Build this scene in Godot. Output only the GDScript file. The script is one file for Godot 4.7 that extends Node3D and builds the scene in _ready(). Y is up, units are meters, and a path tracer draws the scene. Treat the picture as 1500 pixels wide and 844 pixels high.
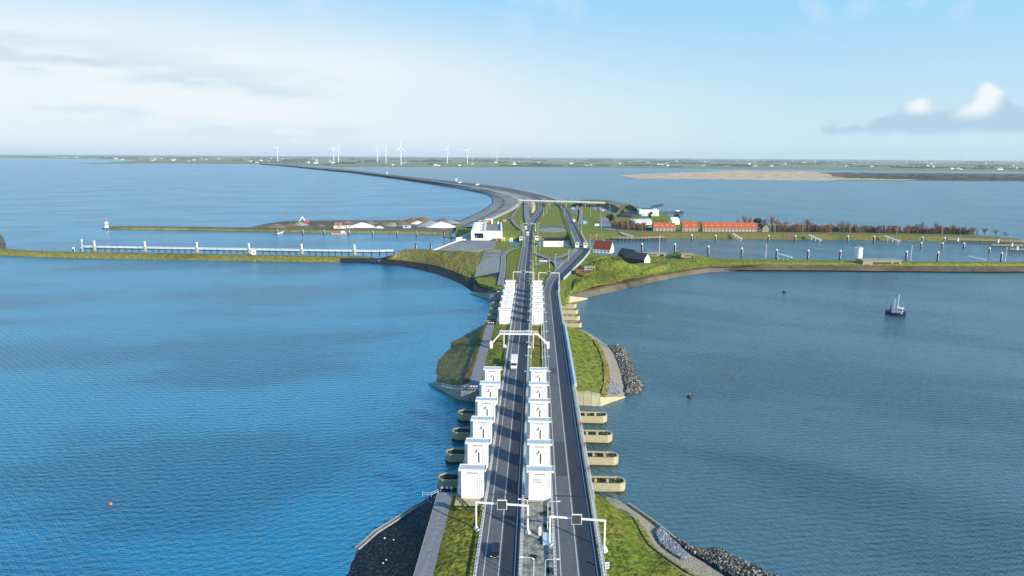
extends Node3D
# A sluice dam between a tidal sea (left) and a lake (right), seen from about 89 m up. Units are metres, water at y = 0, roads at y = 5.6.
# Along the dam most things are laid out as t (metres right of the dam axis) and s (metres along it).

const AXIS := 0.033
var yaw := -atan(AXIS)
var M := {}
var taken := {}
var lumps := FastNoiseLite.new()
var spots := FastNoiseLite.new()
var rng := RandomNumberGenerator.new()
var grey := {}

# ---------------------------------------------------------------- helpers
func F(t: float, s: float, y := 0.0) -> Vector3:
	return Vector3(t + AXIS * s, y, -s + AXIS * t)

func v3(a: Array) -> Array:
	var r := []
	for i in range(0, a.size(), 3):
		r.append(Vector3(a[i], a[i + 1], a[i + 2]))
	return r

func fl(ts: Array) -> Array:
	var r := []
	for q in ts:
		r.append(F(q[0], q[1], q[2]))
	return r

func lin(r: float, g: float, b: float) -> Color:
	return Color(r, g, b).linear_to_srgb()

func numbered(n: String) -> String:
	var k: int = taken.get(n, 0)
	taken[n] = k + 1
	return n if k == 0 else "%s_%03d" % [n, k]

func mb(smooth := false) -> SurfaceTool:
	var st := SurfaceTool.new()
	st.begin(Mesh.PRIMITIVE_TRIANGLES)
	st.set_smooth_group(0 if smooth else -1)
	return st

func tri(st: SurfaceTool, a: Vector3, b: Vector3, c: Vector3) -> void:
	st.add_vertex(a); st.add_vertex(b); st.add_vertex(c)

func quad(st: SurfaceTool, a: Vector3, b: Vector3, c: Vector3, d: Vector3) -> void:
	tri(st, a, b, c); tri(st, a, c, d)

func box(st: SurfaceTool, c: Vector3, sx: float, sy: float, sz: float, b := Basis()) -> void:
	var x := b.x * sx * 0.5
	var y := b.y * sy * 0.5
	var z := b.z * sz * 0.5
	quad(st, c - x + y + z, c + x + y + z, c + x - y + z, c - x - y + z)
	quad(st, c + x + y - z, c - x + y - z, c - x - y - z, c + x - y - z)
	quad(st, c + x + y + z, c + x + y - z, c + x - y - z, c + x - y + z)
	quad(st, c - x + y - z, c - x + y + z, c - x - y + z, c - x - y - z)
	quad(st, c - x + y - z, c + x + y - z, c + x + y + z, c - x + y + z)
	quad(st, c - x - y + z, c + x - y + z, c + x - y - z, c - x - y - z)

func span(st: SurfaceTool, x0: float, x1: float, y0: float, y1: float, z0: float, z1: float) -> void:
	box(st, Vector3((x0 + x1) / 2, (y0 + y1) / 2, (z0 + z1) / 2), x1 - x0, y1 - y0, z1 - z0)

func bar(st: SurfaceTool, a: Vector3, b: Vector3, w: float, h := -1.0) -> void:
	if a.distance_to(b) < 0.001:
		return
	var up := Vector3.UP if absf((b - a).normalized().y) < 0.98 else Vector3.RIGHT
	box(st, (a + b) / 2, w, w if h < 0 else h, a.distance_to(b), Basis.looking_at(b - a, up))

func tube(st: SurfaceTool, pts: Array, radii: Array, n := 6) -> void:
	var rings := []
	for i in pts.size():
		var d: Vector3 = (pts[mini(i + 1, pts.size() - 1)] - pts[maxi(i - 1, 0)]).normalized()
		var e := d.cross(Vector3.RIGHT if absf(d.x) < 0.9 else Vector3.UP).normalized()
		var f := d.cross(e)
		var ring := []
		for k in n:
			ring.append(pts[i] + (e * cos(TAU * k / n) + f * sin(TAU * k / n)) * float(radii[i]))
		rings.append(ring)
	for i in pts.size() - 1:
		for k in n:
			quad(st, rings[i][k], rings[i][(k + 1) % n], rings[i + 1][(k + 1) % n], rings[i + 1][k])
	for e in [0, pts.size() - 1]:
		for k in n:
			tri(st, pts[e], rings[e][k], rings[e][(k + 1) % n])

func post(st: SurfaceTool, at: Vector3, h: float, r0: float, r1 := -1.0, n := 8) -> void:
	tube(st, [at, at + Vector3.UP * h], [r0, r0 if r1 < 0 else r1], n)

func prism(st: SurfaceTool, poly: Array, y0: float, y1: float, bottom := false) -> void:
	var p := PackedVector2Array()
	for q in poly:
		p.append(Vector2(q.x, q.z))
	var ix := Geometry2D.triangulate_polygon(p)
	for i in range(0, ix.size(), 3):
		var a := p[ix[i]]; var b := p[ix[i + 1]]; var c := p[ix[i + 2]]
		if (b - a).cross(c - a) < 0:
			var q := b; b = c; c = q
		tri(st, Vector3(a.x, y1, a.y), Vector3(b.x, y1, b.y), Vector3(c.x, y1, c.y))
		if bottom:
			tri(st, Vector3(a.x, y0, a.y), Vector3(c.x, y0, c.y), Vector3(b.x, y0, b.y))
	if y1 > y0:
		for i in p.size():
			var a := p[i]; var b := p[(i + 1) % p.size()]
			quad(st, Vector3(a.x, y1, a.y), Vector3(b.x, y1, b.y), Vector3(b.x, y0, b.y), Vector3(a.x, y0, a.y))

func gable(st_wall: SurfaceTool, st_roof: SurfaceTool, L: float, W: float, eave: float, ridge: float, over := 0.4) -> void:
	# ridge along x; the house stands on y = 0, centred
	var l := L / 2; var w := W / 2
	for s in [-1, 1]:
		quad(st_wall, Vector3(-l * s, eave, w * s), Vector3(l * s, eave, w * s), Vector3(l * s, 0, w * s), Vector3(-l * s, 0, w * s))
		quad(st_wall, Vector3(l * s, eave, w * s), Vector3(l * s, eave, -w * s), Vector3(l * s, 0, -w * s), Vector3(l * s, 0, w * s))
		tri(st_wall, Vector3(l * s, ridge, 0), Vector3(l * s, eave, -w * s), Vector3(l * s, eave, w * s))
		var k := (ridge - eave) / w
		var e := Vector3(0, eave - over * k + 0.12, (w + over) * s)
		var r := Vector3(0, ridge + 0.12, 0)
		var X := Vector3(l + over, 0, 0)
		var T := Vector3(0, 0.18, 0)
		quad(st_roof, r - X * s + T, r + X * s + T, e + X * s + T, e - X * s + T)
		quad(st_roof, e - X * s, e + X * s, r + X * s, r - X * s)
		quad(st_roof, e - X * s + T, e + X * s + T, e + X * s, e - X * s)
		for q in [-1, 1]:
			quad(st_roof, r + X * q + T, e + X * q + T, e + X * q, r + X * q)

func put(st: SurfaceTool, called: String, m: Material, parent: Node = self, normals := true) -> MeshInstance3D:
	if normals:
		st.generate_normals()
	var o := MeshInstance3D.new()
	o.mesh = st.commit()
	o.material_override = m
	o.name = numbered(called) if parent == self else called
	parent.add_child(o, true)
	return o

func tag(o: Node, label: String, category: String, group := "") -> Node:
	o.set_meta("label", label)
	o.set_meta("category", category)
	if group:
		o.set_meta("group", group)
	return o

func structure(o: Node) -> Node:
	o.set_meta("kind", "structure")
	return o

func stuff(o: Node) -> Node:
	o.set_meta("kind", "stuff")
	return o

func thing(called: String, label: String, category: String, at := Vector3.ZERO, turn := 0.0, group := "") -> Node3D:
	var o := Node3D.new()
	o.name = numbered(called)
	add_child(o)
	o.position = at
	o.rotation.y = turn
	tag(o, label, category, group)
	return o

func copy(o: Node3D, at: Vector3, turn: float, label: String) -> Node3D:
	var c: Node3D = o.duplicate()
	c.name = numbered(String(o.name).trim_suffix("_001"))
	add_child(c)
	c.position = at
	c.rotation.y = turn
	c.set_meta("label", label)
	return c

func resample(line: Array, n: int) -> Array:
	var cum := [0.0]
	for i in range(1, line.size()):
		cum.append(cum[i - 1] + line[i].distance_to(line[i - 1]))
	var total: float = cum[-1]
	var r := []
	var j := 0
	for k in n + 1:
		var d := total * k / n
		while j < line.size() - 2 and cum[j + 1] < d:
			j += 1
		var w: float = (d - cum[j]) / maxf(1e-6, cum[j + 1] - cum[j])
		r.append(line[j].lerp(line[j + 1], clampf(w, 0, 1)))
	return r

func smooth_line(line: Array, n: int) -> Array:
	var c := Curve3D.new()
	for i in line.size():
		var d: Vector3 = (line[mini(i + 1, line.size() - 1)] - line[maxi(i - 1, 0)])
		var before: float = line[i].distance_to(line[maxi(i - 1, 0)])
		var after: float = line[i].distance_to(line[mini(i + 1, line.size() - 1)])
		d = d.normalized()
		c.add_point(line[i], -d * before * 0.3, d * after * 0.3)
	var r := []
	for i in line.size() - 1:
		for k in n:
			r.append(c.sample(i, float(k) / n))
	r.append(line[-1])
	return r

# a sheet of ground through a row of lines; amp: unevenness in metres, tint: patchiness of colour
func loft(lines: Array, n: int, m: int, amp := 0.0, tint := 0.0, mounds := [], curved := false) -> SurfaceTool:
	var rows := []
	for l in lines:
		rows.append(resample(smooth_line(l, 6) if curved else l, n))
	var st := mb(true)
	var nr := (rows.size() - 1) * m + 1
	for j in nr:
		@warning_ignore("integer_division")
		var a := mini(j / m, rows.size() - 2)
		var w := float(j - a * m) / m
		for i in n + 1:
			var p: Vector3 = rows[a][i].lerp(rows[a + 1][i], w)
			if j > 0 and j < nr - 1:
				p.y += amp * lumps.get_noise_2d(p.x * 3.0, p.z * 3.0)
			for b in mounds:
				p.y += b[2] * exp(-(Vector2(p.x, p.z) - Vector2(b[0].x, b[0].z)).length_squared() / (b[1] * b[1]))
			var c := 1.0 + tint * (spots.get_noise_2d(p.x, p.z) * 1.3 + 0.7 * lumps.get_noise_2d(p.x * 2.0, p.z * 2.0))
			st.set_color(Color(c * (1.0 + 0.6 * tint * spots.get_noise_2d(p.z * 1.7, p.x * 1.7)), c, c * (1.0 - 0.3 * tint)))
			st.add_vertex(p)
	for j in nr - 1:
		for i in n:
			var q := j * (n + 1) + i
			for k in [q, q + 1, q + n + 2, q, q + n + 2, q + n + 1]:
				st.add_index(k)
	return st

func land(called: String, m: Material, lines: Array, n: int, k: int, amp := 0.0, tint := 0.0, parent: Node = self, mounds := []) -> MeshInstance3D:
	var o := put(loft(lines, n, k, amp, tint, mounds), called, m, parent)
	if parent == self:
		structure(o)
	return o

# a strip between the shares f0 and f1 of the way from a left to a right edge, dy above it
func strip(l: Array, r: Array, f0: float, f1: float, dy: float, on := 0.0, off := 0.0) -> SurfaceTool:
	var st := mb()
	var run := 0.0
	for i in l.size() - 1:
		var a: Vector3 = l[i].lerp(r[i], f0); var b: Vector3 = l[i].lerp(r[i], f1)
		var c: Vector3 = l[i + 1].lerp(r[i + 1], f1); var d: Vector3 = l[i + 1].lerp(r[i + 1], f0)
		var up := Vector3.UP * dy
		if on <= 0.0:
			quad(st, d + up, c + up, b + up, a + up)
			continue
		var len := a.distance_to(d)
		var at := -fposmod(run, on + off)
		while at < len:
			var w0 := maxf(0, at) / len
			var w1 := minf(len, at + on) / len
			if w1 > w0:
				quad(st, a.lerp(d, w1) + up, b.lerp(c, w1) + up, b.lerp(c, w0) + up, a.lerp(d, w0) + up)
			at += on + off
		run += len
	return st

# ---------------------------------------------------------------- materials
func noise_tex(sd: int, freq: float, ramp: Array, size := 512, octaves := 4, as_normal := 0.0, kind := FastNoiseLite.TYPE_SIMPLEX_SMOOTH) -> NoiseTexture2D:
	var n := FastNoiseLite.new()
	n.seed = sd
	n.frequency = freq
	n.noise_type = kind
	n.fractal_octaves = octaves
	n.fractal_gain = 0.62 if octaves > 6 else 0.5
	var t := NoiseTexture2D.new()
	t.width = size
	t.height = size
	t.seamless = true
	t.noise = n
	if as_normal > 0.0:
		t.as_normal_map = true
		t.bump_strength = as_normal
	else:
		var g := Gradient.new()
		var off := PackedFloat32Array()
		var col := PackedColorArray()
		for q in ramp:
			off.append(q[0])
			col.append(q[1])
		g.offsets = off
		g.colors = col
		t.color_ramp = g
	return t

func plain(r: float, g: float, b: float, rough := 0.8, metal := 0.0, spec := 0.5) -> StandardMaterial3D:
	var m := StandardMaterial3D.new()
	m.albedo_color = lin(r, g, b)
	m.roughness = rough
	m.metallic = metal
	m.metallic_specular = spec
	m.cull_mode = BaseMaterial3D.CULL_DISABLED
	return m

# colour with grain: tex multiplies; tile = metres per repeat
func grained(r: float, g: float, b: float, rough: float, tex: String, tile: float, bump := 0.0, tinted := false) -> StandardMaterial3D:
	var m := plain(r, g, b, rough)
	m.albedo_texture = grey[tex]
	m.uv1_triplanar = true
	m.uv1_world_triplanar = true
	m.uv1_scale = Vector3.ONE / tile
	if bump > 0.0:
		m.normal_enabled = true
		m.normal_texture = grey["relief"]
		m.normal_scale = bump
	m.vertex_color_use_as_albedo = tinted
	return m

func ramped(tex: Texture2D, tile: float, rough: float, bump := 0.0, tinted := true) -> StandardMaterial3D:
	var m := plain(1, 1, 1, rough, 0.0, 0.3)
	m.albedo_texture = tex
	m.uv1_triplanar = true
	m.uv1_world_triplanar = true
	m.uv1_scale = Vector3.ONE / tile
	if bump > 0.0:
		m.normal_enabled = true
		m.normal_texture = grey["relief"]
		m.normal_scale = bump
	m.vertex_color_use_as_albedo = tinted
	return m

# a tileable field of short wind waves, as slopes
func wave_tex() -> ImageTexture:
	var N := 1024
	var r := RandomNumberGenerator.new()
	r.seed = 41
	var table := PackedFloat32Array()
	for i in N:
		table.append(sin(TAU * i / N))
	var kx := PackedInt32Array()
	var ky := PackedInt32Array()
	var off := PackedInt32Array()
	var ax := PackedFloat32Array()
	var ay := PackedFloat32Array()
	while kx.size() < 44:
		var k := 14.0 * pow(11.0, r.randf())          # waves per tile
		var th := PI / 2 + r.randfn(0.0, 0.5)        # crests lie mostly across v
		var a := int(round(k * cos(th)))
		var b := int(round(k * sin(th)))
		if a == 0 and b == 0:
			continue
		var slope := 0.045 * pow(k / 30.0, 0.0)
		kx.append(a); ky.append(b); off.append(r.randi() % N)
		ax.append(slope * a / k); ay.append(slope * b / k)
	var data := PackedByteArray()
	data.resize(N * N * 3)
	var n := kx.size()
	for y in N:
		for x in N:
			var sx := 0.0
			var sy := 0.0
			for i in n:
				var v := table[(kx[i] * x + ky[i] * y + off[i]) & 1023]
				sx += ax[i] * v
				sy += ay[i] * v
			var l := 127.0 / sqrt(1.0 + sx * sx + sy * sy)
			var at := (y * N + x) * 3
			data[at] = int(128.0 + sx * l)
			data[at + 1] = int(128.0 + sy * l)
			data[at + 2] = int(128.0 + l)
	return ImageTexture.create_from_image(Image.create_from_data(N, N, false, Image.FORMAT_RGB8, data))

func water_mat(r: float, g: float, b: float, sd: int, strength: float, metal: float) -> StandardMaterial3D:
	var m := plain(r, g, b, 0.24, metal, 0.5)
	m.normal_enabled = true
	m.normal_texture = grey.waves
	m.normal_scale = strength
	m.detail_enabled = true
	m.detail_blend_mode = BaseMaterial3D.BLEND_MODE_MUL
	m.detail_albedo = noise_tex(70 + sd, 0.006, [[0.3, Color(0.80, 0.84, 0.86)], [0.5, Color(0.95, 0.96, 0.96)], [0.7, Color(1, 1, 1)]], 512, 6)
	m.detail_uv_layer = BaseMaterial3D.DETAIL_UV_2
	return m

func turf(a: Color, b: Color, c: Color, d: Color, sd: int) -> NoiseTexture2D:
	return noise_tex(sd, 0.014, [[0.22, a], [0.44, b], [0.6, c], [0.8, d]], 1024, 7)

func make_materials() -> void:
	lumps.seed = 3; lumps.frequency = 0.05; lumps.fractal_octaves = 3
	spots.seed = 8; spots.frequency = 0.012; spots.fractal_octaves = 4
	rng.seed = 77
	grey.soft = noise_tex(1, 0.012, [[0.2, Color(0.91, 0.91, 0.91)], [0.8, Color(1, 1, 1)]], 512, 5)
	grey.strong = noise_tex(2, 0.03, [[0.2, Color(0.72, 0.72, 0.72)], [0.8, Color(1, 1, 1)]], 512, 5)
	grey.specks = noise_tex(4, 0.09, [[0.3, Color(0.42, 0.42, 0.42)], [0.62, Color(0.75, 0.75, 0.75)], [0.8, Color(1, 1, 1)]], 512, 3)
	grey.streaks = noise_tex(5, 0.02, [[0.3, Color(0.74, 0.73, 0.70)], [0.6, Color(1, 1, 1)]], 512, 5)
	grey.relief = noise_tex(6, 0.05, [], 512, 4, 6.0)
	grey.waves = wave_tex()
	M.sea = water_mat(0.052, 0.355, 0.49, 1, 1.15, 0.82)
	M.lake = water_mat(0.09, 0.182, 0.208, 2, 1.25, 0.45)
	M.grass = ramped(turf(lin(0.0638, 0.0714, 0.0096), lin(0.121, 0.132, 0.0168), lin(0.17, 0.181, 0.0264), lin(0.242, 0.225, 0.048), 21), 33.0, 0.95, 1.0)
	M.green = ramped(turf(lin(0.0731, 0.0899, 0.0132), lin(0.14, 0.168, 0.0211), lin(0.199, 0.221, 0.0317), lin(0.279, 0.281, 0.066), 22), 39.0, 0.95, 0.8)
	M.dry_grass = ramped(turf(lin(0.0875, 0.078, 0.022), lin(0.163, 0.15, 0.033), lin(0.237, 0.21, 0.055), lin(0.312, 0.258, 0.088), 23), 39.0, 0.95, 1.0)
	M.brown = ramped(turf(lin(.06, .035, .018), lin(.12, .08, .035), lin(.18, .13, .06), lin(.26, .21, .10), 24), 14.0, 0.95, 1.0)
	M.dark_slope = ramped(turf(lin(0.00518, 0.0084, 0.0138), lin(0.0121, 0.0179, 0.0275), lin(0.0259, 0.0347, 0.0505), lin(0.095, 0.112, 0.15), 25), 16.0, 0.9, 1.0)
	M.moss_slope = ramped(turf(lin(0.0605, 0.0612, 0.0429), lin(0.13, 0.122, 0.0693), lin(0.216, 0.207, 0.0743), lin(0.368, 0.306, 0.198), 26), 18.0, 0.95, 1.0)
	M.stone = ramped(turf(lin(.08, .10, .095), lin(.17, .195, .19), lin(.27, .29, .28), lin(.44, .44, .42), 27), 14.0, 0.9, 1.0)
	M.gravel = ramped(turf(lin(.06, .054, .046), lin(.13, .115, .095), lin(.19, .17, .14), lin(.30, .275, .235), 28), 8.0, 0.95, 1.0)
	M.shell = ramped(turf(lin(0.114, 0.0999, 0.0828), lin(0.247, 0.213, 0.171), lin(0.361, 0.315, 0.252), lin(0.57, 0.509, 0.423), 28), 8.0, 0.95, 1.0)
	M.blue_stone = ramped(turf(lin(.07, .09, .12), lin(.14, .17, .21), lin(.22, .25, .28), lin(.38, .4, .42), 29), 5.0, 0.9, 1.0)
	M.asphalt = grained(.105, .108, .122, .85, "soft", 14.0, 0.3)
	M.asphalt_dark = grained(.024, .030, .047, .8, "soft", 11.0, 0.3)
	M.asphalt_mid = grained(.055, .06, .076, .85, "soft", 7.0, 0.3)
	M.old_asphalt = grained(.19, .19, .215, .9, "soft", 9.0, 0.3)
	M.paint = grained(.62, .62, .62, .7, "strong", 3.0)
	M.concrete = grained(.36, .345, .30, .9, "streaks", 7.0, 0.3)
	M.pier = grained(.44, .40, .26, .9, "streaks", 3.2, 0.5)
	M.paving = grained(.25, .245, .215, .95, "streaks", 26.0, 0.4)
	M.white = grained(.80, .80, .79, .55, "soft", 6.0)
	M.tower_white = grained(.77, .77, .755, .7, "soft", 5.0)
	M.tower_white.uv1_scale = Vector3(0.6, 0.09, 0.6)
	M.roofing = grained(.46, .51, .56, .4, "soft", 4.0)
	M.dark = plain(.012, .013, .016, .5)
	M.glass = plain(.02, .03, .04, .08)
	M.soil = grained(.05, .045, .02, 1.0, "specks", 4.0, 1.0)
	M.steel = plain(.62, .64, .66, .42, 0.25)
	M.grey_steel = plain(.28, .30, .33, .45, 0.4)
	M.pale_sheet = plain(.50, .58, .64, .4, 0.2)
	M.wood = grained(.11, .08, .055, .9, "streaks", 2.0)
	M.pile_wood = grained(.035, .03, .026, .9, "streaks", 2.0)
	M.red = plain(.42, .03, .03, .5)
	M.orange = plain(.6, .15, .03, .5)
	M.yellow = plain(.62, .42, .03, .5)
	M.blue = plain(.03, .09, .28, .5)
	M.sign_blue = plain(.03, .2, .42, .4)
	M.navy = plain(.012, .02, .10, .35)
	M.board = plain(.045, .05, .058, .5)
	M.car_blue = plain(.006, .010, .028, .22, 0.0)
	M.car_white = plain(.72, .72, .72, .3)
	M.car_grey = plain(.2, .21, .22, .3)
	M.tyre = plain(.012, .012, .012, .9)
	M.lamp_glass = plain(.75, .75, .7, .2)
	M.roof_tile = grained(.52, .105, .03, .85, "strong", 1.6, 0.6)
	M.roof_red = grained(.24, .035, .022, .85, "strong", 2.0, 0.6)
	M.roof_dark = grained(.05, .052, .06, .8, "strong", 2.0, 0.4)
	M.brick = grained(.46, .40, .31, .9, "strong", 2.0)
	M.fort_concrete = grained(.33, .31, .24, .95, "streaks", 4.0, 0.6)
	M.bark = grained(.06, .045, .035, .95, "strong", 1.0)
	M.twig = plain(.27, .20, .175, .95)
	M.twig_red = plain(.26, .165, .125, .95)
	M.needles = plain(.022, .045, .018, .9)
	M.field = ramped(turf(lin(.10, .13, .07), lin(.14, .19, .09), lin(.17, .22, .11), lin(.22, .22, .13), 31), 900.0, 1.0)
	M.far_wood = plain(.03, .045, .03, 1.0)
	M.sand = ramped(turf(lin(.36, .25, .15), lin(.48, .34, .21), lin(.56, .42, .28), lin(.66, .55, .42), 32), 1100.0, 1.0)
	M.mud = ramped(turf(lin(0.0825, 0.06, 0.045), lin(0.128, 0.09, 0.065), lin(0.165, 0.114, 0.08), lin(0.24, 0.156, 0.1), 33), 900.0, 1.0)
	M.dike_stone = ramped(turf(lin(.18, .19, .20), lin(.25, .265, .275), lin(.31, .32, .33), lin(.42, .42, .42), 34), 40.0, 0.95, 0.5)
	M.green_paint = plain(.03, .3, .12, .5)
	M.brown_paint = plain(.14, .05, .03, .6)
	M.algae = grained(.035, .034, .016, .6, "strong", 2.0, 0.5)
	M.rock = plain(1, 1, 1, .9)
	M.rock.vertex_color_use_as_albedo = true

# ---------------------------------------------------------------- sky
func sky_color(az: float, el: float, nz: FastNoiseLite) -> Color:
	# az: degrees right of the view along the dam, el: degrees above the horizon; air and clouds only
	var zenith := Vector3(0.03, 0.14, 0.37)
	var high := Vector3(0.14, 0.47, 0.84)
	var mid := Vector3(0.23, 0.45, 0.65)
	var low := Vector3(0.41, 0.56, 0.61)
	var c := low.lerp(mid, smoothstep(0.0, 13.0, el))
	c = c.lerp(high, smoothstep(9.0, 26.0, el))
	c = c.lerp(zenith, smoothstep(20.0, 64.0, el))
	# a thin bright veil, thickest to the left of the dam, thinning upwards and to the right
	var veil := clampf(1.5 * cos(deg_to_rad(az + 58.0)) - 0.25, 0, 1)
	var n := nz.get_noise_3d(az * 0.7, el * 2.4, 0.0)
	var v := clampf(veil * 1.1 + n * 0.35 * veil, 0, 1) * exp(-pow(maxf(0.0, el - 2.0 - 4.0 * veil) / 5.0, 2.0))
	c = c.lerp(Vector3(0.58, 0.63, 0.66), clampf(v, 0, 0.97))
	# flat grey-blue streaks of cloud
	var st := nz.get_noise_3d(az * 1.0 + 40.0, el * 6.0, 30.0) + 0.55 * nz.get_noise_3d(az * 3.0, el * 18.0, 60.0)
	var belt := exp(-pow((el - 5.2 + 0.13 * (az + 32.0)) / 2.6, 2.0)) * (1.0 - smoothstep(-22.0, -6.0, az)) * smoothstep(-100.0, -60.0, az)
	c = c.lerp(Vector3(0.39, 0.50, 0.57), clampf(smoothstep(-0.10, 0.40, st) * belt * 0.95, 0, 0.8))
	c = c.lerp(Vector3(0.63, 0.65, 0.66), clampf(smoothstep(0.0, 0.5, -st) * belt * 0.6, 0, 0.6))
	# a low bank of small cumulus to the right, their heads lit
	var k := nz.get_noise_3d(az * 4.0, el * 6.0, 90.0) + 0.45 * nz.get_noise_3d(az * 12.0, el * 15.0, 120.0)
	var bank := smoothstep(20.0, 25.0, az) * (1.0 - smoothstep(60.0, 95.0, az))
	var crest := 2.9 + 1.0 * nz.get_noise_2d(az * 2.5, 7.0) + 2.2 * exp(-pow((az - 33.6) / 1.3, 2.0)) + 0.9 * exp(-pow((az - 29.8) / 1.2, 2.0)) - 0.9 * smoothstep(28.0, 22.0, az) + 0.7 * smoothstep(36.0, 44.0, az)
	var inside := smoothstep(0.22, -0.22, el - crest - k * 0.9) * smoothstep(1.5, 2.1, el + k * 0.3) * bank
	var head := smoothstep(-0.9, 0.5, (az - 33.3) * 0.9 - (el - 4.0) * 0.55 + k) * (1.0 - smoothstep(0.6, 1.6, (az - 33.3) * 0.8 - (el - 4.0) * 0.4)) * smoothstep(2.4, 3.4, el)
	head = maxf(head, exp(-pow((az - 29.9) / 1.0, 2.0)) * smoothstep(2.7, 3.6, el + k * 0.4))
	c = c.lerp(Vector3(0.30, 0.43, 0.53).lerp(Vector3(0.64, 0.66, 0.67), clampf(head, 0, 1)), inside * 0.95)
	# high wisps
	var w := nz.get_noise_3d(az * 1.7 + 90.0, el * 3.0, 200.0) + 0.4 * nz.get_noise_3d(az * 6.0, el * 9.0, 240.0)
	c = c.lerp(Vector3(0.46, 0.57, 0.65), clampf(smoothstep(0.1, 0.7, w) * smoothstep(6.0, 11.0, el) * 0.45, 0, 1))
	c *= 0.93
	return Color(c.x, c.y, c.z)

func make_sky() -> Sky:
	var nz := FastNoiseLite.new()
	nz.seed = 5; nz.frequency = 0.05; nz.fractal_octaves = 5
	var W := 3072
	var H := 1536
	var small := Image.create(384, 192, false, Image.FORMAT_RGBF)
	for y in 192:
		for x in 384:
			small.set_pixel(x, y, sky_color(fposmod((x + 0.5) / 384.0 * 360.0 + 180.0, 360.0) - 180.0, 90.0 - (y + 0.5) / 192.0 * 180.0, nz))
	small.resize(W, H, Image.INTERPOLATE_BILINEAR)
	for y in range(H / 2 - 140, H / 2):
		for x in range(-380, 380):
			small.set_pixel(posmod(x, W), y, sky_color((x + 0.5) / W * 360.0, 90.0 - (y + 0.5) / H * 180.0, nz))
	var pm := PanoramaSkyMaterial.new()
	pm.panorama = ImageTexture.create_from_image(small)
	var sky := Sky.new()
	sky.sky_material = pm
	return sky

# ---------------------------------------------------------------- scene
func _ready() -> void:
	var cam := Camera3D.new()
	cam.name = "camera"
	cam.fov = 45.76
	cam.near = 1.0
	cam.far = 120000.0
	cam.position = Vector3(0, 88.6, 0)
	cam.rotation_degrees = Vector3(-10.951, 0, 0.36)
	add_child(cam)
	make_materials()
	var env := Environment.new()
	env.background_mode = Environment.BG_SKY
	env.sky = make_sky()
	env.tonemap_mode = Environment.TONE_MAPPER_LINEAR
	env.tonemap_exposure = 1.6
	env.sdfgi_enabled = true
	env.ssao_enabled = true
	env.ssil_enabled = true
	env.fog_enabled = true
	env.fog_density = 0.00003
	env.fog_light_color = Color(0.86, 0.93, 0.98)
	var we := WorldEnvironment.new()
	we.name = "environment"
	we.environment = env
	add_child(we)
	var sun := DirectionalLight3D.new()
	sun.name = "sun"
	sun.light_color = Color(1.0, 0.95, 0.86)
	sun.light_energy = 1.6
	sun.light_angular_distance = 0.5
	sun.shadow_enabled = true
	var e := deg_to_rad(21.5)
	sun.basis = Basis.looking_at(Vector3(-0.75 * cos(e), -sin(e), -0.66 * cos(e)))
	add_child(sun)
	build_water()
	build_near_dam()
	build_roads()
	build_towers()
	build_piers()
	build_fort_side()
	build_lock()
	build_left_harbour()
	build_right_harbour()
	build_dike()
	build_far_land()
	build_road_furniture()
	build_vehicles()
	build_boats()

func sheet(called: String, m: Material, poly: Array, y: float, tx: float, tz: float, turn: float) -> void:
	# a flat polygon with two sets of world coordinates: fine waves and broad patches
	var p := PackedVector2Array()
	for q in poly:
		p.append(Vector2(q.x, q.z))
	var st := mb()
	var ix := Geometry2D.triangulate_polygon(p)
	for i in range(0, ix.size(), 3):
		var a := p[ix[i]]; var b := p[ix[i + 1]]; var c := p[ix[i + 2]]
		if (b - a).cross(c - a) < 0:
			var q := b; b = c; c = q
		for v in [a, b, c]:
			var r: Vector2 = v.rotated(turn)
			st.set_uv(Vector2(r.x / tx, r.y / tz))
			st.set_uv2(Vector2(r.x / 700.0, r.y / 260.0))
			st.set_normal(Vector3.UP)
			st.set_tangent(Plane(cos(turn), 0, -sin(turn), 1))
			st.add_vertex(Vector3(v.x, y, v.y))
	structure(put(st, called, m, self, false))

func build_water() -> void:
	# the two waters meet under the dam and under the long dike
	var seam := [F(0, -300), F(0, 700), Vector3(1.34, 0, -987.53), Vector3(24.32, 0, -1270.63), Vector3(21.16, 0, -1504.46), Vector3(-19.06, 0, -1765.39), Vector3(-395.61, 0, -2651.33), Vector3(-981.96, 0, -3966), Vector3(-2346.78, 0, -6790)]
	var left := seam.duplicate()
	left.append_array([Vector3(-3000, 0, -12000), Vector3(-20000, 0, -12000), Vector3(-20000, 0, 300)])
	var right := seam.duplicate()
	right.append_array([Vector3(-3000, 0, -12000), Vector3(20000, 0, -12000), Vector3(20000, 0, 300)])
	sheet("sea_water", M.sea, left, 0.0, 62.0, 46.0, deg_to_rad(14))
	sheet("lake_water", M.lake, right, 0.0, 66.0, 48.0, deg_to_rad(-24))

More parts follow.
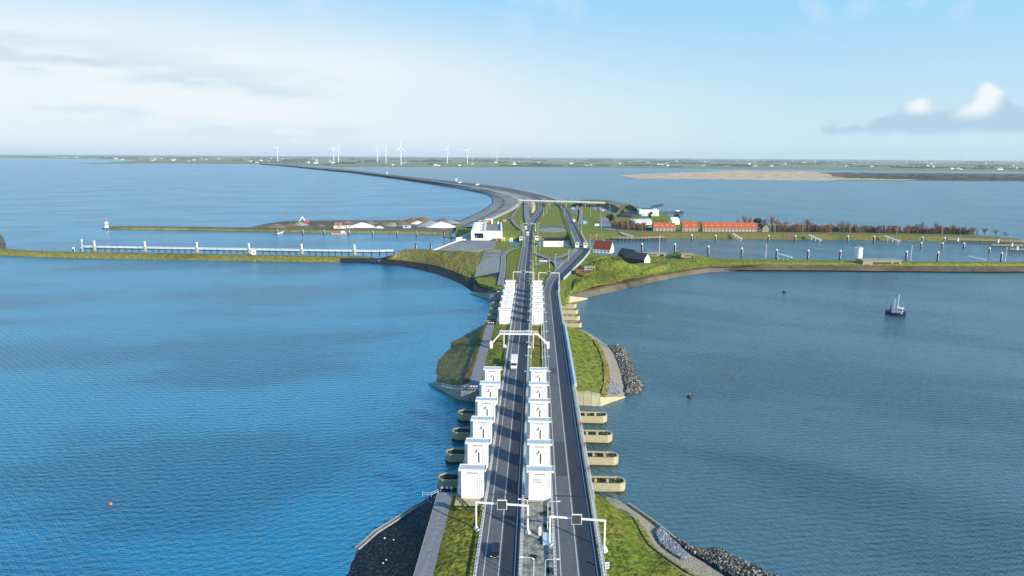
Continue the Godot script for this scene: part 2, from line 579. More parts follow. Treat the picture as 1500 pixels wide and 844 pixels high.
func riprap(called: String, label: String, outer: Array, inner: Array, count: int, size: float, sd: int, lay: float, hue := Color(1.0, 0.95, 0.85), flat := false) -> void:
	# loose boulders piled between a waterline and a foot of slope: too many to count
	var r := RandomNumberGenerator.new()
	r.seed = sd
	var st := mb()
	var ico := []
	for k in 6:
		var a := TAU * k / 6.0
		ico.append(Vector3(cos(a), (0.35 if k % 2 == 0 else -0.3), sin(a)))
	for k in 6:
		tri(st, Vector3(0.1, 0.8, 0), ico[k], ico[(k + 1) % 6])
		tri(st, Vector3(0, -0.7, 0.1), ico[(k + 1) % 6], ico[k])
	st.generate_normals()
	var mm := MultiMesh.new()
	mm.transform_format = MultiMesh.TRANSFORM_3D
	mm.use_colors = true
	mm.mesh = st.commit()
	mm.instance_count = count
	for i in count:
		var f := r.randf(); var g := r.randf()
		var o: Vector3 = _on(outer, f)
		var p := o.lerp(_on(inner, f), g)
		p.y += lay * sin(PI * g) * r.randf_range(0.6, 1.0) + 0.1
		var b := Basis.from_euler(Vector3(r.randf() * TAU, r.randf() * TAU, r.randf() * TAU)).scaled(Vector3.ONE * size * r.randf_range(0.55, 1.25))
		mm.set_instance_transform(i, Transform3D(b, p))
		var c := pow(r.randf(), 2.6) * 0.36 + 0.015
		if flat:
			c = 0.10 + 0.22 * r.randf()
		mm.set_instance_color(i, Color(c * hue.r, c * hue.g, c * hue.b))
	var o := MultiMeshInstance3D.new()
	o.multimesh = mm
	o.material_override = M.rock
	o.name = numbered(called)
	add_child(o)
	tag(o, label, "boulders")
	stuff(o)

func _on(line: Array, f: float) -> Vector3:
	var x := f * (line.size() - 1)
	var i := mini(int(x), line.size() - 2)
	return line[i].lerp(line[i + 1], x - i)

func slab(called: String, m: Material, t0: float, t1: float, s0: float, s1: float, y0: float, y1: float, parent: Node = self) -> MeshInstance3D:
	var st := mb()
	prism(st, [F(t0, s0), F(t1, s0), F(t1, s1), F(t0, s1)], y0, y1, true)
	var o := put(st, called, m, parent)
	if parent == self:
		structure(o)
	return o

func wall_panels(called: String, label: String, tops: Array, foot: Array, m: Material, thick: float) -> void:
	# a retaining wall of cast panels, each its own piece with a joint beside it
	var o := thing(called, label, "wall")
	for i in tops.size() - 1:
		var d: Vector3 = (foot[i + 1] - foot[i]).normalized()
		var n := d.cross(Vector3.UP) * thick
		if n.z > 0.0:
			n = -n
		var g := d * 0.05
		var a: Vector3 = tops[i] + g; var b: Vector3 = tops[i + 1] - g
		var c: Vector3 = foot[i + 1] - g; var e: Vector3 = foot[i] + g
		var st := mb()
		quad(st, a + n, b + n, c + n, e + n)
		quad(st, b, a, e, c)
		quad(st, a, b, b + n, a + n)
		quad(st, a, a + n, e + n, e)
		quad(st, b + n, b, c, c + n)
		put(st, "panel", m, o)

func railing(called: String, label: String, pts: Array, h: float, m: Material, gap := 1.6, group := "", rails := 2) -> Node3D:
	var o := thing(called, label, "railing", Vector3.ZERO, 0.0, group)
	for k in rails:
		var st := mb()
		for i in pts.size() - 1:
			var up := Vector3.UP * (h * (k + 1) / rails)
			bar(st, pts[i] + up, pts[i + 1] + up, 0.07)
		put(st, "rail", m, o)
	var ps := mb()
	for i in pts.size() - 1:
		var n := maxi(1, int(round(pts[i].distance_to(pts[i + 1]) / gap)))
		for k in n + (1 if i == pts.size() - 2 else 0):
			var p: Vector3 = pts[i].lerp(pts[i + 1], float(k) / n)
			bar(ps, p - Vector3.UP * 0.1, p + Vector3.UP * h, 0.07)
	stuff(put(ps, "posts", m, o))
	return o

func build_near_dam() -> void:
	# near abutment
	slab("dam_body", M.concrete, -23.0, 15.6, 60, 158, -3, 5.1)
	var foot := v3([-37.03, -0.3, -124, -36.42, -0.3, -132.75, -35.98, -0.3, -135.24, -35.75, -0.3, -142.1, -34.15, -0.3, -146.37, -32.56, -0.3, -149.65, -29.17, -0.3, -154.68, -25.79, -0.3, -160.35, -22.94, -0.3, -165.32, -21.19, -0.3, -168.65, -19.71, -0.3, -170.19])
	var crest := fl([[-23.6, 95, 5.0], [-23.6, 128, 5.0], [-23.5, 140, 5.0], [-23.4, 150, 5.0], [-23.3, 158.5, 4.9]])
	land("dark_bank", M.dark_slope, [crest, foot], 60, 14, 0.16, 0.35)
	var kerb := mb()
	var kl := v3([-35.31, 0.5, -141.65, -32.38, 0.5, -148.9, -29.02, 0.5, -153.92, -25.61, 0.5, -159.25, -21.76, 0.5, -164.56])
	for i in kl.size() - 1:
		bar(kerb, kl[i], kl[i + 1], 0.45, 0.35)
		bar(kerb, kl[i] + Vector3(0.9, 0.25, 0.9), kl[i + 1] + Vector3(0.9, 0.25, 0.9), 0.3, 0.3)
	structure(put(kerb, "toe_kerb", M.concrete))
	# white stones thrown about on the bank
	var r := RandomNumberGenerator.new()
	r.seed = 4
	for i in 11:
		var f := r.randf(); var g := r.randf_range(0.12, 0.85)
		var p: Vector3 = _on(crest, f).lerp(_on(foot, f), g)
		var st := mb()
		var sz := r.randf_range(0.12, 0.26)
		for k in 5:
			var a := TAU * k / 5
			var b := TAU * (k + 1) / 5
			tri(st, Vector3(0, sz * 0.8, 0), Vector3(cos(a), 0, sin(a)) * sz, Vector3(cos(b), 0, sin(b)) * sz)
			tri(st, Vector3(0, -sz * 0.5, 0), Vector3(cos(b), 0, sin(b)) * sz, Vector3(cos(a), 0, sin(a)) * sz)
		var o := put(st, "loose_stone", M.white)
		o.position = p + Vector3.UP * 0.12
		tag(o, "small pale stone lying loose on the dark bank below the cycle path", "stone", "pale stones on the dark bank")
	for z in [[60.0, 158.5, "near"], [236.0, 333.0, "mid"]]:
		var lp := mb(); lp = strip([F(-23.5, z[0], 5.2), F(-23.5, z[1], 5.2)], [F(-19.7, z[0], 5.2), F(-19.7, z[1], 5.2)], 0, 1, 0.0)
		var path := put(lp, "cycle_path", M.old_asphalt)
		structure(path)
		put(strip([F(-23.5, z[0], 5.2), F(-23.5, z[1], 5.2)], [F(-19.7, z[0], 5.2), F(-19.7, z[1], 5.2)], 0.49, 0.515, 0.02, 0.7, 1.5), "centre_dashes", M.paint, path)
		stuff(path.get_child(0))
		put(strip([F(-23.5, z[0], 5.2), F(-23.5, z[1], 5.2)], [F(-19.7, z[0], 5.2), F(-19.7, z[1], 5.2)], -0.045, 0.0, 0.05), "edge_kerb", M.concrete, path)
	land("verge_grass", M.grass, [fl([[-19.7, 60, 5.2], [-19.7, 158, 5.2]]), fl([[-17.5, 60, 5.55], [-17.5, 158, 5.5]]), fl([[-14, 60, 5.6], [-14, 157, 5.55]]), fl([[-11.0, 60, 5.2], [-11.0, 157, 5.2]])], 110, 4, 0.14, 0.4)
	slab("tower_apron", M.pier, -18.6, -11.0, 151.5, 158, 4.5, 5.72)
	slab("median_paving", M.paving, -2.3, 5.1, 60, 158, 5.0, 5.35)
	for q in [[3.0, 148.6, 1.1], [2.4, 137, 1.5], [0.6, 131, 0.9], [4.0, 126, 1.2], [3.6, 143.5, 0.8], [0.4, 120, 1.0], [4.3, 151, 0.7]]:
		tuft(F(q[0], q[1], 5.35), q[2])
	var sl := mb()
	prism(sl, [F(2.6, 135.4), F(5.0, 135.4), F(5.0, 140.0), F(2.6, 140.0)], 5.0, 5.75, true)
	tag(put(sl, "foundation_slab", M.pale_sheet), "pale blue grey slab between the roads under the nearest sign gantry post", "slab")
	var cab := thing("switch_cabinet", "tall narrow white cabinet on the median beside the pale slab", "cabinet", F(2.0, 139.3, 5.35), yaw)
	var cb := mb(); span(cb, -0.3, 0.3, 0.1, 2.3, -0.25, 0.25); put(cb, "housing", M.white, cab)
	cb = mb(); span(cb, -0.36, 0.36, 2.3, 2.42, -0.3, 0.3); put(cb, "lid", M.grey_steel, cab)
	cb = mb(); span(cb, -0.36, 0.36, 0.0, 0.1, -0.3, 0.3); put(cb, "plinth", M.concrete, cab)
	# near right bank
	var g_in := fl([[15.4, 60, 5.1], [15.4, 120, 5.1], [15.4, 140, 5.1], [15.4, 155, 5.1], [15.6, 160, 4.9]])
	var g_out := v3([47.99, 2.2, -114.3, 37.53, 2.2, -128.83, 33.87, 2.2, -134.93, 31.18, 2.2, -140.2, 30.26, 2.2, -147.05, 29.66, 2.2, -152.92, 26.75, 2.2, -156.82, 24.2, 2.2, -161.97])
	var w_out := v3([60.82, -0.2, -122.67, 47.77, -0.2, -131.3, 44.34, -0.2, -137.22, 41.47, -0.2, -141.97, 39.28, -0.2, -145.88, 35.72, -0.2, -154.32, 30.65, -0.2, -163.31, 28.3, -0.2, -166.51, 25.79, -0.2, -167.95])
	var mid := []
	for i in 9:
		mid.append(_on(g_in, i / 8.0).lerp(_on(g_out, i / 8.0), 0.45) + Vector3.UP * 0.5)
	land("bank_grass", M.grass, [g_in, mid, g_out], 90, 12, 0.3, 0.75)
	land("bank_gravel", M.shell, [g_out, w_out], 60, 8, 0.12, 0.35)
	land("bank_dry_fringe", M.dry_grass, [v3([37.76, 2.5, -129.81, 33.98, 2.5, -135.49, 31.28, 2.5, -140.81, 30.38, 2.5, -147.74, 29.78, 2.5, -153.68, 26.81, 2.5, -157.28]), v3([40.38, 2.1, -128.77, 35.35, 2.1, -134.84, 32.8, 2.1, -139.83, 31.96, 2.1, -146.64, 30.92, 2.1, -152.47, 27.93, 2.1, -156.68])], 50, 4, 0.35, 0.9)
	riprap("stone_pitching", "bluish grey pitching stones above the kerb of the nearest right bank", v3([36.23, 0.7, -150.58, 37.87, 0.7, -145.54, 39.57, 0.7, -140.79, 40.42, 0.7, -138.65]), v3([34.16, 1.5, -147.09, 34.47, 1.5, -142.48, 36.16, 1.5, -138.94, 38.04, 1.5, -136.58]), 1300, 0.30, 29, 0.05, Color(0.85, 0.98, 1.2), true)
	var edge := mb()
	var el := v3([30.37, 0.45, -162.81, 35.56, 0.45, -153.66, 39.16, 0.45, -145.53])
	for i in el.size() - 1:
		bar(edge, el[i], el[i + 1], 0.4, 0.7)
	structure(put(edge, "water_edge_kerb", M.pier))
	riprap("boulder_pile", "grey boulders heaped along the waterline of the nearest right bank", v3([39.41, -0.2, -146.46, 42.06, -0.2, -143.64, 45.94, -0.2, -142.85, 48, -0.2, -143.43, 50.3, -0.2, -140.71, 57.19, -0.2, -133.08, 68.07, -0.2, -120.66]), v3([38.9, 0.5, -144.44, 41.47, 0.5, -140.31, 44.82, 0.5, -136.4, 46.32, 0.5, -133.89, 48.84, 0.5, -130.28, 52.5, 0.5, -126.4, 59.9, 0.5, -117.63]), 2100, 0.40, 9, 0.6)
	railing("bank_railing", "grey railing at the head of the right bank beside the first pier", fl([[15.8, 160.5, 4.9], [19.5, 161.5, 4.2], [21.5, 161, 3.2]]), 1.1, M.grey_steel)
	railing("path_railing", "white railing where the cycle path ends above the water", v3([-21.99, 5.1, -157.33, -19.73, 5.1, -157.01, -18.22, 5.1, -158.78]), 1.1, M.pale_sheet)
	barrier("red and white barrier across the cycle path by the nearest left tower", -23.3, -20.0, 159.2)
	barrier("red and white barrier on the cycle path by the last tower of the first row", -23.2, -20.2, 236.8)
	barrier("red and white barrier on the cycle path before the second row of towers", -23.2, -20.0, 333.5)
	barrier("red and white barrier on the cycle path past the second row of towers", -23.2, -20.2, 414.5)
	var fen := thing("timber_fence", "short brown timber fence on the grass in front of the nearest left tower", "fence")
	for k in 2:
		var fs := mb(); bar(fs, F(-18.2, 155.2, 6.0 + 0.4 * k), F(-13.6, 147.5, 6.0 + 0.4 * k), 0.12, 0.2); put(fs, "rail", M.wood, fen)
	for k in 4:
		var fs := mb(); var q := F(lerpf(-18.2, -13.6, k / 3.0), lerpf(155.2, 147.5, k / 3.0), 5.3); bar(fs, q, q + Vector3.UP * 1.25, 0.15); put(fs, "post", M.wood, fen)
	# middle island between the two rows of sluices
	slab("island_body", M.concrete, -23.0, 15.6, 240, 330, -3, 5.1)
	var i_top := fl([[-23.6, 333, 5.0], [-23.6, 315, 5.1], [-23.6, 290, 5.1], [-23.6, 262, 5.1], [-23.6, 244, 5.0], [-26.0, 241.5, 4.3], [-30, 244.5, 3.1], [-40, 256, 0.4]])
	var i_bot := v3([-13.21, -0.2, -360.03, -17.83, -0.2, -348.66, -25.11, -0.2, -330.51, -29.92, -0.2, -319.57, -29.1, -0.2, -309.42, -31.04, -0.2, -300.9, -33.23, -0.2, -287.66, -32.22, -0.2, -276.02, -30.73, -0.2, -264.37, -32.07, -0.2, -255.98])
	land("island_bank", M.moss_slope, [i_top, i_bot], 80, 16, 0.35, 0.6)
	land("island_dry_fringe", M.brown, [fl([[-23.5, 331, 5.22], [-23.5, 243, 5.22]]), fl([[-24.4, 331, 5.2], [-24.6, 246, 5.25]]), fl([[-25.6, 331, 4.7], [-26.4, 246, 4.75]])], 90, 3, 0.5, 0.9)
	wall_panels("wing_wall", "dark concrete wing wall of the middle island on the seaward side", fl([[-19.5, 237.6, 5.0], [-23, 237.8, 4.6], [-26.5, 238.8, 4.0], [-30, 242, 3.0], [-35, 248.6, 1.7], [-41, 255.6, 0.4]]), fl([[-19.5, 237.6, -2], [-23, 237.8, -2], [-26.5, 238.8, -2], [-30, 242, -2], [-35, 248.6, -2], [-41, 255.6, -2]]), M.concrete, 3.4)
	railing("island_railing", "pale green railing round the corner of the middle island path", fl([[-23.6, 240, 4.8], [-26.4, 239.4, 4.1], [-30, 242.6, 3.1], [-35, 249.2, 1.8], [-40.6, 256, 0.5]]), 1.0, M.pale_sheet)
	land("island_verge", M.grass, [fl([[-19.7, 242, 5.2], [-19.7, 333, 5.2]]), fl([[-16, 242, 5.6], [-16, 333, 5.6]]), fl([[-11.0, 242, 5.2], [-11.0, 333, 5.2]])], 80, 5, 0.2, 0.4)
	land("island_median", M.grass, [fl([[-2.4, 242, 5.35], [-2.4, 331, 5.35]]), fl([[1.5, 242, 5.45], [1.5, 331, 5.45]]), fl([[5.1, 242, 5.35], [5.1, 331, 5.35]])], 60, 3, 0.1, 0.4)
	var ir := fl([[15.4, 333, 5.1], [15.4, 310, 5.1], [15.4, 280, 5.1], [15.4, 255, 5.1], [15.5, 238.5, 4.4]])
	var ig := v3([33.51, 2.6, -337.55, 37.23, 2.6, -326.77, 39.63, 2.6, -312.91, 40.51, 2.6, -294.59, 40.04, 2.6, -275.29, 38.04, 2.6, -256.53, 34.03, 2.6, -236.36])
	var iw := v3([36.5, 0.6, -342.61, 41.27, 0.6, -329.13, 44.71, 0.6, -316.6, 46.97, 0.6, -307.2, 47.05, 0.6, -290.86, 46.25, 0.6, -272.36, 43.69, 0.6, -249.56, 42.08, 0.6, -242.73])
	land("island_grass", M.green, [ir, ig], 80, 18, 0.4, 0.8)
	land("island_gravel", M.shell, [ig, iw], 60, 8, 0.15, 0.4)
	land("island_brown_patch", M.dry_grass, [v3([38.49, 3.2, -314.36, 39.28, 3.2, -294.68, 38.58, 3.2, -275.24, 36.17, 3.2, -254.71, 33.02, 3.2, -238.3]), v3([40.47, 2.45, -317.16, 41.34, 2.45, -296.21, 40.84, 2.45, -274.83, 38.91, 2.45, -256.99, 35.38, 2.45, -238.97])], 50, 4, 0.4, 0.6)
	riprap("stone_pitching", "grey pitching stones beside the wing wall of the middle island", v3([41.8, 1, -258, 41.62, 1, -251.52, 40.84, 1, -243.08]), v3([39.07, 2.1, -258.04, 37.4, 2.1, -249.86, 35.18, 2.1, -239.2]), 1500, 0.34, 39, 0.05, Color(0.92, 0.98, 1.1), true)
	riprap("boulder_pile", "dark boulders heaped along the lake side of the middle island", v3([47.42, -0.2, -314.69, 51.38, -0.2, -317.19, 53.47, -0.2, -307.83, 52.81, -0.2, -292.57, 51.73, -0.2, -269.5, 52.27, -0.2, -255.96, 49.35, -0.2, -248.83, 44.77, -0.2, -247.98]), v3([45.91, 0.8, -308.79, 46.37, 0.8, -300.87, 46.49, 0.8, -291.22, 46.01, 0.8, -278.27, 45.71, 0.8, -269.02, 44.89, 0.8, -258.65, 44.24, 0.8, -251.35, 43.48, 0.8, -246.69]), 3800, 0.46, 19, 0.7)
	wall_panels("wing_wall", "pale concrete wing wall of the middle island on the lake side", fl([[15.6, 238, 4.2], [18.4, 237.2, 4.0], [21.2, 236.6, 3.6], [24.4, 236.4, 3.0], [29, 240, 1.8], [34.6, 244.5, 0.5]]), fl([[15.6, 235, -2], [18.4, 234.6, -2], [21.2, 234.2, -2], [24.4, 233.6, -2], [29, 238.4, -2], [34.6, 244.3, -2]]), M.pier, 3.4)
	# shadowed deck between the towers and walkways
	for z in [[157.0, 242.0], [331.0, 419.0]]:
		slab("tower_deck", M.concrete, -18.8, -11.2, z[0], z[1], 3.6, 5.15)
		slab("median_deck", M.concrete, -2.2, 4.9, z[0], z[1], 3.6, 5.15)

func barrier(label: String, t0: float, t1: float, s: float) -> void:
	var o := thing("striped_barrier", label, "barrier", Vector3.ZERO, 0.0, "barriers on the cycle path")
	for k in 6:
		var st := mb()
		bar(st, F(lerpf(t0, t1, k / 6.0), s, 6.1), F(lerpf(t0, t1, (k + 1) / 6.0), s, 6.1), 0.12, 0.45)
		put(st, "stripe", M.red if k % 2 == 0 else M.white, o)
	for t in [t0 + 0.3, t1 - 0.3]:
		var st := mb()
		bar(st, F(t, s + 0.1, 5.0), F(t, s + 0.1, 6.3), 0.14)
		put(st, "post", M.grey_steel, o)

func tuft(at: Vector3, size: float) -> void:
	var st := mb()
	var r := RandomNumberGenerator.new()
	r.seed = int(at.z * 100)
	for k in 90:
		var a := r.randf() * TAU
		var d := sqrt(r.randf()) * size
		var p := Vector3(cos(a) * d, 0, sin(a) * d)
		var h := r.randf_range(0.15, 0.5) * (1.2 - d / size * 0.6)
		var w := Vector3(cos(a * 3), 0, sin(a * 3)) * 0.12
		tri(st, p - w, p + Vector3(r.randf_range(-.15, .15), h, r.randf_range(-.15, .15)), p + w)
	var o := put(st, "weeds", M.needles if size < 1.0 else M.soil)
	o.position = at
	tag(o, "low tuft of weeds growing through the median paving", "weeds", "weeds on the median")
	stuff(o)

func build_roads() -> void:
	# edges of both carriageways: straight over the sluices, then past the lock and away along the dike
	var la := fl([[-10.7, 60, 5.6], [-10.7, 434, 5.6]])
	var lb := fl([[-2.5, 60, 5.6], [-2.5, 434, 5.6]])
	la.append_array(v3([4.63, 5.6, -487.67, 9.69, 5.6, -615.22, 13.56, 5.6, -730.22, 17.45, 5.6, -833.41, 24.4, 5.6, -926.73, 37.97, 5.6, -1064.7, 43.58, 5.6, -1209.32, 42.32, 5.6, -1323.2, 27.73, 5.6, -1458.97, 1.76, 5.6, -1578.82, -35.39, 5.6, -1708.56, -95.65, 5.6, -1896.72, -190.97, 5.6, -2122.28, -374.96, 5.6, -2513.12, -612.26, 5.6, -3086, -957.25, 5.6, -3867, -1415.11, 5.6, -4771, -2135.19, 5.6, -6178]))
	lb.append_array(v3([13.79, 5.6, -488.01, 17.89, 5.6, -615.61, 22.22, 5.6, -730.7, 27.89, 5.6, -834.07, 37.39, 5.6, -927.64, 50.22, 5.6, -1065.69, 59.29, 5.6, -1210.75, 59.49, 5.6, -1324.9, 48.08, 5.6, -1461.19, 20.92, 5.6, -1608.16, -24.26, 5.6, -1759.92, -86.98, 5.6, -1955.3, -187.84, 5.6, -2183.74, -376.58, 5.6, -2575.45, -617.58, 5.6, -3144, -971.25, 5.6, -3940, -1434.85, 5.6, -4854, -2161.18, 5.6, -6271]))
	road("west_road", la, lb, [[0.13, 0.155], [0.5, 0.525], [0.895, 0.92]], 0.55)
	var ra := fl([[5.3, 60, 5.6], [5.4, 380, 5.6], [5.6, 420, 5.6]])
	var rb := fl([[14.3, 60, 5.6], [14.3, 380, 5.6], [14.8, 420, 5.6]])
	ra.append_array(v3([23.51, 5.6, -454.01, 30.9, 5.6, -488.65, 45.88, 5.6, -555.76, 58.42, 5.6, -609.26, 61.24, 5.6, -643.24, 63.27, 5.6, -690.17, 66.53, 5.6, -781.5, 71.62, 5.6, -902.92, 77.99, 5.6, -1067.91, 78.58, 5.6, -1230.18, 66.85, 5.6, -1368.57, 36.73, 5.6, -1534.15, -19.15, 5.6, -1771.68, -96.22, 5.6, -1986.23, -194.59, 5.6, -2211.48, -383.68, 5.6, -2606.53, -627.45, 5.6, -3179, -980.26, 5.6, -3976, -1443.01, 5.6, -4881, -2177.08, 5.6, -6317]))
	rb.append_array(v3([34.43, 5.6, -464.88, 40.76, 5.6, -491.1, 56.6, 5.6, -556.21, 67.88, 5.6, -608.8, 71, 5.6, -643.72, 72.54, 5.6, -690.66, 76.77, 5.6, -782.1, 81.6, 5.6, -903.6, 86.56, 5.6, -1068.6, 87.2, 5.6, -1230.97, 78.8, 5.6, -1387.76, 48.46, 5.6, -1569.67, -10.62, 5.6, -1810.8, -88.32, 5.6, -2030.56, -189.4, 5.6, -2254.06, -383.19, 5.6, -2656.91, -630.84, 5.6, -3228, -996.1, 5.6, -4074, -1463.71, 5.6, -4968, -2204.31, 5.6, -6415]))
	road("east_road", ra, rb, [[0.08, 0.105], [0.475, 0.5], [0.905, 0.93]], 0.53)
	# embankments and bridge decks under the roads
	for z in [[157.0, 242.0], [331.0, 419.0]]:
		for q in [[-11.3, -2.3], [4.9, 15.3]]:
			var st := mb()
			prism(st, [F(q[0], z[0]), F(q[1], z[0]), F(q[1], z[1]), F(q[0], z[1])], 3.4, 5.53, true)
			tag(put(st, "bridge_deck", M.concrete), "concrete deck carrying the %s road over the %s row of sluices" % ["left" if q[0] < 0 else "right", "nearer" if z[0] < 200 else "farther"], "bridge deck")
	for z in [[60.0, 158.0], [240.0, 332.0], [417.0, 436.0]]:
		for q in [[-11.3, -2.3], [4.9, 15.5]]:
			slab("road_bed", M.concrete, q[0], q[1], z[0], z[1], 4.0, 5.5)
	land("road_bank", M.green, [drop(offset(la.slice(1), -4.0), 1.0), drop(la.slice(1), 0.1), drop(lb.slice(1), 0.1), drop(offset(lb.slice(1), 4.0), 1.0)].map(func(l): return l.slice(0, 9)), 70, 1, 0.0, 0.2)
	land("road_bank", M.green, [drop(offset(ra.slice(1), -4.0), 1.0), drop(ra.slice(1), 0.1), drop(rb.slice(1), 0.1), drop(offset(rb.slice(1), 4.0), 1.0)].map(func(l): return l.slice(0, 11)), 80, 1, 0.0, 0.2)
	# repair patches and expansion joints
	var j := 0
	for s in [157.0, 241.5, 331.5, 418.5]:
		for q in [[-10.6, -2.6], [5.4, 14.2]]:
			var st := mb(); quad(st, F(q[0], s + 0.35, 5.63), F(q[1], s + 0.35, 5.63), F(q[1], s - 0.1, 5.63), F(q[0], s - 0.1, 5.63))
			structure(put(st, "expansion_joint", M.dark))
	for q in [[-9.2, -6.7, 146.0, 159.0], [-9.3, -6.6, 300.0, 312.0], [6.6, 9.4, 168.0, 190.0], [10.2, 13.3, 118.0, 131.0], [6.4, 9.3, 255.0, 262.0], [-6.2, -3.4, 212.0, 224.0]]:
		var st := mb(); quad(st, F(q[0], q[3], 5.612), F(q[1], q[3], 5.612), F(q[1], q[2], 5.612), F(q[0], q[2], 5.612))
		structure(put(st, "asphalt_patch", M.asphalt_dark if j % 2 == 1 else M.asphalt_mid))
		j += 1
	# joining lanes by the lock
	lane("slip_road", smooth_line(v3([18.37, 5.5, -594.02, 23.29, 5.5, -581.57, 28.4, 5.5, -565.7, 34.47, 5.5, -552.56, 41.76, 5.5, -545.47]), 4), 5.0)
	lane("slip_road", smooth_line(v3([62.18, 5.5, -632.69, 53.02, 5.5, -599.94, 41.42, 5.5, -572.2, 32.33, 5.5, -554.34, 24.88, 5.5, -537.58, 15.68, 5.5, -520.02]), 4), 5.0)
	lane("slip_road", smooth_line(v3([35.7, 5.5, -554.48, 38.93, 5.5, -536.39, 41.17, 5.5, -516.08]), 4), 4.5)
	lane("slip_road", smooth_line(v3([33.24, 5.5, -550.64, 35.53, 5.5, -525.86, 35.29, 5.5, -506.2]), 4), 4.0)
	lane("slip_road", smooth_line(v3([20.4, 5.5, -834.6, 20.22, 5.5, -948.64, 22.46, 5.5, -1112.78, 25.12, 5.5, -1282.8, 24.06, 5.5, -1411.51]), 4), 7.0)
	lane("slip_road", smooth_line(v3([89.09, 5.5, -1023.25, 108.37, 5.5, -1142.69, 111.22, 5.5, -1225.72]), 4), 5.0)
	lane("slip_road", smooth_line(v3([81.73, 5.5, -838.46, 95.57, 5.5, -954.03, 107.62, 5.5, -1077.04, 109.42, 5.5, -1166.43]), 4), 5.0)
	lane("service_path", smooth_line(v3([9.84, 5.3, -788.38, 3.73, 5.3, -844.02, -0.58, 5.3, -918.12, 1.31, 5.3, -994.75, 9.17, 5.3, -1114.34, 17.63, 5.3, -1247.16]), 4), 3.5)
	lane("service_path", smooth_line(v3([0.33, 5.3, -949.5, -5.2, 5.3, -922.88, -11.64, 5.3, -922.43]), 4), 4.0)
	lane("service_path", smooth_line(v3([-7.62, 5.3, -439.66, -6.99, 5.3, -487.52, -6.95, 5.3, -539.35, -7.2, 5.3, -579.56, -3.26, 5.3, -605.46, 4.17, 5.3, -623.75, 11.17, 5.3, -629.34]), 4), 4.2)

func drop(l: Array, d: float) -> Array:
	return l.map(func(p): return p - Vector3.UP * d)

func offset(l: Array, d: float) -> Array:
	var r := []
	for i in l.size():
		var v: Vector3 = (l[mini(i + 1, l.size() - 1)] - l[maxi(i - 1, 0)])
		v.y = 0
		r.append(l[i] + v.normalized().cross(Vector3.UP) * d)
	return r

func road(called: String, l: Array, r: Array, lines: Array, split: float) -> void:
	var a := [l[0]]
	a.append_array(smooth_line(l.slice(1), 8))
	var b := [r[0]]
	b.append_array(smooth_line(r.slice(1), 8))
	var o := put(strip(a, b, 0.0, split, 0.0), called, M.asphalt)
	structure(o)
	put(strip(a, b, split, 1.0, 0.0), "worn_lane", M.asphalt_dark, o)
	for f in lines:
		put(strip(a, b, f[0], f[1], 0.02), "painted_line", M.paint, o)

func lane(called: String, c: Array, w: float) -> void:
	var o := put(strip(offset(c, -w / 2), offset(c, w / 2), 0, 1, 0.02), called, M.old_asphalt)
	structure(o)
	for f in [[0.05, 0.1], [0.9, 0.95]]:
		put(strip(offset(c, -w / 2), offset(c, w / 2), f[0], f[1], 0.06), "painted_line", M.paint, o)

# ---------------------------------------------------------------- lifting towers of the sluices
func make_tower(end: bool) -> Node3D:
	var o := thing("sluice_tower", "tower", "tower", Vector3.ZERO, yaw, "white lifting towers of the sluices")
	var st := mb()
	span(st, -2.7, 1.2, 0, 7.55, -1.3, 1.3)
	# right part of the front with three upright grooves
	var x := 1.2
	for k in 3:
		span(st, x, x + 0.14, 0, 7.3, -1.3, 1.16)
		span(st, x + 0.14, x + 0.5, 0, 7.3, -1.3, 1.3)
		x += 0.5
	span(st, 1.2, 2.7, 7.3, 7.55, -1.3, 1.3)
	put(st, "wall", M.tower_white, o)
	st = mb(); span(st, -3.6, -2.7, 0, 6.9, -1.3, 0.1); put(st, "side_wing", M.tower_white, o)
	st = mb(); span(st, -3.75, -2.72, 6.9, 7.1, -1.4, 0.25); put(st, "wing_cap", M.tower_white, o)
	st = mb(); span(st, -3.3, 3.4, 7.55, 7.78, -1.55, 1.55)
	for q in [[-3.3, 3.4, 1.43, 1.55], [-3.3, 3.4, -1.55, -1.43], [-3.3, -3.18, -1.43, 1.43], [3.28, 3.4, -1.43, 1.43]]:
		span(st, q[0], q[1], 7.78, 8.0, q[2], q[3])
	put(st, "roof", M.tower_white, o)
	for k in 3:
		st = mb(); span(st, -3.1 + k * 2.13, -3.1 + k * 2.13 + 2.05, 7.78, 7.86, -1.36, 1.36); put(st, "roof_panel", M.roofing, o)
	for k in 6:
		st = mb(); span(st, -1.3 + k * 0.42, -1.3 + k * 0.42 + 0.3, 6.85, 7.12, 1.24, 1.32); put(st, "window", M.dark, o)
	if not end:
		st = mb(); span(st, 0.1, 0.48, 2.2, 5.1, 1.26, 1.325); put(st, "door", M.dark, o)
		st = mb(); span(st, 0.48, 0.62, 2.2, 5.3, 1.3, 1.42); put(st, "door_jamb", M.tower_white, o)
		st = mb()
		var a := Vector3(0.0, 6.5, 1.3); var b := Vector3(0.0, 5.3, 1.3); var c := Vector3(0.0, 5.3, 2.15)
		var X := Vector3(0.14, 0, 0)
		tri(st, a, c, b); tri(st, a + X, b + X, c + X)
		quad(st, a, a + X, c + X, c); quad(st, b, c, c + X, b + X)
		put(st, "fin", M.tower_white, o)
	st = mb(); span(st, -2.9, 2.9, -0.5, 0.22, -1.5, 1.5); put(st, "plinth", M.concrete, o)
	return o

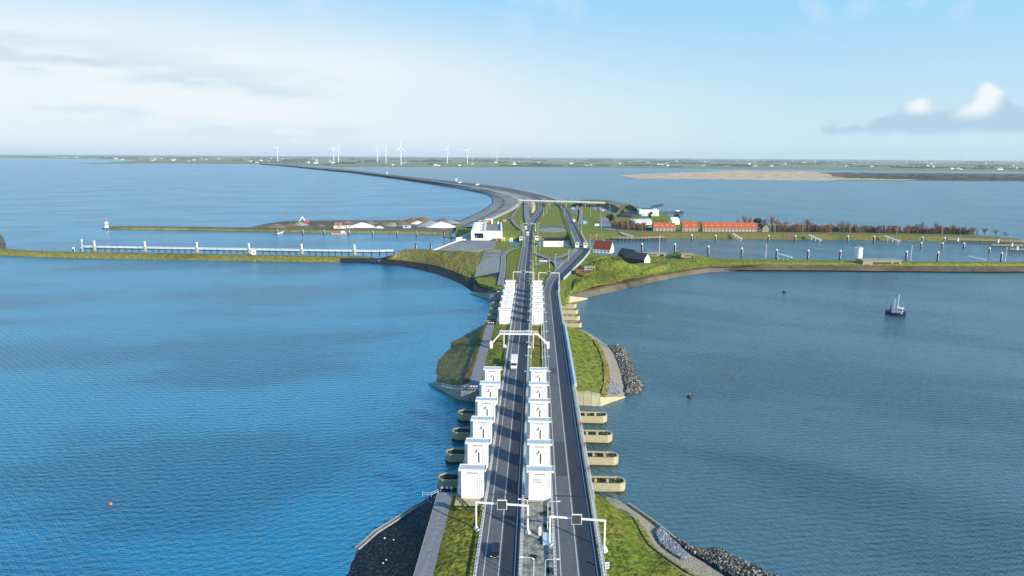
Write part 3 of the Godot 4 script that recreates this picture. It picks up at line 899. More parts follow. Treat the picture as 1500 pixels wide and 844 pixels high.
func build_towers() -> void:
	var names := ["nearest", "second", "third", "fourth", "fifth", "last"]
	var first := make_tower(true)
	var inner := make_tower(false)
	var used := {}
	for row in [["left", -14.55], ["median", 2.0]]:
		for grp in [["first", 156.0, 16.0], ["second", 334.4, 15.6]]:
			for k in 6:
				var src := first if k == 0 else inner
				var label := "%s white tower in the %s row of the %s sluice group" % [names[k], row[0], grp[0]]
				if row[0] == "median" and grp[0] == "first" and k == 0:
					label = "white tower on the median bearing dark lettering"
				var at := F(row[1], grp[1] + grp[2] * k, 5.45)
				if not used.has(src):
					used[src] = true
					src.position = at
					src.set_meta("label", label)
				else:
					copy(src, at, yaw, label)
	# lettering on the first median tower
	var board: Node3D = null
	for c in get_children():
		if c.has_meta("label") and c.get_meta("label") == "white tower on the median bearing dark lettering":
			board = c
	var y := 5.55
	for w in ["LORENTZ", "SLUIZEN"]:
		var tm := TextMesh.new()
		tm.text = w
		var f := SystemFont.new()
		f.font_names = PackedStringArray(["Droid Sans"])
		tm.font = f
		tm.font_size = 64
		tm.pixel_size = 0.0092
		tm.depth = 0.05
		var o := MeshInstance3D.new()
		o.mesh = tm
		o.material_override = M.grey_steel
		o.name = "lettering"
		o.position = Vector3(-0.75, y, 1.33)
		board.add_child(o, true)
		y -= 0.68

func pier_shape(t0: float, t1: float, s: float, w: float, round_left: bool) -> Array:
	var p := []
	var e := 1.6
	if round_left:
		p.append_array([F(t1, s - w), F(t0 + e, s - w), F(t0 + 0.4, s - w * 0.6), F(t0, s - w * 0.1), F(t0, s + w * 0.1), F(t0 + 0.4, s + w * 0.6), F(t0 + e, s + w), F(t1, s + w)])
	else:
		p.append_array([F(t0, s - w), F(t1 - e, s - w), F(t1 - 0.35, s - w * 0.6), F(t1, s - w * 0.1), F(t1, s + w * 0.1), F(t1 - 0.35, s + w * 0.6), F(t1 - e, s + w), F(t0, s + w)])
	return p

func build_piers() -> void:
	var names := ["nearest", "second", "third", "fourth"]
	for grp in [["first", 172.0, 16.0], ["second", 350.0, 15.6]]:
		for k in 4:
			var s: float = grp[1] + grp[2] * k
			for side in [["lake", 10.0, 25.3], ["sea", -25.6, -12.0]]:
				var o := thing("sluice_pier", "%s concrete pier of the %s sluice group on the %s side" % [names[k], grp[0], side[0]], "pier", Vector3.ZERO, 0.0, "round ended piers of the sluices")
				var rl: bool = side[0] == "sea"
				var outer := pier_shape(side[1], side[2], s, 2.25, rl)
				var inner := pier_shape(side[1] + (0.45 if rl else 0.0), side[2] - (0.0 if rl else 0.45), s, 1.8, rl)
				var st := mb()
				prism(st, outer, -3, 2.25)
				for i in outer.size() - 1:
					var a: Vector3 = outer[i]; var b: Vector3 = outer[i + 1]; var c: Vector3 = inner[i + 1]; var d: Vector3 = inner[i]
					for y in [2.25]:
						quad(st, a + Vector3.UP * 2.8, b + Vector3.UP * 2.8, c + Vector3.UP * 2.8, d + Vector3.UP * 2.8)
						quad(st, a + Vector3.UP * 2.8, a + Vector3.UP * y, b + Vector3.UP * y, b + Vector3.UP * 2.8)
						quad(st, d + Vector3.UP * 2.8, c + Vector3.UP * 2.8, c + Vector3.UP * y, d + Vector3.UP * y)
				put(st, "wall", M.pier, o)
				st = mb()
				var wet := pier_shape(side[1] - (0.03 if rl else 0.0), side[2] + (0.0 if rl else 0.03), s, 2.28, rl)
				for i in wet.size() - 1:
					var lift := 0.55 + 0.12 * sin(i * 2.3 + k)
					var lift2 := 0.55 + 0.12 * sin((i + 1) * 2.3 + k)
					quad(st, wet[i] + Vector3.UP * lift, wet[i + 1] + Vector3.UP * lift2, wet[i + 1] - Vector3.UP, wet[i] - Vector3.UP)
				put(st, "tide_band", M.algae, o)
				st = mb()
				prism(st, inner, 2.0, 2.45)
				put(st, "earth", M.soil, o)
				st = mb()
				var r := RandomNumberGenerator.new()
				r.seed = int(s * 10) + (1 if rl else 0)
				for q in 160:
					var p := F(r.randf_range(side[1] + 0.8, side[2] - 0.8), s + r.randf_range(-1.6, 1.6), 2.4)
					var v := Vector3(r.randf_range(-.3, .3), r.randf_range(0.1, 0.45), r.randf_range(-.3, .3))
					var h := Vector3(0.25, 0, 0).rotated(Vector3.UP, r.randf() * TAU)
					tri(st, p - h, p + v, p + h)
				stuff(put(st, "weeds", M.moss_slope, o))
				if not rl:
					for q in [17.2, 20.4]:
						st = mb(); box(st, F(q + (k % 2) * 0.8, s - 0.6, 2.85), 0.7, 0.9, 0.6, Basis(Vector3.UP, yaw)); put(st, "bollard", M.pier, o)
				st = mb()
				span(st, -9.5 if rl else -7.3, 4.0, -3.0, 3.7, -1.9, 1.9)
				var sh := put(st, "shaft", M.concrete, o)
				sh.position = F(-8.0 if rl else 12.0, s, 0)
				sh.rotation.y = yaw

# ---------------------------------------------------------------- land beyond the sluices
func plate(called: String, m: Material, poly: Array, y0: float, y1: float) -> MeshInstance3D:
	var st := mb()
	prism(st, poly, y0, y1)
	var o := put(st, called, m)
	structure(o)
	return o

func bunker(label: String, at: Vector3, turn: float, w: float, h: float, d: float, m: Material) -> void:
	var o := thing("bunker", label, "bunker", at, turn, "concrete bunkers of the old fort")
	var st := mb()
	var b := [Vector3(-w / 2, 0, d / 2), Vector3(w / 2, 0, d / 2), Vector3(w / 2, 0, -d / 2), Vector3(-w / 2, 0, -d / 2)]
	var u := []
	for p in b:
		u.append(Vector3(p.x * 0.93, h, p.z * 0.93))
	for i in 4:
		quad(st, u[i], u[(i + 1) % 4], b[(i + 1) % 4], b[i])
	put(st, "wall", m, o)
	st = mb(); span(st, -w * 0.5, w * 0.5, h, h + 0.5, -d * 0.5, d * 0.5); put(st, "roof", m, o)
	st = mb(); span(st, -w * 0.22, w * 0.22, h * 0.45, h * 0.75, d * 0.44, d * 0.52); put(st, "embrasure", M.dark, o)
	st = mb(); span(st, w * 0.3, w * 0.42, 0, h * 0.75, d * 0.44, d * 0.515); put(st, "door", M.dark, o)

func house(called: String, label: String, cat: String, at: Vector3, turn: float, L: float, W: float, eave: float, ridge: float, wall: Material, roof: Material, rows: Array, dormers: int, chimneys: int, group := "") -> Node3D:
	var o := thing(called, label, cat, at, turn, group)
	var a := mb(); var b := mb()
	gable(a, b, L, W, eave, ridge)
	put(a, "wall", wall, o)
	var rf := put(b, "roof", roof, o)
	for r in rows:     # [count, y0, y1, width, door]
		for k in r[0]:
			var x: float = -L / 2 + L * (k + 0.5) / r[0]
			var st := mb(); span(st, x - r[3] / 2, x + r[3] / 2, r[1], r[2], W / 2 - 0.05, W / 2 + 0.06)
			var win := put(st, "door" if r[4] else "window", M.glass, o)
			st = mb(); span(st, x - r[3] / 2 - 0.12, x + r[3] / 2 + 0.12, r[1] - 0.14, r[1], W / 2 - 0.02, W / 2 + 0.14)
			span(st, x - r[3] / 2 - 0.12, x + r[3] / 2 + 0.12, r[2], r[2] + 0.1, W / 2 - 0.02, W / 2 + 0.1)
			put(st, "frame", M.white, win)
	for k in dormers:
		var x := -L / 2 + L * (k + 0.5) / dormers
		var y := lerpf(eave, ridge, 0.22)
		var z := W / 2 * 0.78
		var st := mb(); span(st, x - 1.0, x + 1.0, y, y + 1.5, z - 2.2, z); var d := put(st, "dormer", M.white, rf)
		st = mb(); span(st, x - 0.8, x + 0.8, y + 0.35, y + 1.25, z - 0.1, z + 0.05); put(st, "dormer_window", M.glass, rf)
	for k in chimneys:
		var x := -L / 2 + L * (k + 0.5) / chimneys
		var st := mb(); span(st, x - 0.45, x + 0.45, ridge - 0.6, ridge + 1.1, -0.4, 0.4); put(st, "chimney", M.brick, rf)
	return o

func ridge(called: String, line: Array, w: float, h: float) -> void:
	# a grassy bank with a rounded crest
	var c := smooth_line(line, 4)
	var n := c.size() - 1
	var top := []
	for i in c.size():
		top.append(c[i] + Vector3.UP * h * sin(PI * clampf(0.08 + 0.84 * i / n, 0, 1)))
	land(called, M.green, [offset(drop(c, 0.8), -w), offset(top.map(func(p): return p - Vector3.UP * h * 0.12), -w * 0.3), offset(top.map(func(p): return p - Vector3.UP * h * 0.12), w * 0.3), offset(drop(c, 0.8), w)], 40, 3, 0.4, 0.3)

func build_fort_side() -> void:
	# ground between the sluices and the lock
	plate("fort_ground", M.green, v3([-7.43, 4.6, -429.26, -23.05, 4.6, -452.74, -28.94, 4.6, -490.8, -65.45, 4.6, -588.11, -83.72, 4.6, -600.19, -68.32, 4.6, -614.35, -56.41, 4.6, -680.81, -9.95, 4.6, -686.02, 7.51, 4.6, -641.81, 65.93, 4.6, -644.64, 73.45, 4.6, -598.59, 79.13, 4.6, -582.05, 65.1, 4.6, -546.85, 49.43, 4.6, -487.85, 39.84, 4.6, -444.96, 35.43, 4.6, -413.09, 32.12, 4.6, -402.69]), -2, 4.5)
	var l0 := v3([-123.31, -0.3, -566.33, -107.58, -0.3, -558.89, -86.53, -0.3, -543.5, -71.73, -0.3, -527.43, -56.82, -0.3, -508.34, -44.06, -0.3, -486.62, -33.03, -0.3, -463.31, -26.06, -0.3, -440.82])
	var l1 := v3([-124.5, 3.4, -572.58, -108.85, 3.4, -566.2, -92.1, 3.4, -558.13, -75.78, 3.4, -545.93, -59.26, 3.4, -531.19, -46.04, 3.4, -509.46, -34.58, 3.4, -485.9, -26.43, 3.4, -472.27])
	land("dark_bank", M.dark_slope, [l1, l0], 80, 8, 0.3, 0.4)
	var l2 := v3([-103.06, 7.2, -553.85, -97.72, 7.2, -561.94, -94.8, 7.2, -594.01, -87.42, 7.2, -601.08, -72.17, 7.2, -595.06, -56.71, 7.2, -590.05, -41.61, 7.2, -586.84, -24.71, 7.2, -565.56])
	var l1b := v3([-111.35, 3.45, -567.31, -92.04, 3.45, -557.8, -75.73, 3.45, -545.61, -59.22, 3.45, -530.88, -46.01, 3.45, -509.16, -34.56, 3.45, -485.62, -26.48, 3.45, -473.08])
	var back := l2.map(func(p): return p + Vector3(0, -3.2, -14))
	land("mound_grass", M.dry_grass, [l1b, l2, back], 90, 12, 0.9, 0.5)
	land("stone_apron", M.stone, [v3([-23.71, 5, -613.49, -26.24, 5, -587.05, -27.45, 5, -551.4, -27.12, 5, -513.22, -26.38, 5, -471.49]), v3([-10.79, 4.9, -617.13, -8.96, 4.9, -580.21, -8.47, 4.9, -549.15, -8.02, 4.9, -521.16, -7.64, 4.9, -497.33])], 40, 16, 0.25, 0.7)
	land("dark_bank", M.dark_slope, [v3([-26.46, 4.75, -472.9, -17.27, 4.75, -484.52, -7.64, 4.75, -497.31]), v3([-26.42, 4, -463.62, -17.19, 4, -456.18, -7.65, 4, -441.69]), v3([-25.91, 0, -438.2, -19.36, 0, -431.72, -13.66, 0, -419.1])], 40, 10, 0.3, 0.5)
	wall_panels("wing_wall", "dark concrete wing wall on the seaward side at the far end of the sluices", fl([[-19, 416.5, 4.8], [-24, 417, 4.4], [-28, 419, 3.8], [-34, 426, 2.0], [-42, 436, 0.4]]), fl([[-19, 416.5, -2], [-24, 417, -2], [-28, 419, -2], [-34, 426, -2], [-42, 436, -2]]), M.concrete, 3.4)
	railing("corner_railing", "pale railing round the path corner past the second row of towers", fl([[-23.4, 424, 4.9], [-26, 420.5, 4.7], [-28.4, 421.5, 4.2]]), 1.0, M.pale_sheet)
	wall_panels("wing_wall", "pale stepped concrete wing wall on the lake side at the far end of the sluices", fl([[15.6, 415, 4.6], [18.5, 414, 4.4], [22, 413.6, 3.8], [27, 417, 2.6], [34, 424, 0.6]]), fl([[15.6, 412, -2], [18.5, 411.6, -2], [22, 411.4, -2], [27, 415, -2], [34, 423.6, -2]]), M.pier, 3.4)
	plate("quay_paving", M.old_asphalt, v3([-51.19, 4.9, -684.27, -16.11, 4.9, -683.82, -16.06, 4.9, -628.65, -24, 4.9, -621.16, -39.8, 4.9, -654.97]), 4.0, 4.9)
	plate("quay_gravel", M.stone, v3([-68.12, 4.85, -612.53, -52.38, 4.85, -681.79, -38.36, 4.85, -652.84, -24.02, 4.85, -621.54, -30.49, 4.85, -600.81, -55.26, 4.85, -606.78]), 4.0, 4.85)
	land("strip_grass", M.green, [v3([-4.46, 4.9, -437.1, -4.54, 4.9, -489.96, -4.48, 4.9, -538.47, -4.28, 4.9, -580.42, 4.15, 4.9, -620.15]), fl([[-11.2, 417, 5.3], [-11.2, 440, 5.3], [-11, 500, 5.3], [-10.5, 560, 5.3], [-9, 640, 5.3]])], 40, 8, 0.25, 0.3)
	var r0 := v3([41.07, -0.3, -418.05, 57.96, -0.3, -436.72, 79.38, -0.3, -458.37, 103.5, -0.3, -484.91, 128.98, -0.3, -508.53, 155.14, -0.3, -527.95, 191.05, -0.3, -539.06, 245.12, -0.3, -537.81, 298.05, -0.3, -534.92, 351.48, -0.3, -533.69, 416.72, -0.3, -537.74])
	var r1 := v3([37.19, 2.5, -423.45, 54.72, 2.5, -440.16, 76.25, 2.5, -462.85, 101.51, 2.5, -487.96, 130.24, 2.5, -514.3, 156.91, 2.5, -534.79, 193.41, 2.5, -546.54, 248.13, 2.5, -545.22, 301.64, 2.5, -542.16, 358.36, 2.5, -545.07, 425.32, 2.5, -549.78])
	var r3 := v3([66.33, 3.6, -588.38, 90.27, 3.6, -597.81, 113.81, 3.6, -594.63, 137.1, 3.6, -591.47, 159.06, 3.6, -584.23, 180.87, 3.6, -578.36, 203.21, 3.6, -575.38, 259.8, 3.6, -571.93, 315.94, 3.6, -568.92, 372.49, 3.6, -567.48, 439.36, 3.6, -568.73])
	var r2 := v3([36.37, 3, -424.22, 58.52, 3, -449.13, 80.21, 3, -472.85, 103.84, 3, -494.69, 131.04, 3, -517.67, 157.64, 3, -537.5, 194.37, 3, -549.43, 249.35, 3, -548.09, 303.3, 3, -545.33, 359.89, 3, -547.58, 426.63, 3, -551.63])
	land("revetment", M.gravel, [r0, r1], 160, 6, 0.3, 0.6)
	land("shore_brush", M.brown, [r1, r2], 200, 4, 0.5, 0.6)
	var mounds := [[Vector3(60.46, 4.6, -506.33), 13.0, 4.2], [Vector3(69.53, 4.6, -512.99), 11.0, 4.0], [Vector3(76.97, 4.6, -506.96), 11.0, 4.0], [Vector3(75.5, 4.6, -480.22), 9.0, 2.0], [Vector3(48.58, 4.6, -455.21), 14.0, 1.5], [Vector3(89.36, 4.6, -504.32), 12.0, 4.0], [Vector3(102.71, 4.6, -520.77), 12.0, 3.4], [Vector3(88.53, 4.6, -566.55), 9.0, 3.2], [Vector3(127.12, 4.6, -535.21), 14.0, 1.8], [Vector3(68.65, 4.6, -558.07), 8.0, 3.4], [Vector3(77.34, 4.6, -564.15), 7.0, 3.0], [Vector3(79, 4.6, -547.42), 8.0, -1.6], [Vector3(69.76, 4.6, -539.89), 6.0, -1.2], [Vector3(148.33, 3.6, -583.77), 12.0, 5.0], [Vector3(154.86, 3.6, -568.3), 14.0, 2.0], [Vector3(119.06, 4.6, -556.43), 12.0, -1.0]]
	var rm := v3([38.58, 4.7, -430.25, 56.99, 4.7, -484.66, 79.46, 4.7, -506.45, 103.22, 4.7, -523.47, 129, 4.7, -543.43, 150.86, 4.7, -553.39, 173.97, 4.7, -555.83, 195.99, 4.7, -554.52, 250.92, 4.7, -552.02, 305.18, 4.7, -549.17, 361.46, 4.7, -550.38, 427.44, 4.7, -553.06])
	land("fort_grass", M.green, [r2, rm, r3], 240, 18, 0.7, 0.3, self, mounds)
	land("harbour_slope", M.dry_grass, [r3, r3.map(func(p): return p + Vector3(0, -4.2, -7))], 120, 3, 0.1, 0.3)
	ridge("earthwork", v3([48.7, 4.9, -480.36, 55.67, 4.9, -490.73, 62.85, 4.9, -492.47, 70.07, 4.9, -486.87, 77.35, 4.9, -482.83, 86.98, 4.9, -490.42]), 5.5, 3.0)
	ridge("earthwork", v3([58.53, 5.2, -521.93, 66.41, 5.2, -530.36, 73.97, 5.2, -530.67, 80.32, 5.2, -522.79, 85.14, 5.2, -506.79]), 5.0, 3.6)
	ridge("earthwork", v3([64.8, 4.9, -554.06, 73.69, 4.9, -562.37, 81.69, 4.9, -562.71, 86.78, 4.9, -554.98, 90.33, 4.9, -538.8]), 5.0, 3.2)
	ridge("earthwork", v3([92.52, 4.9, -493.58, 103.2, 4.9, -504.61, 114.53, 4.9, -519.38, 124.33, 4.9, -534.94]), 6.0, 2.6)
	land("brown_fringe", M.brown, [v3([62.85, 3.3, -461.43, 74.35, 3.3, -472.34, 88.87, 3.3, -486.67, 103.96, 3.3, -500.36, 123.26, 3.3, -518.12, 157.68, 3.3, -537.69, 205.71, 3.3, -550.12]), v3([63.98, 2.95, -455.74, 74.88, 2.95, -466.33, 90.2, 2.95, -480.28, 104.11, 2.95, -493.53, 123.5, 2.95, -512.32, 157.47, 2.95, -533.06, 203.95, 2.95, -545.19])], 80, 4, 0.5, 0.6)
	land("dry_reeds", M.dry_grass, [v3([120.02, 4.6, -534.93, 131.51, 4.6, -542.39, 135.49, 4.6, -525.36]), v3([121.41, 3.8, -526.42, 131.09, 3.8, -526.8, 143.64, 3.8, -534.02])], 20, 5, 0.9, 0.6)
	land("moist_bank", M.mud, [v3([171.13, 3.15, -546.13, 249.23, 3.15, -547.85, 303.92, 3.15, -546.52, 359.26, 3.15, -546.62, 424.8, 3.15, -549.21]), v3([167.68, 0.9, -534.27, 244.01, 0.9, -535.54, 297.58, 0.9, -534.3, 350.92, 0.9, -533.06, 414.83, 0.9, -535.47])], 120, 5, 0.5, 0.6)
	bunker("rusty brown low bunker dug into the grass beside the road bend", Vector3(51.04, 5.6, -489.41), 0.1, 11, 2.2, 6, grained(.22, .10, .055, .95, "streaks", 3.0, 0.5))
	bunker("small pale bunker on top of the grass mound beside the rusty one", Vector3(55.87, 8, -488.76), 0.05, 8, 2.0, 5, M.fort_concrete)
	bunker("low pale concrete wall of a bunker below the dark barns", Vector3(82.65, 6.6, -510.9), -0.3, 8, 1.6, 4, M.fort_concrete)
	bunker("long pale concrete bunker set in the grass above the harbour edge", Vector3(118.64, 4, -588.74), 0.02, 30, 2.4, 7, M.fort_concrete)
	bunker("concrete bunker peeping out of the domed mound by the harbour", Vector3(146.5, 6.2, -567.6), 0.0, 11, 2.6, 7, M.fort_concrete)
	var pit := thing("trench_wall", "curving pale concrete trench wall across the fort grass", "wall")
	var tl := v3([59, 6.2, -502.87, 67.8, 6.2, -507.95, 77.82, 6.2, -513.19, 82.51, 6.2, -516.65])
	for i in tl.size() - 1:
		var st := mb(); bar(st, tl[i], tl[i + 1], 0.6, 1.6); put(st, "segment", M.fort_concrete, pit)
	# houses by the lock
	house("lock_house", "white house with a red tiled roof beside the lock", "house", Vector3(81.54, 4.6, -605.06), -0.5, 16, 10, 3.6, 10.0, M.white, M.roof_red, [[5, 1.0, 2.4, 1.2, false]], 0, 1)
	house("barn", "dark gabled barn behind the barn with the white end", "barn", Vector3(96.71, 5, -564.22), -0.95, 15, 9, 3.6, 8.0, M.roof_dark, M.roof_dark, [], 0, 0)
	var barn := house("barn", "dark gabled barn with a white end wall on the fort grass", "barn", Vector3(100.82, 5, -545.73), -0.75, 19, 9, 3.4, 7.8, M.roof_dark, M.roof_dark, [], 0, 0)
	var st := mb()
	quad(st, Vector3(9.6, 3.4, -4.4), Vector3(9.6, 3.4, 4.4), Vector3(9.6, 0, 4.4), Vector3(9.6, 0, -4.4))
	tri(st, Vector3(9.6, 7.4, 0), Vector3(9.6, 3.4, 4.4), Vector3(9.6, 3.4, -4.4))
	put(st, "end_wall", M.white, barn)
	bunker("big concrete casemate standing on the lake breakwater", Vector3(300.2, 2.6, -554.06), 0.03, 33, 4.2, 12, M.fort_concrete)
	var lt := thing("beacon_tower", "stout white beacon tower beside the casemate on the breakwater", "tower", Vector3(300.53, 3.4, -587.62), 0)
	st = mb(); post(st, Vector3.ZERO, 8.5, 3.3, 3.0, 14); put(st, "shaft", M.white, lt)
	st = mb(); post(st, Vector3(0, 8.5, 0), 0.5, 3.5, 3.5, 14); put(st, "gallery", M.white, lt)
	st = mb(); post(st, Vector3(0, 9.0, 0), 1.4, 1.0, 0.9, 8); put(st, "lantern", M.grey_steel, lt)

func build_lock() -> void:
	# land north of the lock, with the village and the approaches
	plate("village_ground", M.green, v3([-10.49, 4.2, -722.02, 10.63, 4.2, -729.45, 36.64, 4.2, -737.28, 75.12, 4.2, -752.59, 89.92, 4.2, -750.08, 119.08, 4.2, -768.77, 286.99, 4.2, -774.8, 383.87, 4.2, -766.43, 490.14, 4.2, -752.3, 543.27, 4.2, -729.88, 535.78, 4.2, -752.82, 507.96, 4.2, -780.27, 451.8, 4.2, -821.2, 381.87, 4.2, -849.11, 320.2, 4.2, -866.54, 229.45, 4.2, -920.83, 227.57, 4.2, -972.76, 231.28, 4.2, -1082.96, 213.07, 4.2, -1161.5, 190.68, 4.2, -1243.01, 153.53, 4.2, -1295.46, 103.94, 4.2, -1320.47, 65.88, 4.2, -1347.78, 26.02, 4.2, -1365.25, -7.74, 4.2, -1340.48, -12.57, 4.2, -1173.91, -34.95, 4.2, -981.82, -53.78, 4.2, -887.48, -67.58, 4.2, -817.44, -60.08, 4.2, -725.6]), -2, 4.2)
	land("lock_bank", M.dry_grass, [v3([-12.7, 4.25, -723.97, 10.63, 4.25, -729.02, 36.61, 4.25, -736.84, 75.07, 4.25, -752.15, 89.87, 4.25, -749.63, 119.01, 4.25, -768.31, 192.88, 4.25, -771.11, 286.82, 4.25, -774.34, 383.64, 4.25, -765.98, 489.85, 4.25, -751.85, 544.77, 4.25, -728.93]), v3([-12.72, -0.3, -725.93, 10.66, -0.3, -728.34, 36.34, -0.3, -729.67, 73.19, -0.3, -731.57, 95.16, -0.3, -730.89, 132.54, -0.3, -734.64, 187.94, -0.3, -749.9, 277.98, -0.3, -748.96, 376.45, -0.3, -750.35, 482.83, -0.3, -739.9, 547.17, -0.3, -724.33])], 180, 5, 0.3, 0.5)
	plate("gravel_circle", M.stone, v3([28.9, 4.35, -790.99, 36.08, 4.35, -810.46, 45.46, 4.35, -818.91, 55.08, 4.35, -815.53, 62.92, 4.35, -800.52, 63.01, 4.35, -781.24, 49.72, 4.35, -769.05, 34.32, 4.35, -769.58]), 4.1, 4.3)
	lane("loop_road", smooth_line(v3([27.96, 4.5, -862.41, 37.96, 4.5, -854.31, 54.85, 4.5, -851.07, 68.39, 4.5, -839.22]), 4), 4.0)
	lane("loop_road", smooth_line(v3([26.4, 4.5, -812.35, 37.3, 4.5, -838.95, 52.03, 4.5, -846.62, 66.45, 4.5, -814.78]), 4), 4.0)
	plate("parking_lot", M.old_asphalt, v3([133.98, 4.4, -1167.77, 148.03, 4.4, -1227.41, 175.22, 4.4, -1212.55, 167.21, 4.4, -1124.68, 149.55, 4.4, -1054.16, 130.45, 4.4, -1079.23]), 4.1, 4.4)
	plate("yard_paving", M.old_asphalt, v3([115.97, 4.4, -925.92, 130.45, 4.4, -937.11, 126.72, 4.4, -819.39, 116.49, 4.4, -788.27, 110.4, 4.4, -826.39]), 4.1, 4.4)
	lane("bank_road", smooth_line(v3([116.87, 4.5, -780.09, 156.55, 4.5, -783.11, 234.45, 4.5, -781.13, 289.36, 4.5, -781.42, 387.7, 4.5, -774.31, 494.91, 4.5, -759.84, 543.99, 4.5, -732.95]), 3), 5.0)
	lane("village_road", smooth_line(v3([208.77, 4.5, -1240.29, 185.45, 4.5, -1155.1, 158.06, 4.5, -1040.77, 124.23, 4.5, -925.39, 111.82, 4.5, -850.39, 112.61, 4.5, -794.52]), 4), 6.0)
	# road bridges over the lock
	for q in [["left", v3([11.26, 5.5, -635.12, 14.18, 5.5, -744.3]), v3([18.95, 5.5, -635.49, 23.16, 5.5, -744.81])], ["right", v3([60.39, 5.5, -637.5, 65.21, 5.5, -760.87]), v3([71.36, 5.5, -638.03, 76.71, 5.5, -761.53])]]:
		var o := thing("lock_bridge", "%s road bridge over the lock with pale steel railings" % q[0], "bridge")
		var a: Vector3 = q[1][0]; var b: Vector3 = q[1][1]; var c: Vector3 = q[2][1]; var d: Vector3 = q[2][0]
		var st := mb(); prism(st, [a, d, c, b], 4.2, 5.45, true); put(st, "deck", M.concrete, o)
		for e in [[a, b], [d, c]]:
			st = mb()
			for y in [0.4, 0.75, 1.1]:
				bar(st, e[0] + Vector3.UP * y, e[1] + Vector3.UP * y, 0.12)
			for k in 16:
				var p: Vector3 = e[0].lerp(e[1], k / 15.0)
				bar(st, p, p + Vector3.UP * 1.15, 0.12)
			put(st, "railing", M.white, o)
		for k in 2:
			st = mb()
			var p: Vector3 = a.lerp(b, 0.35 + 0.35 * k); var r: Vector3 = d.lerp(c, 0.35 + 0.35 * k)
			bar(st, Vector3(p.x, 1.0, p.z), Vector3(r.x, 1.0, r.z), 3.0, 6.2); put(st, "pier", M.concrete, o)
	for q in [[Vector3(60.19, 5.6, -631.83), "white steel cabin at the near end of the right lock bridge"], [Vector3(67.61, 5.6, -629.77), "white steel box on the outer rail of the right lock bridge"], [Vector3(24.86, 4, -695.59), "white cabin beside the left lock bridge"], [Vector3(8.7, 4, -689.05), "small white cabin on the sea side of the left lock bridge"]]:
		var o := thing("bridge_cabin", q[1], "cabin", q[0], 0.05, "cabins by the lock bridges")
		var st := mb(); span(st, -1.6, 1.6, 0, 4.6, -2.2, 2.2); put(st, "wall", M.white, o)
		st = mb(); span(st, -1.2, 1.2, 2.6, 3.8, 2.15, 2.26); put(st, "window", M.glass, o)
		st = mb(); span(st, -1.9, 1.9, 4.6, 4.9, -2.5, 2.5); put(st, "roof", M.grey_steel, o)
	# control building on the island between the bridges
	plate("lock_island", M.dry_grass, v3([20.84, 4.4, -634.17, 25.79, 4.4, -646.73, 55.85, 4.4, -648.18, 61.25, 4.4, -636.09, 55.74, 4.4, -616.99, 30.38, 4.4, -606.82, 20.73, 4.4, -610.85]), -2, 4.4)
	var cb := thing("control_building", "low white control building with a dark glazed top between the road bridges", "building", Vector3(38.71, 4, -644.91), 0.04)
	var st := mb(); span(st, -9.4, 9.4, 0, 6.0, -4, 4); put(st, "wall", M.white, cb)
	for k in 6:
		st = mb(); span(st, -9.0 + k * 3.02, -9.0 + k * 3.02 + 2.8, 6.0, 8.4, -3.6, 3.7); put(st, "window", M.glass, cb)
	st = mb(); span(st, -10.2, 10.2, 8.4, 8.9, -4.8, 4.8); put(st, "roof", M.roof_dark, cb)
	st = mb(); span(st, -4.6, 2.6, 2.8, 3.5, 3.95, 4.06); put(st, "name_strip", M.grey_steel, cb)
	st = mb(); bar(st, Vector3(3.4, 5.4, 4.06), Vector3(7.8, 1.6, 4.06), 0.12, 0.7); put(st, "diagonal_stripe", M.orange, cb)
	# the big white flood gate building
	var fb := thing("flood_gate_building", "long white concrete gate building with a black opening left of the road", "building", Vector3(-25.82, 4.6, -686.34), 0.02)
	st = mb()
	span(st, -15.8, -12.6, 0, 9.6, -92, 0); span(st, -3.4, 15.8, 0, 9.6, -3, 0)
	span(st, -12.6, -3.4, 7.2, 9.6, -3, 0); span(st, -12.6, -3.4, 0, 2.0, -3, 0)
	put(st, "front_wall", M.tower_white, fb)
	st = mb(); span(st, -12.6, -3.4, 2.0, 7.2, -7, -6.5); put(st, "gate", M.dark, fb)
	for k in 5:
		st = mb(); span(st, -12.2 + k * 1.8, -11.9 + k * 1.8, 2.0, 4.6, -6.4, -5.8); put(st, "railing_bar", M.steel, fb)
	for q in [[-3.4, -1.6], [13.9, 15.8]]:
		st = mb(); span(st, q[0], q[1], 0, 9.5, -92, -3); put(st, "side_wall", M.tower_white, fb)
	st = mb(); span(st, -1.6, 13.9, 0, 8.4, -92, -3); put(st, "roof_deck", M.old_asphalt, fb)
	st = mb(); span(st, -12.6, -3.4, 0, 4.0, -92, -8); put(st, "court_floor", M.roof_dark, fb)
	for z in [-30.0, -58.0, -90.0]:
		st = mb(); span(st, -12.6, -3.4, 4.0, 9.4, z - 1.6, z); put(st, "cross_wall", M.tower_white, fb)
	for k in 4:
		st = mb(); span(st, 0.5 + k * 3.4, 2.2 + k * 3.4, 8.4, 11.2, -88 - k * 0.6, -84); put(st, "rooftop_unit", [M.red, M.white, M.green_paint, M.white][k], fb)
	var ww := thing("guide_wall", "low white wall running left from the gate building to the harbour", "wall")
	var wl := v3([-41.9, 9.6, -714.1, -46.35, 9.6, -705.48, -51.26, 9.6, -695.17, -56.62, 9.6, -683.91])
	for i in wl.size() - 1:
		st = mb(); prism(st, [wl[i] + Vector3(0.05, 0, 0), wl[i + 1], wl[i + 1] + Vector3(0, 0, -4), wl[i] + Vector3(0.05, 0, -4)], -1, 9.6 - i * 1.2); put(st, "panel", M.tower_white, ww)
	var qw := thing("quay_wall", "curved white quay wall along the harbour in front of the gate building", "wall")
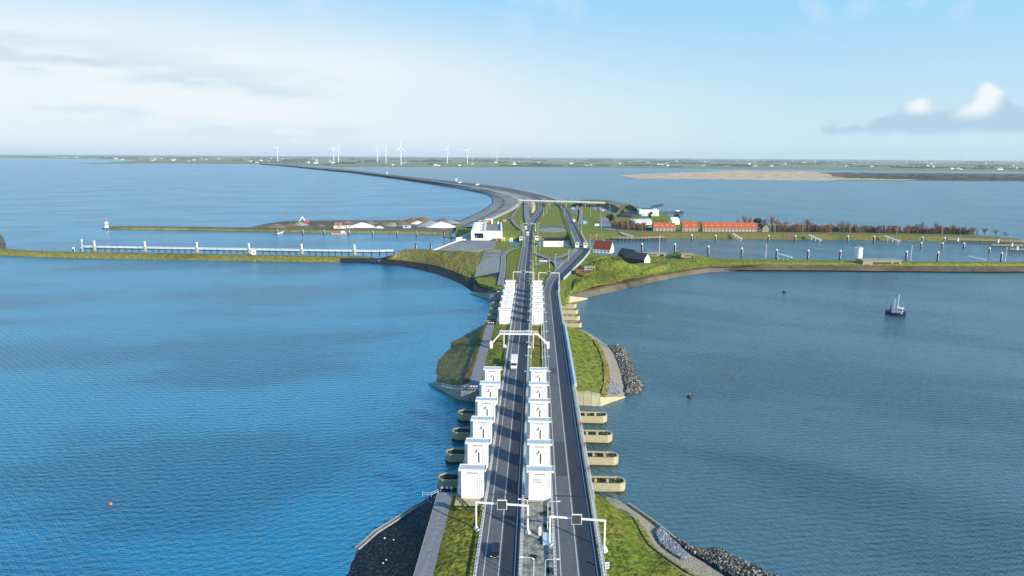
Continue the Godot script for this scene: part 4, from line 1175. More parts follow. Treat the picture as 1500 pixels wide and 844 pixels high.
	var ql := smooth_line(v3([-82.53, 5.2, -591.6, -73.25, 5.2, -603.85, -66.47, 5.2, -626.38, -59.69, 5.2, -656.32, -51.3, 5.2, -685.78, -42.31, 5.2, -696.7]), 3)
	for i in ql.size() - 1:
		st = mb()
		var a: Vector3 = ql[i]; var b: Vector3 = ql[i + 1]
		prism(st, [a, b, b + Vector3(-0.6, 0, -2.6), a + Vector3(-0.6, 0, -2.6)], -2, 5.2); put(st, "segment", M.tower_white, qw)
	for q in [[Vector3(-15.36, 4.8, -681.3), 3.2, M.red, "red work container at the right end of the quay"], [Vector3(-9.2, 4.8, -681.61), 4.0, M.yellow, "yellow green site machine housing beside the red container"], [Vector3(-0.98, 4.6, -680.86), 3.0, M.white, "small white work hut by the water left of the road"], [Vector3(-10.2, 4.4, -878.98), 6.0, M.red, "red and white site cabin behind the gate building"], [Vector3(-29.55, 6, -879.36), 9.0, M.white, "long white site tent behind the gate building"], [Vector3(-39.68, 6, -851.43), 5.0, M.red, "red container on top of the gate works"], [Vector3(-34.26, 6, -865.2), 4.0, M.green_paint, "green container on top of the gate works"]]:
		var o := thing("site_container", q[3], "container", q[0], 0.0, "containers of the building site")
		st = mb(); span(st, -q[1] / 2, q[1] / 2, 0, 2.9, -3, 3); put(st, "shell", q[2], o)
		st = mb(); span(st, -q[1] / 2 + 0.1, q[1] / 2 - 0.1, 2.9, 3.1, -2.9, 2.9); put(st, "roof", M.white, o)
		st = mb(); span(st, -q[1] * 0.2, q[1] * 0.2, 0.3, 2.4, 2.95, 3.05); put(st, "door", M.grey_steel, o)

# ---------------------------------------------------------------- harbours
func jetty(called: String, label: String, line: Array, w: float, y: float, gap: float, mdeck: Material) -> Node3D:
	var o := thing(called, label, "jetty")
	var pl := mb()
	for i in line.size() - 1:
		var a := Vector3(line[i].x, y, line[i].z); var b := Vector3(line[i + 1].x, y, line[i + 1].z)
		var st := mb(); bar(st, a, b, w, 0.5); put(st, "deck", mdeck, o)
		st = mb(); bar(st, a + Vector3(0, 1.1, w / 2), b + Vector3(0, 1.1, w / 2), 0.25, 0.3); put(st, "rail", mdeck, o)
		st = mb(); bar(st, a + Vector3(0, -1.3, w / 2 + 0.1), b + Vector3(0, -1.3, w / 2 + 0.1), 0.3, 0.6); put(st, "fender", M.pile_wood, o)
		var n := maxi(1, int(a.distance_to(b) / gap))
		for k in n + 1:
			var p := a.lerp(b, float(k) / n)
			post(pl, Vector3(p.x, -2, p.z + w / 2 - 0.3), y + 3.2, 0.25, 0.25, 5)
			post(pl, Vector3(p.x, -2, p.z - w / 2 + 0.3), y + 2.0, 0.25, 0.25, 5)
	stuff(put(pl, "piles", M.pile_wood, o))
	return o

func mooring(label: String, at: Vector3, h: float, cap: Material, group: String) -> void:
	var o := thing("mooring_post", label, "mooring post", Vector3(at.x, 0, at.z), 0.0, group)
	var st := mb(); post(st, Vector3(0, -2, 0), h + 0.6, 0.72, 0.68, 10); put(st, "pile", M.pile_wood, o)
	st = mb(); post(st, Vector3(0, h - 1.4, 0), 1.4, 0.8, 0.8, 10); put(st, "cap", cap, o)
	st = mb(); box(st, Vector3(0.8, h * 0.5, 0), 0.25, h * 0.8, 0.4); put(st, "ladder", M.white, o)

func ramp(label: String, a: Vector3, b: Vector3) -> void:
	var o := thing("landing_ramp", label, "ramp", Vector3.ZERO, 0.0, "white landing ramps of the harbour")
	var st := mb(); bar(st, a, b, 1.6, 0.4); put(st, "deck", M.white, o)
	for s in [-0.8, 0.8]:
		st = mb(); bar(st, a + Vector3(0, 1.1, s), b + Vector3(0, 1.1, s), 0.12); put(st, "rail", M.white, o)
	for k in 3:
		var p := a.lerp(b, (k + 0.7) / 3.0)
		st = mb(); bar(st, Vector3(p.x, -1, p.z), Vector3(p.x, p.y, p.z), 0.35); put(st, "leg", M.white, o)

func nth(k: int) -> String:
	return ["first", "second", "third", "fourth", "fifth", "sixth", "seventh", "eighth", "ninth", "tenth", "eleventh", "twelfth"][k]

func build_left_harbour() -> void:
	# breakwater on the sea side
	var b0 := v3([-474.51, -0.3, -602.19, -450.77, -0.3, -594.75, -415.25, -0.3, -586.79, -363.76, -0.3, -580.15, -284.41, -0.3, -573.71, -212.95, -0.3, -568.65, -154.67, -0.3, -565.8, -120.16, -0.3, -564.98])
	var b1 := v3([-480.61, 3.4, -610.83, -455.3, 3.4, -601.57, -417.69, 3.4, -591.01, -366.95, 3.4, -586.05, -288.31, 3.4, -582.44, -215.92, 3.4, -577.43, -156.58, 3.4, -573.58, -118.29, 3.4, -570.48])
	var b2 := v3([-491.08, 3.4, -624.48, -465.07, 3.4, -614.81, -424.11, 3.4, -600.34, -371.26, 3.4, -593.11, -291.47, 3.4, -589.01, -218.27, 3.4, -583.88, -158.27, 3.4, -579.95, -119.73, 3.4, -577.58])
	var b3 := b2.map(func(p): return p + Vector3(0, -3.8, -6))
	land("breakwater", M.dry_grass, [b0, b1, b2, b3], 160, 4, 0.3, 0.5)
	land("breakwater_stone", M.dark_slope, [v3([-142.8, 0.6, -564.2, -125.67, 0.6, -564.16, -107.17, 0.6, -556.81]), v3([-144.12, 3.3, -570.04, -126.84, 3.3, -570, -107.41, 3.3, -564.61])], 20, 4, 0.3, 0.4)
	land("breakwater_head", M.gravel, [v3([-577.08, 3.6, -708.79, -554.31, 3.6, -716.33, -545.02, 3.6, -723.25, -524.61, 3.6, -699.39, -474.9, 3.6, -636]), v3([-513.65, 3.6, -629.15, -497.78, 3.6, -625.04, -482.11, 3.6, -620.99, -471.45, 3.6, -616.76, -462.25, 3.6, -614.38]), v3([-497.13, -0.3, -607.69, -482.01, -0.3, -604.01, -468.62, -0.3, -602.45, -460.01, -0.3, -600.69, -453.79, -0.3, -598.83])], 20, 6, 0.3, 0.5)
	var st := mb()
	bar(st, Vector3(-114.28, 0.3, -561.37), Vector3(-108.87, 3.6, -563.32), 1.6, 0.4)
	structure(put(st, "stair_strip", M.concrete))
	var jl := v3([-398.23, 0, -630.46, -338.77, 0, -626.22, -289.1, 0, -622.54, -239.99, 0, -618.9, -190.96, 0, -615.77, -142.6, 0, -613.52, -120.33, 0, -613.64, -107.87, 0, -616.82])
	jetty("long_jetty", "long white timber jetty parallel to the left breakwater", jl, 3.0, 3.2, 6.0, M.white)
	for k in 6:
		var p: Vector3 = jl[k]
		if k == 0:
			p = jl[0].lerp(jl[1], 0.18)
		var o := thing("jetty_tower", "%s white mooring tower along the long left jetty, counted from its seaward end" % nth(k), "tower", Vector3(p.x, 0, p.z + 1.0), 0.0, "mooring towers of the long jetty")
		var s2 := mb(); post(s2, Vector3(0, -2, 0), 6.4, 1.6, 1.6, 8); put(s2, "base", M.concrete, o)
		s2 = mb(); post(s2, Vector3(0, 4.4, 0), 4.2, 0.7, 0.6, 8); put(s2, "mast", M.white, o)
		s2 = mb(); box(s2, Vector3(0, 8.8, 0), 1.6, 0.5, 1.6); put(s2, "lamp_box", M.white, o)
	var la := thing("harbour_light", "white light mast at the seaward end of the long jetty", "mast", Vector3(-395.9, 0, -623.6), 0.0)
	st = mb(); post(st, Vector3(0, -2, 0), 12, 0.3, 0.2, 6); put(st, "mast", M.white, la)
	st = mb(); box(st, Vector3(0.2, 10, 0), 1.6, 1.4, 0.6); put(st, "panel", M.white, la)
	st = mb(); span(st, -1, 1, 1.5, 2.4, -1, 1); put(st, "platform", M.grey_steel, la)
	mooring("lone white post in the water before the jetty end", Vector3(-397.47, 0, -613.14), 5.0, M.white, "")
	mooring("small dark pile near the seaward jetty end", Vector3(-403.36, 0, -632.58), 2.6, M.grey_steel, "")
	var ns := thing("notice_board", "small white board with a red mark standing on the left breakwater", "sign", Vector3(-220.17, 3.3, -576.31), 0)
	st = mb(); span(st, -2, 2, 1.4, 5.0, -0.1, 0.1); put(st, "board", M.white, ns)
	st = mb(); span(st, -0.6, 0.6, 2.6, 3.9, 0.1, 0.16); put(st, "mark", M.red, ns)
	for x in [-1.6, 1.6]:
		st = mb(); bar(st, Vector3(x, 0, 0), Vector3(x, 1.4, 0), 0.2); put(st, "leg", M.grey_steel, ns)
	# island of stockpiles
	var i0 := v3([-495.4, -0.3, -817.47, -446.45, -0.3, -808.79, -363.17, -0.3, -803.86, -307.81, -0.3, -798.16, -262.11, -0.3, -790.58, -197.8, -0.3, -787.08, -134.05, -0.3, -783.6, -86.4, -0.3, -779.3, -70.59, -0.3, -777.41])
	var i1 := v3([-483.63, 2.2, -814.61, -447.13, 2.2, -810.5, -363.65, 2.2, -805.4, -308.44, 2.2, -800.27, -263.05, 2.2, -793.91, -198.49, 2.2, -790.28, -134.5, 2.2, -786.68, -86.76, 2.2, -782.93, -69.51, 2.2, -783.2])
	var i2 := v3([-485.45, 2.4, -820.59, -453.21, 2.4, -821.78, -368.57, 2.4, -816.53, -313.45, 2.4, -813.55, -306.88, 2.4, -862.37, -295.66, 2.4, -894.22, -227.61, 2.4, -908.37, -156.09, 2.4, -915.15, -101.38, 2.4, -916.87, -72.98, 2.4, -928.72])
	var i3 := v3([-505.3, -0.3, -842.67, -468.73, -0.3, -849.95, -381.53, -0.3, -845.32, -325.08, -0.3, -843.83, -322.04, -0.3, -900.09, -308.7, -0.3, -933.85, -237.2, -0.3, -946.8, -162.68, -0.3, -953.93, -105.89, -0.3, -957.8, -78, -0.3, -968.1])
	land("work_island", M.dry_grass, [i0, i1], 120, 3, 0.3, 0.4)
	land("work_yard", M.gravel, [i1, i2, i3], 140, 8, 0.4, 0.5)
	var r := RandomNumberGenerator.new()
	r.seed = 12
	var heaps := [[405, 333, 5, 0], [425, 331, 4, 2], [440, 330, 5, 1], [470, 331.5, 3, 0], [530, 332.5, 6, 3], [541, 328, 5, 0], [562, 329.5, 4, 2], [575, 331, 5, 1], [590, 331, 6, 0], [603, 325.5, 6, 2], [618, 325, 7, 2], [630, 331, 8, 1], [646, 332.5, 7, 3], [650, 326, 6, 0], [612, 328, 4, 3], [660, 327, 5, 1], [585, 326, 4, 2], [555, 334, 3, 3], [508, 327, 4, 0]]
	var mats := [M.gravel, M.stone, M.brown, M.white]
	var words := ["grey brown", "stone grey", "rusty brown", "whitish"]
	var near := ["at the seaward end of the work yard", "beside the red crane", "in the middle of the work yard", "by the gate building"]
	var count := 0
	for h in heaps:
		var s2 := mb(true)
		var hh: float = h[2] * 0.95
		var rad := hh * r.randf_range(1.5, 2.1)
		for ring in 4:
			for k in 14:
				pass
		var rows := []
		for ring in 5:
			var row := []
			for k in 15:
				var a := TAU * (k % 14) / 14.0
				var d := rad * (1.0 - ring / 4.0) * (1.0 + 0.25 * lumps.get_noise_2d(cos(a) * 30 + h[0], sin(a) * 30 + ring * 9))
				row.append(Vector3(cos(a) * d * 1.5, hh * pow(ring / 4.0, 0.85), sin(a) * d))
			rows.append(row)
		for ring in 4:
			for k in 14:
				quad(s2, rows[ring + 1][k], rows[ring + 1][k + 1], rows[ring][k + 1], rows[ring][k])
		var o := put(s2, "gravel_heap", mats[h[3]])
		o.position = px_heap(count)
		tag(o, "%s heap, %s along the work yard counted from the sea" % [words[h[3]], ["first", "second", "third", "fourth", "fifth", "sixth", "seventh", "eighth", "ninth", "tenth", "eleventh", "twelfth", "thirteenth", "fourteenth", "fifteenth", "sixteenth", "seventeenth", "eighteenth", "nineteenth"][rank_of(heaps, count)]], "heap", "stockpiles on the work island")
		count += 1
	var cr := thing("excavator", "red and white excavator with a raised arm on the work island", "excavator", Vector3(-258.42, 2.6, -859.04), 0.3)
	st = mb(); span(st, -3, 3, 0, 1.4, -2, 2); put(st, "tracks", M.dark, cr)
	st = mb(); span(st, -2.4, 2.8, 1.4, 4.6, -1.6, 1.6); put(st, "body", M.red, cr)
	st = mb(); bar(st, Vector3(-2, 3.6, 0), Vector3(-5.5, 9.6, 0), 0.9); bar(st, Vector3(-5.5, 9.6, 0), Vector3(-9, 4.5, 0), 0.7); put(st, "arm", M.white, cr)
	st = mb(); span(st, -10.2, -8.4, 2.8, 4.6, -1, 1); put(st, "bucket", M.grey_steel, cr)
	for q in [[Vector3(-215.25, 2.6, -844.58), M.orange, 8.0, "orange shed on the work island"], [Vector3(-205.62, 2.6, -812.66), M.white, 14.0, "long white cabin before the orange shed"], [Vector3(-194.48, 2.6, -817.26), M.white, 7.0, "short white cabin right of the long white cabin"], [Vector3(-127.15, 2.6, -821.35), M.pale_sheet, 9.0, "pale blue cabin near the gate end of the work yard"]]:
		var o := thing("site_cabin", q[3], "cabin", q[0], 0.02, "cabins on the work island")
		st = mb(); span(st, -q[2] / 2, q[2] / 2, 0, 3.2, -2, 2); put(st, "wall", q[1], o)
		st = mb(); span(st, -q[2] / 2 - 0.2, q[2] / 2 + 0.2, 3.2, 3.5, -2.3, 2.3); put(st, "roof", M.grey_steel, o)
		st = mb(); span(st, -q[2] * 0.25, q[2] * 0.1, 1.2, 2.4, 1.95, 2.05); put(st, "window", M.glass, o)
	var k := 0
	for p in v3([-267.86, 0, -774.82, -237.87, 0, -772.34, -213.47, 0, -770.95, -184.57, 0, -769.14, -157.78, 0, -767.23, -129.64, 0, -764.73, -107.45, 0, -761.94]):
		mooring("%s mooring post along the work island quay, counted from the sea" % nth(k), p, 5.4, M.grey_steel, "mooring posts of the work island")
		k += 1
	ramp("white landing ramp on the work island quay beside the first mooring post", Vector3(-257.8, 3.2, -766.09), Vector3(-262.57, 1.6, -759.49))
	var ba := thing("work_barge", "flat pinkish barge moored at the work island", "barge", Vector3(-197.14, 0, -771.86), 0.02)
	st = mb()
	prism(st, [Vector3(-8, 0, 2.6), Vector3(8, 0, 2.6), Vector3(10, 0, 0), Vector3(8, 0, -2.6), Vector3(-8, 0, -2.6), Vector3(-9.5, 0, 0)], -0.5, 1.8, true); put(st, "hull", grained(.42, .27, .24, .7, "soft", 4.0), ba)
	st = mb(); span(st, 3, 7, 1.8, 4, -1.8, 1.8); put(st, "deckhouse", M.white, ba)
	st = mb(); span(st, -6, 1.5, 1.8, 2.4, -1.9, 1.9); put(st, "hatch", M.gravel, ba)
	for p in [[Vector3(-76.11, 0, -754.43), "first pile of the timber guide work at the lock mouth"], [Vector3(-66.68, 0, -742.12), "second pile of the timber guide work at the lock mouth"], [Vector3(-92.18, 0, -647.06), "dark pile off the grassy mound"], [Vector3(-78.19, 0, -650.14), "dark pile off the quay wall"]]:
		mooring(p[1], p[0], 6.0, M.pile_wood, "")
	var gw := thing("guide_fender", "dark slanting timber fender between the piles at the lock mouth", "fender")
	st = mb(); bar(st, Vector3(-72.24, 4.5, -716.11), Vector3(-64.28, 3.2, -715.32), 0.5, 0.9); put(st, "beam", M.pile_wood, gw)
	st = mb(); bar(st, Vector3(-64.73, 2.6, -720.35), Vector3(-59.16, 2.6, -723.1), 0.5, 0.9); put(st, "short_beam", M.pile_wood, gw)
	var li := thing("lighthouse", "small white lighthouse with a red top at the tip of the work island", "lighthouse", Vector3(-479.63, 2.4, -805.01), 0)
	st = mb(); post(st, Vector3.ZERO, 7.0, 2.2, 1.8, 12); put(st, "shaft", M.white, li)
	st = mb(); post(st, Vector3(0, 3.0, 0), 1.2, 2.12, 2.02, 12); put(st, "red_band", M.red, li)
	st = mb(); post(st, Vector3(0, 7.0, 0), 0.4, 2.2, 2.2, 12); put(st, "gallery", M.grey_steel, li)
	st = mb(); post(st, Vector3(0, 7.4, 0), 1.8, 1.0, 0.3, 10); put(st, "lantern", M.red, li)

var heap_spots := v3([-284.09, 2.5, -820.73, -273.1, 2.5, -837.75, -263.28, 2.5, -846.79, -234.86, 2.5, -835.98, -183.54, 2.5, -830.94, -182.32, 2.5, -869.36, -161.84, 2.5, -857.49, -148.62, 2.5, -845.53, -136.04, 2.5, -846.31, -132.19, 2.5, -895.5, -119.48, 2.5, -901.07, -102.4, 2.5, -848.41, -87.62, 2.5, -836.84, -89.91, 2.5, -893.6, -121.09, 2.5, -873.29, -80.2, 2.5, -884.99, -147.38, 2.5, -889.82, -160.68, 2.5, -820.28, -212.7, 2.5, -876.38])

func px_heap(k: int) -> Vector3:
	return heap_spots[k]

func rank_of(heaps: Array, k: int) -> int:
	var r := 0
	for h in heaps:
		if h[0] < heaps[k][0]:
			r += 1
	return r

# ---------------------------------------------------------------- trees
func twiggy(called: String, label: String, cat: String, at: Vector3, h: float, w: float, m: Material, twigs: int, low: float, group := "") -> void:
	# a leafless tree or bush: trunk, limbs and a cloud of fine twigs
	var o := thing(called, label, cat, at, 0.0, group)
	var r := RandomNumberGenerator.new()
	r.seed = int(at.x * 7 + at.z * 3 + h * 11)
	var st := mb()
	var bush := low < 0.1
	var ends := []
	if bush:
		for k in 16:
			var a := r.randf() * TAU
			var d := w * 0.5 * sqrt(r.randf())
			var p := Vector3(cos(a) * d, 0, sin(a) * d * 0.6)
			var e := p * 1.15 + Vector3(r.randf_range(-0.6, 0.6), h * r.randf_range(0.66, 1.0) * (1.0 - 0.25 * pow(d / (w * 0.5), 2.0)), r.randf_range(-0.6, 0.6))
			bar(st, p - Vector3.UP * 0.3, e, h * 0.012)
			ends.append([p, e])
	else:
		tube(st, [Vector3(0, -0.5, 0), Vector3(0.1, h * 0.3, 0), Vector3(0, h * 0.6, 0.1)], [h * 0.022, h * 0.016, h * 0.008], 5)
		for k in 16:
			var a := TAU * k / 16.0 + r.randf()
			var y0 := h * r.randf_range(low * 0.5, 0.55)
			var sp := r.randf_range(0.12, 0.48)
			var e := Vector3(cos(a) * w * sp, h * (1.0 - sp * sp * 1.6) * r.randf_range(0.55, 1.0), sin(a) * w * sp)
			tube(st, [Vector3(0, y0, 0), Vector3(0, y0, 0).lerp(e, 0.55) + Vector3.UP * h * 0.03, e], [h * 0.009, h * 0.006, h * 0.002], 4)
			ends.append([Vector3(0, y0, 0), e])
	put(st, "trunk", M.bark, o)
	st = mb()
	for k in twigs:
		var q: Array = ends[k % 16]
		var p: Vector3 = q[0].lerp(q[1], r.randf_range(0.05 if bush else 0.2, 1.0))
		var d := Vector3(r.randf_range(-1, 1), r.randf_range(-0.1, 1.2), r.randf_range(-1, 1)).normalized() * h * r.randf_range(0.08, 0.2)
		var e := p + d
		e.y = clampf(e.y, h * low, h * 1.02)
		var s := d.cross(Vector3(r.randf_range(-1, 1), r.randf_range(-1, 1), r.randf_range(-1, 1))).normalized() * h * (0.02 if bush else 0.006)
		tri(st, p - s, p + s, e)
		var f := e + Vector3(r.randf_range(-1, 1), r.randf_range(-0.3, 1), r.randf_range(-1, 1)) * h * 0.05
		tri(st, p.lerp(e, 0.55) - s * 0.8, p.lerp(e, 0.55) + s * 0.8, f)
	put(st, "crown", m, o)

func leafy(called: String, label: String, at: Vector3, h: float, w: float, m: Material, count: int, low := 0.12) -> void:
	var o := thing(called, label, "tree", at, 0.0)
	var r := RandomNumberGenerator.new()
	r.seed = int(at.x * 5 - at.z * 9)
	var st := mb()
	tube(st, [Vector3(0, -0.5, 0), Vector3(0.1, h * 0.5, 0), Vector3(0, h * 0.85, 0)], [h * 0.035, h * 0.025, h * 0.008], 6)
	put(st, "trunk", M.bark, o)
	st = mb()
	var clumps := []
	for k in 14:
		var a := r.randf() * TAU
		var y := r.randf_range(low + 0.12, 0.9)
		var d := w * 0.36 * sqrt(r.randf()) * sqrt(maxf(0.1, 1.0 - pow(y * 1.6 - 0.7, 2.0)))
		clumps.append([Vector3(cos(a) * d, h * y, sin(a) * d), w * r.randf_range(0.14, 0.24)])
	for k in count:
		var c: Array = clumps[k % 14]
		var n := Vector3(r.randf_range(-1, 1), r.randf_range(-0.8, 1), r.randf_range(-1, 1)).normalized()
		var p: Vector3 = c[0] + n * c[1] * sqrt(r.randf())
		var u := n.cross(Vector3(r.randf(), r.randf(), r.randf()) - Vector3.ONE * 0.5).normalized() * w * 0.055
		var v := n.cross(u).normalized() * w * 0.055
		tri(st, p - u - v, p + u - v * 0.5, p + v)
	put(st, "crown", m, o)

func build_right_harbour() -> void:
	# terraces along the bank
	house("terrace", "short terrace with an orange roof nearest the lock", "house", Vector3(175.46, 4.2, -790.62), 0.0, 25, 9, 4.4, 9.4, M.brick, M.roof_tile, [[6, 2.2, 3.6, 1.5, false], [6, 0.2, 2.0, 1.0, true]], 4, 2, "orange roofed terraces")
	house("terrace", "square house with an orange roof between the two terraces", "house", Vector3(204.67, 4.2, -788.66), 0.0, 17.5, 10, 4.8, 11.0, M.brick, M.roof_tile, [[4, 2.4, 3.8, 1.5, false], [4, 0.2, 2.0, 1.0, true]], 2, 2, "orange roofed terraces")
	house("terrace", "long terrace with an orange roof and many dormers", "house", Vector3(249.35, 4.2, -786.16), 0.0, 62, 10, 4.8, 10.6, M.brick, M.roof_tile, [[16, 2.5, 3.9, 1.6, false], [16, 0.2, 2.0, 1.0, true]], 9, 6, "orange roofed terraces")
	house("cottage", "gabled cottage with a pale front and a dark roof at the end of the village", "house", Vector3(292.4, 4.2, -786.48), PI / 2 - 0.25, 10, 9, 4.4, 9.6, M.brick, M.roof_dark, [[2, 1.0, 2.6, 1.4, false]], 0, 1)
	house("shed", "small dark purple roofed shed beside the pale cottage", "shed", Vector3(283.69, 4.2, -785.26), 0.1, 7, 6, 2.8, 6.0, M.wood, plain(.06, .02, .05, .8), [[2, 0.4, 2.0, 1.2, true]], 0, 0)
	house("cottage", "white house with a pale roof behind the short terrace", "house", Vector3(206.3, 4.2, -872.49), 0.5, 12, 8, 4.0, 8.6, M.white, M.pale_sheet, [[3, 1.2, 2.6, 1.3, false]], 0, 1)
	house("shed", "pale blue roofed workshop behind the brown thicket", "shed", Vector3(163.03, 4.2, -869.72), 0.15, 26, 12, 4.0, 6.5, M.white, M.pale_sheet, [[5, 1.2, 2.8, 1.8, false]], 0, 0)
	house("shed", "low white shed left of the blue roofed workshop", "shed", Vector3(145.86, 4.2, -830.51), 0.1, 12, 8, 3.0, 4.8, M.white, M.roof_dark, [[3, 1.0, 2.2, 1.2, false]], 0, 0)
	house("shed", "low dark shed beside the short terrace", "shed", Vector3(159.07, 4.2, -800.07), 0.05, 10, 7, 2.8, 4.2, M.roof_dark, M.pale_sheet, [[3, 0.6, 2.0, 1.2, false]], 0, 0)
	var bs := thing("boat_shed", "large white boat shed with a dark roof ridge by the lake", "building", Vector3(198.82, 4.2, -1004.76), -0.05)
	var st := mb(); span(st, -14, 14, 0, 8.5, -12, 12); put(st, "wall", M.white, bs)
	st = mb(); span(st, -14.4, 14.4, 8.5, 9.0, -12.4, 12.4); put(st, "roof", M.white, bs)
	st = mb(); span(st, -9.5, 6.5, 9.0, 10.4, -5, 1); put(st, "roof_light", M.roof_dark, bs)
	for k in 3:
		st = mb(); span(st, -11 + k * 8.0, -6 + k * 8.0, 0, 5.2, 11.95, 12.1); put(st, "door", M.pale_sheet, bs)
	plate("tarpaulin_heap", M.roof_dark, v3([155.67, 6.5, -991.98, 178.21, 6.5, -1056.37, 188.21, 6.5, -1018.61, 185.58, 6.5, -982.54, 167.75, 6.5, -964.22, 155.99, 6.5, -968.96]), 4.0, 7.0)
	land("spoil_bank", M.brown, [v3([209.27, 4.3, -1243.24, 194.71, 4.3, -1128.27, 195.37, 4.3, -1046.07]), v3([198.07, 9, -1149.19, 194.11, 9, -1087.56, 189.36, 9, -1025.52]), v3([213.6, 4.3, -1184.04, 211.16, 4.3, -1144.61, 204.93, 4.3, -1086.43])], 16, 5, 0.5, 0.5)
	var lj := jetty("lake_jetty", "dark low jetty reaching into the lake behind the boat shed", v3([234.28, 0, -1096.31, 255.91, 0, -1095.31, 272.4, 0, -1091.29]), 3.0, 2.0, 8.0, M.roof_dark)
	jetty("lake_groyne", "short dark slanting groyne behind the boat shed", v3([249.71, 0, -1228.11, 263.41, 0, -1252.95, 283.46, 0, -1293.83]), 3.0, 1.6, 12.0, M.roof_dark)
	var tb := thing("moored_boat", "small dark and white boat at the end of the lake jetty", "boat", Vector3(268.05, 0, -1109.63), 0.0)
	st = mb(); prism(st, [Vector3(-6, 0, 2), Vector3(5, 0, 2), Vector3(8, 0, 0), Vector3(5, 0, -2), Vector3(-6, 0, -2)], -0.4, 1.8, true); put(st, "hull", M.navy, tb)
	st = mb(); span(st, -3, 2, 1.8, 4.2, -1.5, 1.5); put(st, "cabin", M.white, tb)
	st = mb(); post(st, Vector3(-1, 4.2, 0), 3.5, 0.12, 0.08, 5); put(st, "mast", M.dark, tb)
	# embankment of the viaduct
	land("ramp_bank", M.moss_slope, [v3([102.69, 4.3, -1182.55, 127.95, 4.3, -1176.63, 148.6, 4.3, -1154.68, 157.42, 4.3, -1110.65, 156.55, 4.3, -1030.56]), v3([110.44, 11.5, -1166.58, 137.25, 11.5, -1177.83, 159.31, 11.5, -1167.7, 167.27, 11.5, -1126.77, 166.86, 11.5, -1065.84]), v3([133.33, 4.3, -1352.88, 165.33, 4.3, -1373.3, 189.1, 4.3, -1347.84, 201.44, 4.3, -1288.82, 207.31, 4.3, -1216.83])], 60, 8, 0.6, 0.5)
	lane("ramp_road", smooth_line(v3([150.61, 11.6, -1172.32, 162.85, 11.6, -1159.67, 167.65, 11.6, -1114.23, 165.53, 11.6, -1057.22]), 4), 6.0)
	# trees
	leafy("pine_tree", "dark evergreen tree at the left end of the brown thicket", Vector3(125.42, 4.2, -880.77), 11, 13, M.needles, 900)
	leafy("pine_tree", "dark evergreen tree before the boat shed", Vector3(188.63, 4.2, -933.07), 11, 9, M.needles, 800)
	leafy("pine_tree", "round dark tree behind the white house", Vector3(215.29, 4.2, -895.87), 13, 9, M.needles, 800, 0.3)
	leafy("pine_tree", "dark evergreen tree behind the right end of the long terrace", Vector3(291.95, 4.2, -815.58), 13, 14, M.needles, 1000)
	leafy("pine_tree", "small dark evergreen beside the parking lot", Vector3(162.23, 4.2, -1007.95), 7, 9, M.needles, 500)
	var k := 0
	for p in v3([125.36, 4.2, -821.24, 128.5, 4.2, -809.69, 137.11, 4.2, -838.15, 135.42, 4.2, -802.45, 143.49, 4.2, -826.33, 143.69, 4.2, -799.16, 149.93, 4.2, -807.12, 151.89, 4.2, -795.9, 134.24, 4.2, -863.48]):
		twiggy("bare_bush", "bush of the brown thicket left of the village", "bush", p, 11.0 + 2.5 * sin(k * 2.1) - k * 0.35, 11.0, M.twig_red, 900, 0.05, "brown thicket left of the village")
		k += 1
	k = 0
	for p in v3([258.57, 4.2, -829.32, 273.82, 4.2, -830.25, 283.67, 4.2, -834.88, 291.91, 4.2, -839.46, 307.81, 4.2, -832.31, 316.34, 4.2, -832.83, 317.02, 4.2, -817.07]):
		twiggy("bare_tree", "%s bare tree behind the long terrace and cottage, counted from the lock" % nth(k), "tree", p, [9, 12, 17, 15, 14, 17, 15][k], 10.0, M.twig, 620, 0.3, "bare trees behind the village")
		k += 1
	k = 0
	for x in 56:
		var f := x / 55.0
		var p: Vector3 = _on(v3([307.59, 4.2, -788.07, 356.21, 4.2, -790.87, 402.19, 4.2, -787.73, 455.11, 4.2, -783.62, 491.31, 4.2, -778.63, 517.4, 4.2, -773.18]), f) + Vector3(rng.randf_range(-3, 3), 0, rng.randf_range(-5, 5))
		twiggy("bare_bush", "reddish bare bush in the hedge along the bank road right of the cottage", "bush", p, rng.randf_range(7.6, 11.6) * (1.0 - 0.15 * f), 13.0, M.twig_red, 900, 0.03, "bare hedge along the bank road")
	k = 0
	for p in v3([322.17, 4.2, -805.15, 336.42, 4.2, -804.48, 347.99, 4.2, -805.16, 388, 4.2, -804.49, 395.55, 4.2, -803.44, 449.54, 4.2, -799.16, 463.57, 4.2, -798.5, 479.24, 4.2, -797.94, 495.63, 4.2, -795.96, 511.69, 4.2, -791.1, 523.97, 4.2, -774.92, 532.88, 4.2, -768.58, 539.9, 4.2, -760.92, 544.25, 4.2, -751.98]):
		twiggy("bare_tree", "%s bare tree rising behind the bank hedge, counted from the cottage" % (nth(k) if k < 12 else ["thirteenth", "fourteenth"][k - 12]), "tree", p, [13, 12, 17, 13.5, 12, 9, 10, 13, 13, 12, 11, 10, 9, 7][k], 11.0, M.twig, 520, 0.25, "bare trees behind the bank hedge")
		k += 1
	k = 0
	for p in v3([299.35, 4.3, -776.71, 330.45, 4.3, -775.66, 382.83, 4.3, -773.04, 433.69, 4.3, -769.01, 481.98, 4.3, -763.55]):
		var o := thing("bank_pole", "%s pale concrete pole before the bank hedge, counted from the cottage" % nth(k), "pole", p, 0.0, "pale poles along the bank road")
		st = mb(); post(st, Vector3.ZERO, 9.4, 0.42, 0.36, 8); put(st, "shaft", M.fort_concrete, o)
		st = mb(); box(st, Vector3(0.7, 9.2, 0), 1.8, 0.25, 0.5); put(st, "lamp_head", M.grey_steel, o)
		k += 1
	# mooring posts and ramps
	k = 0
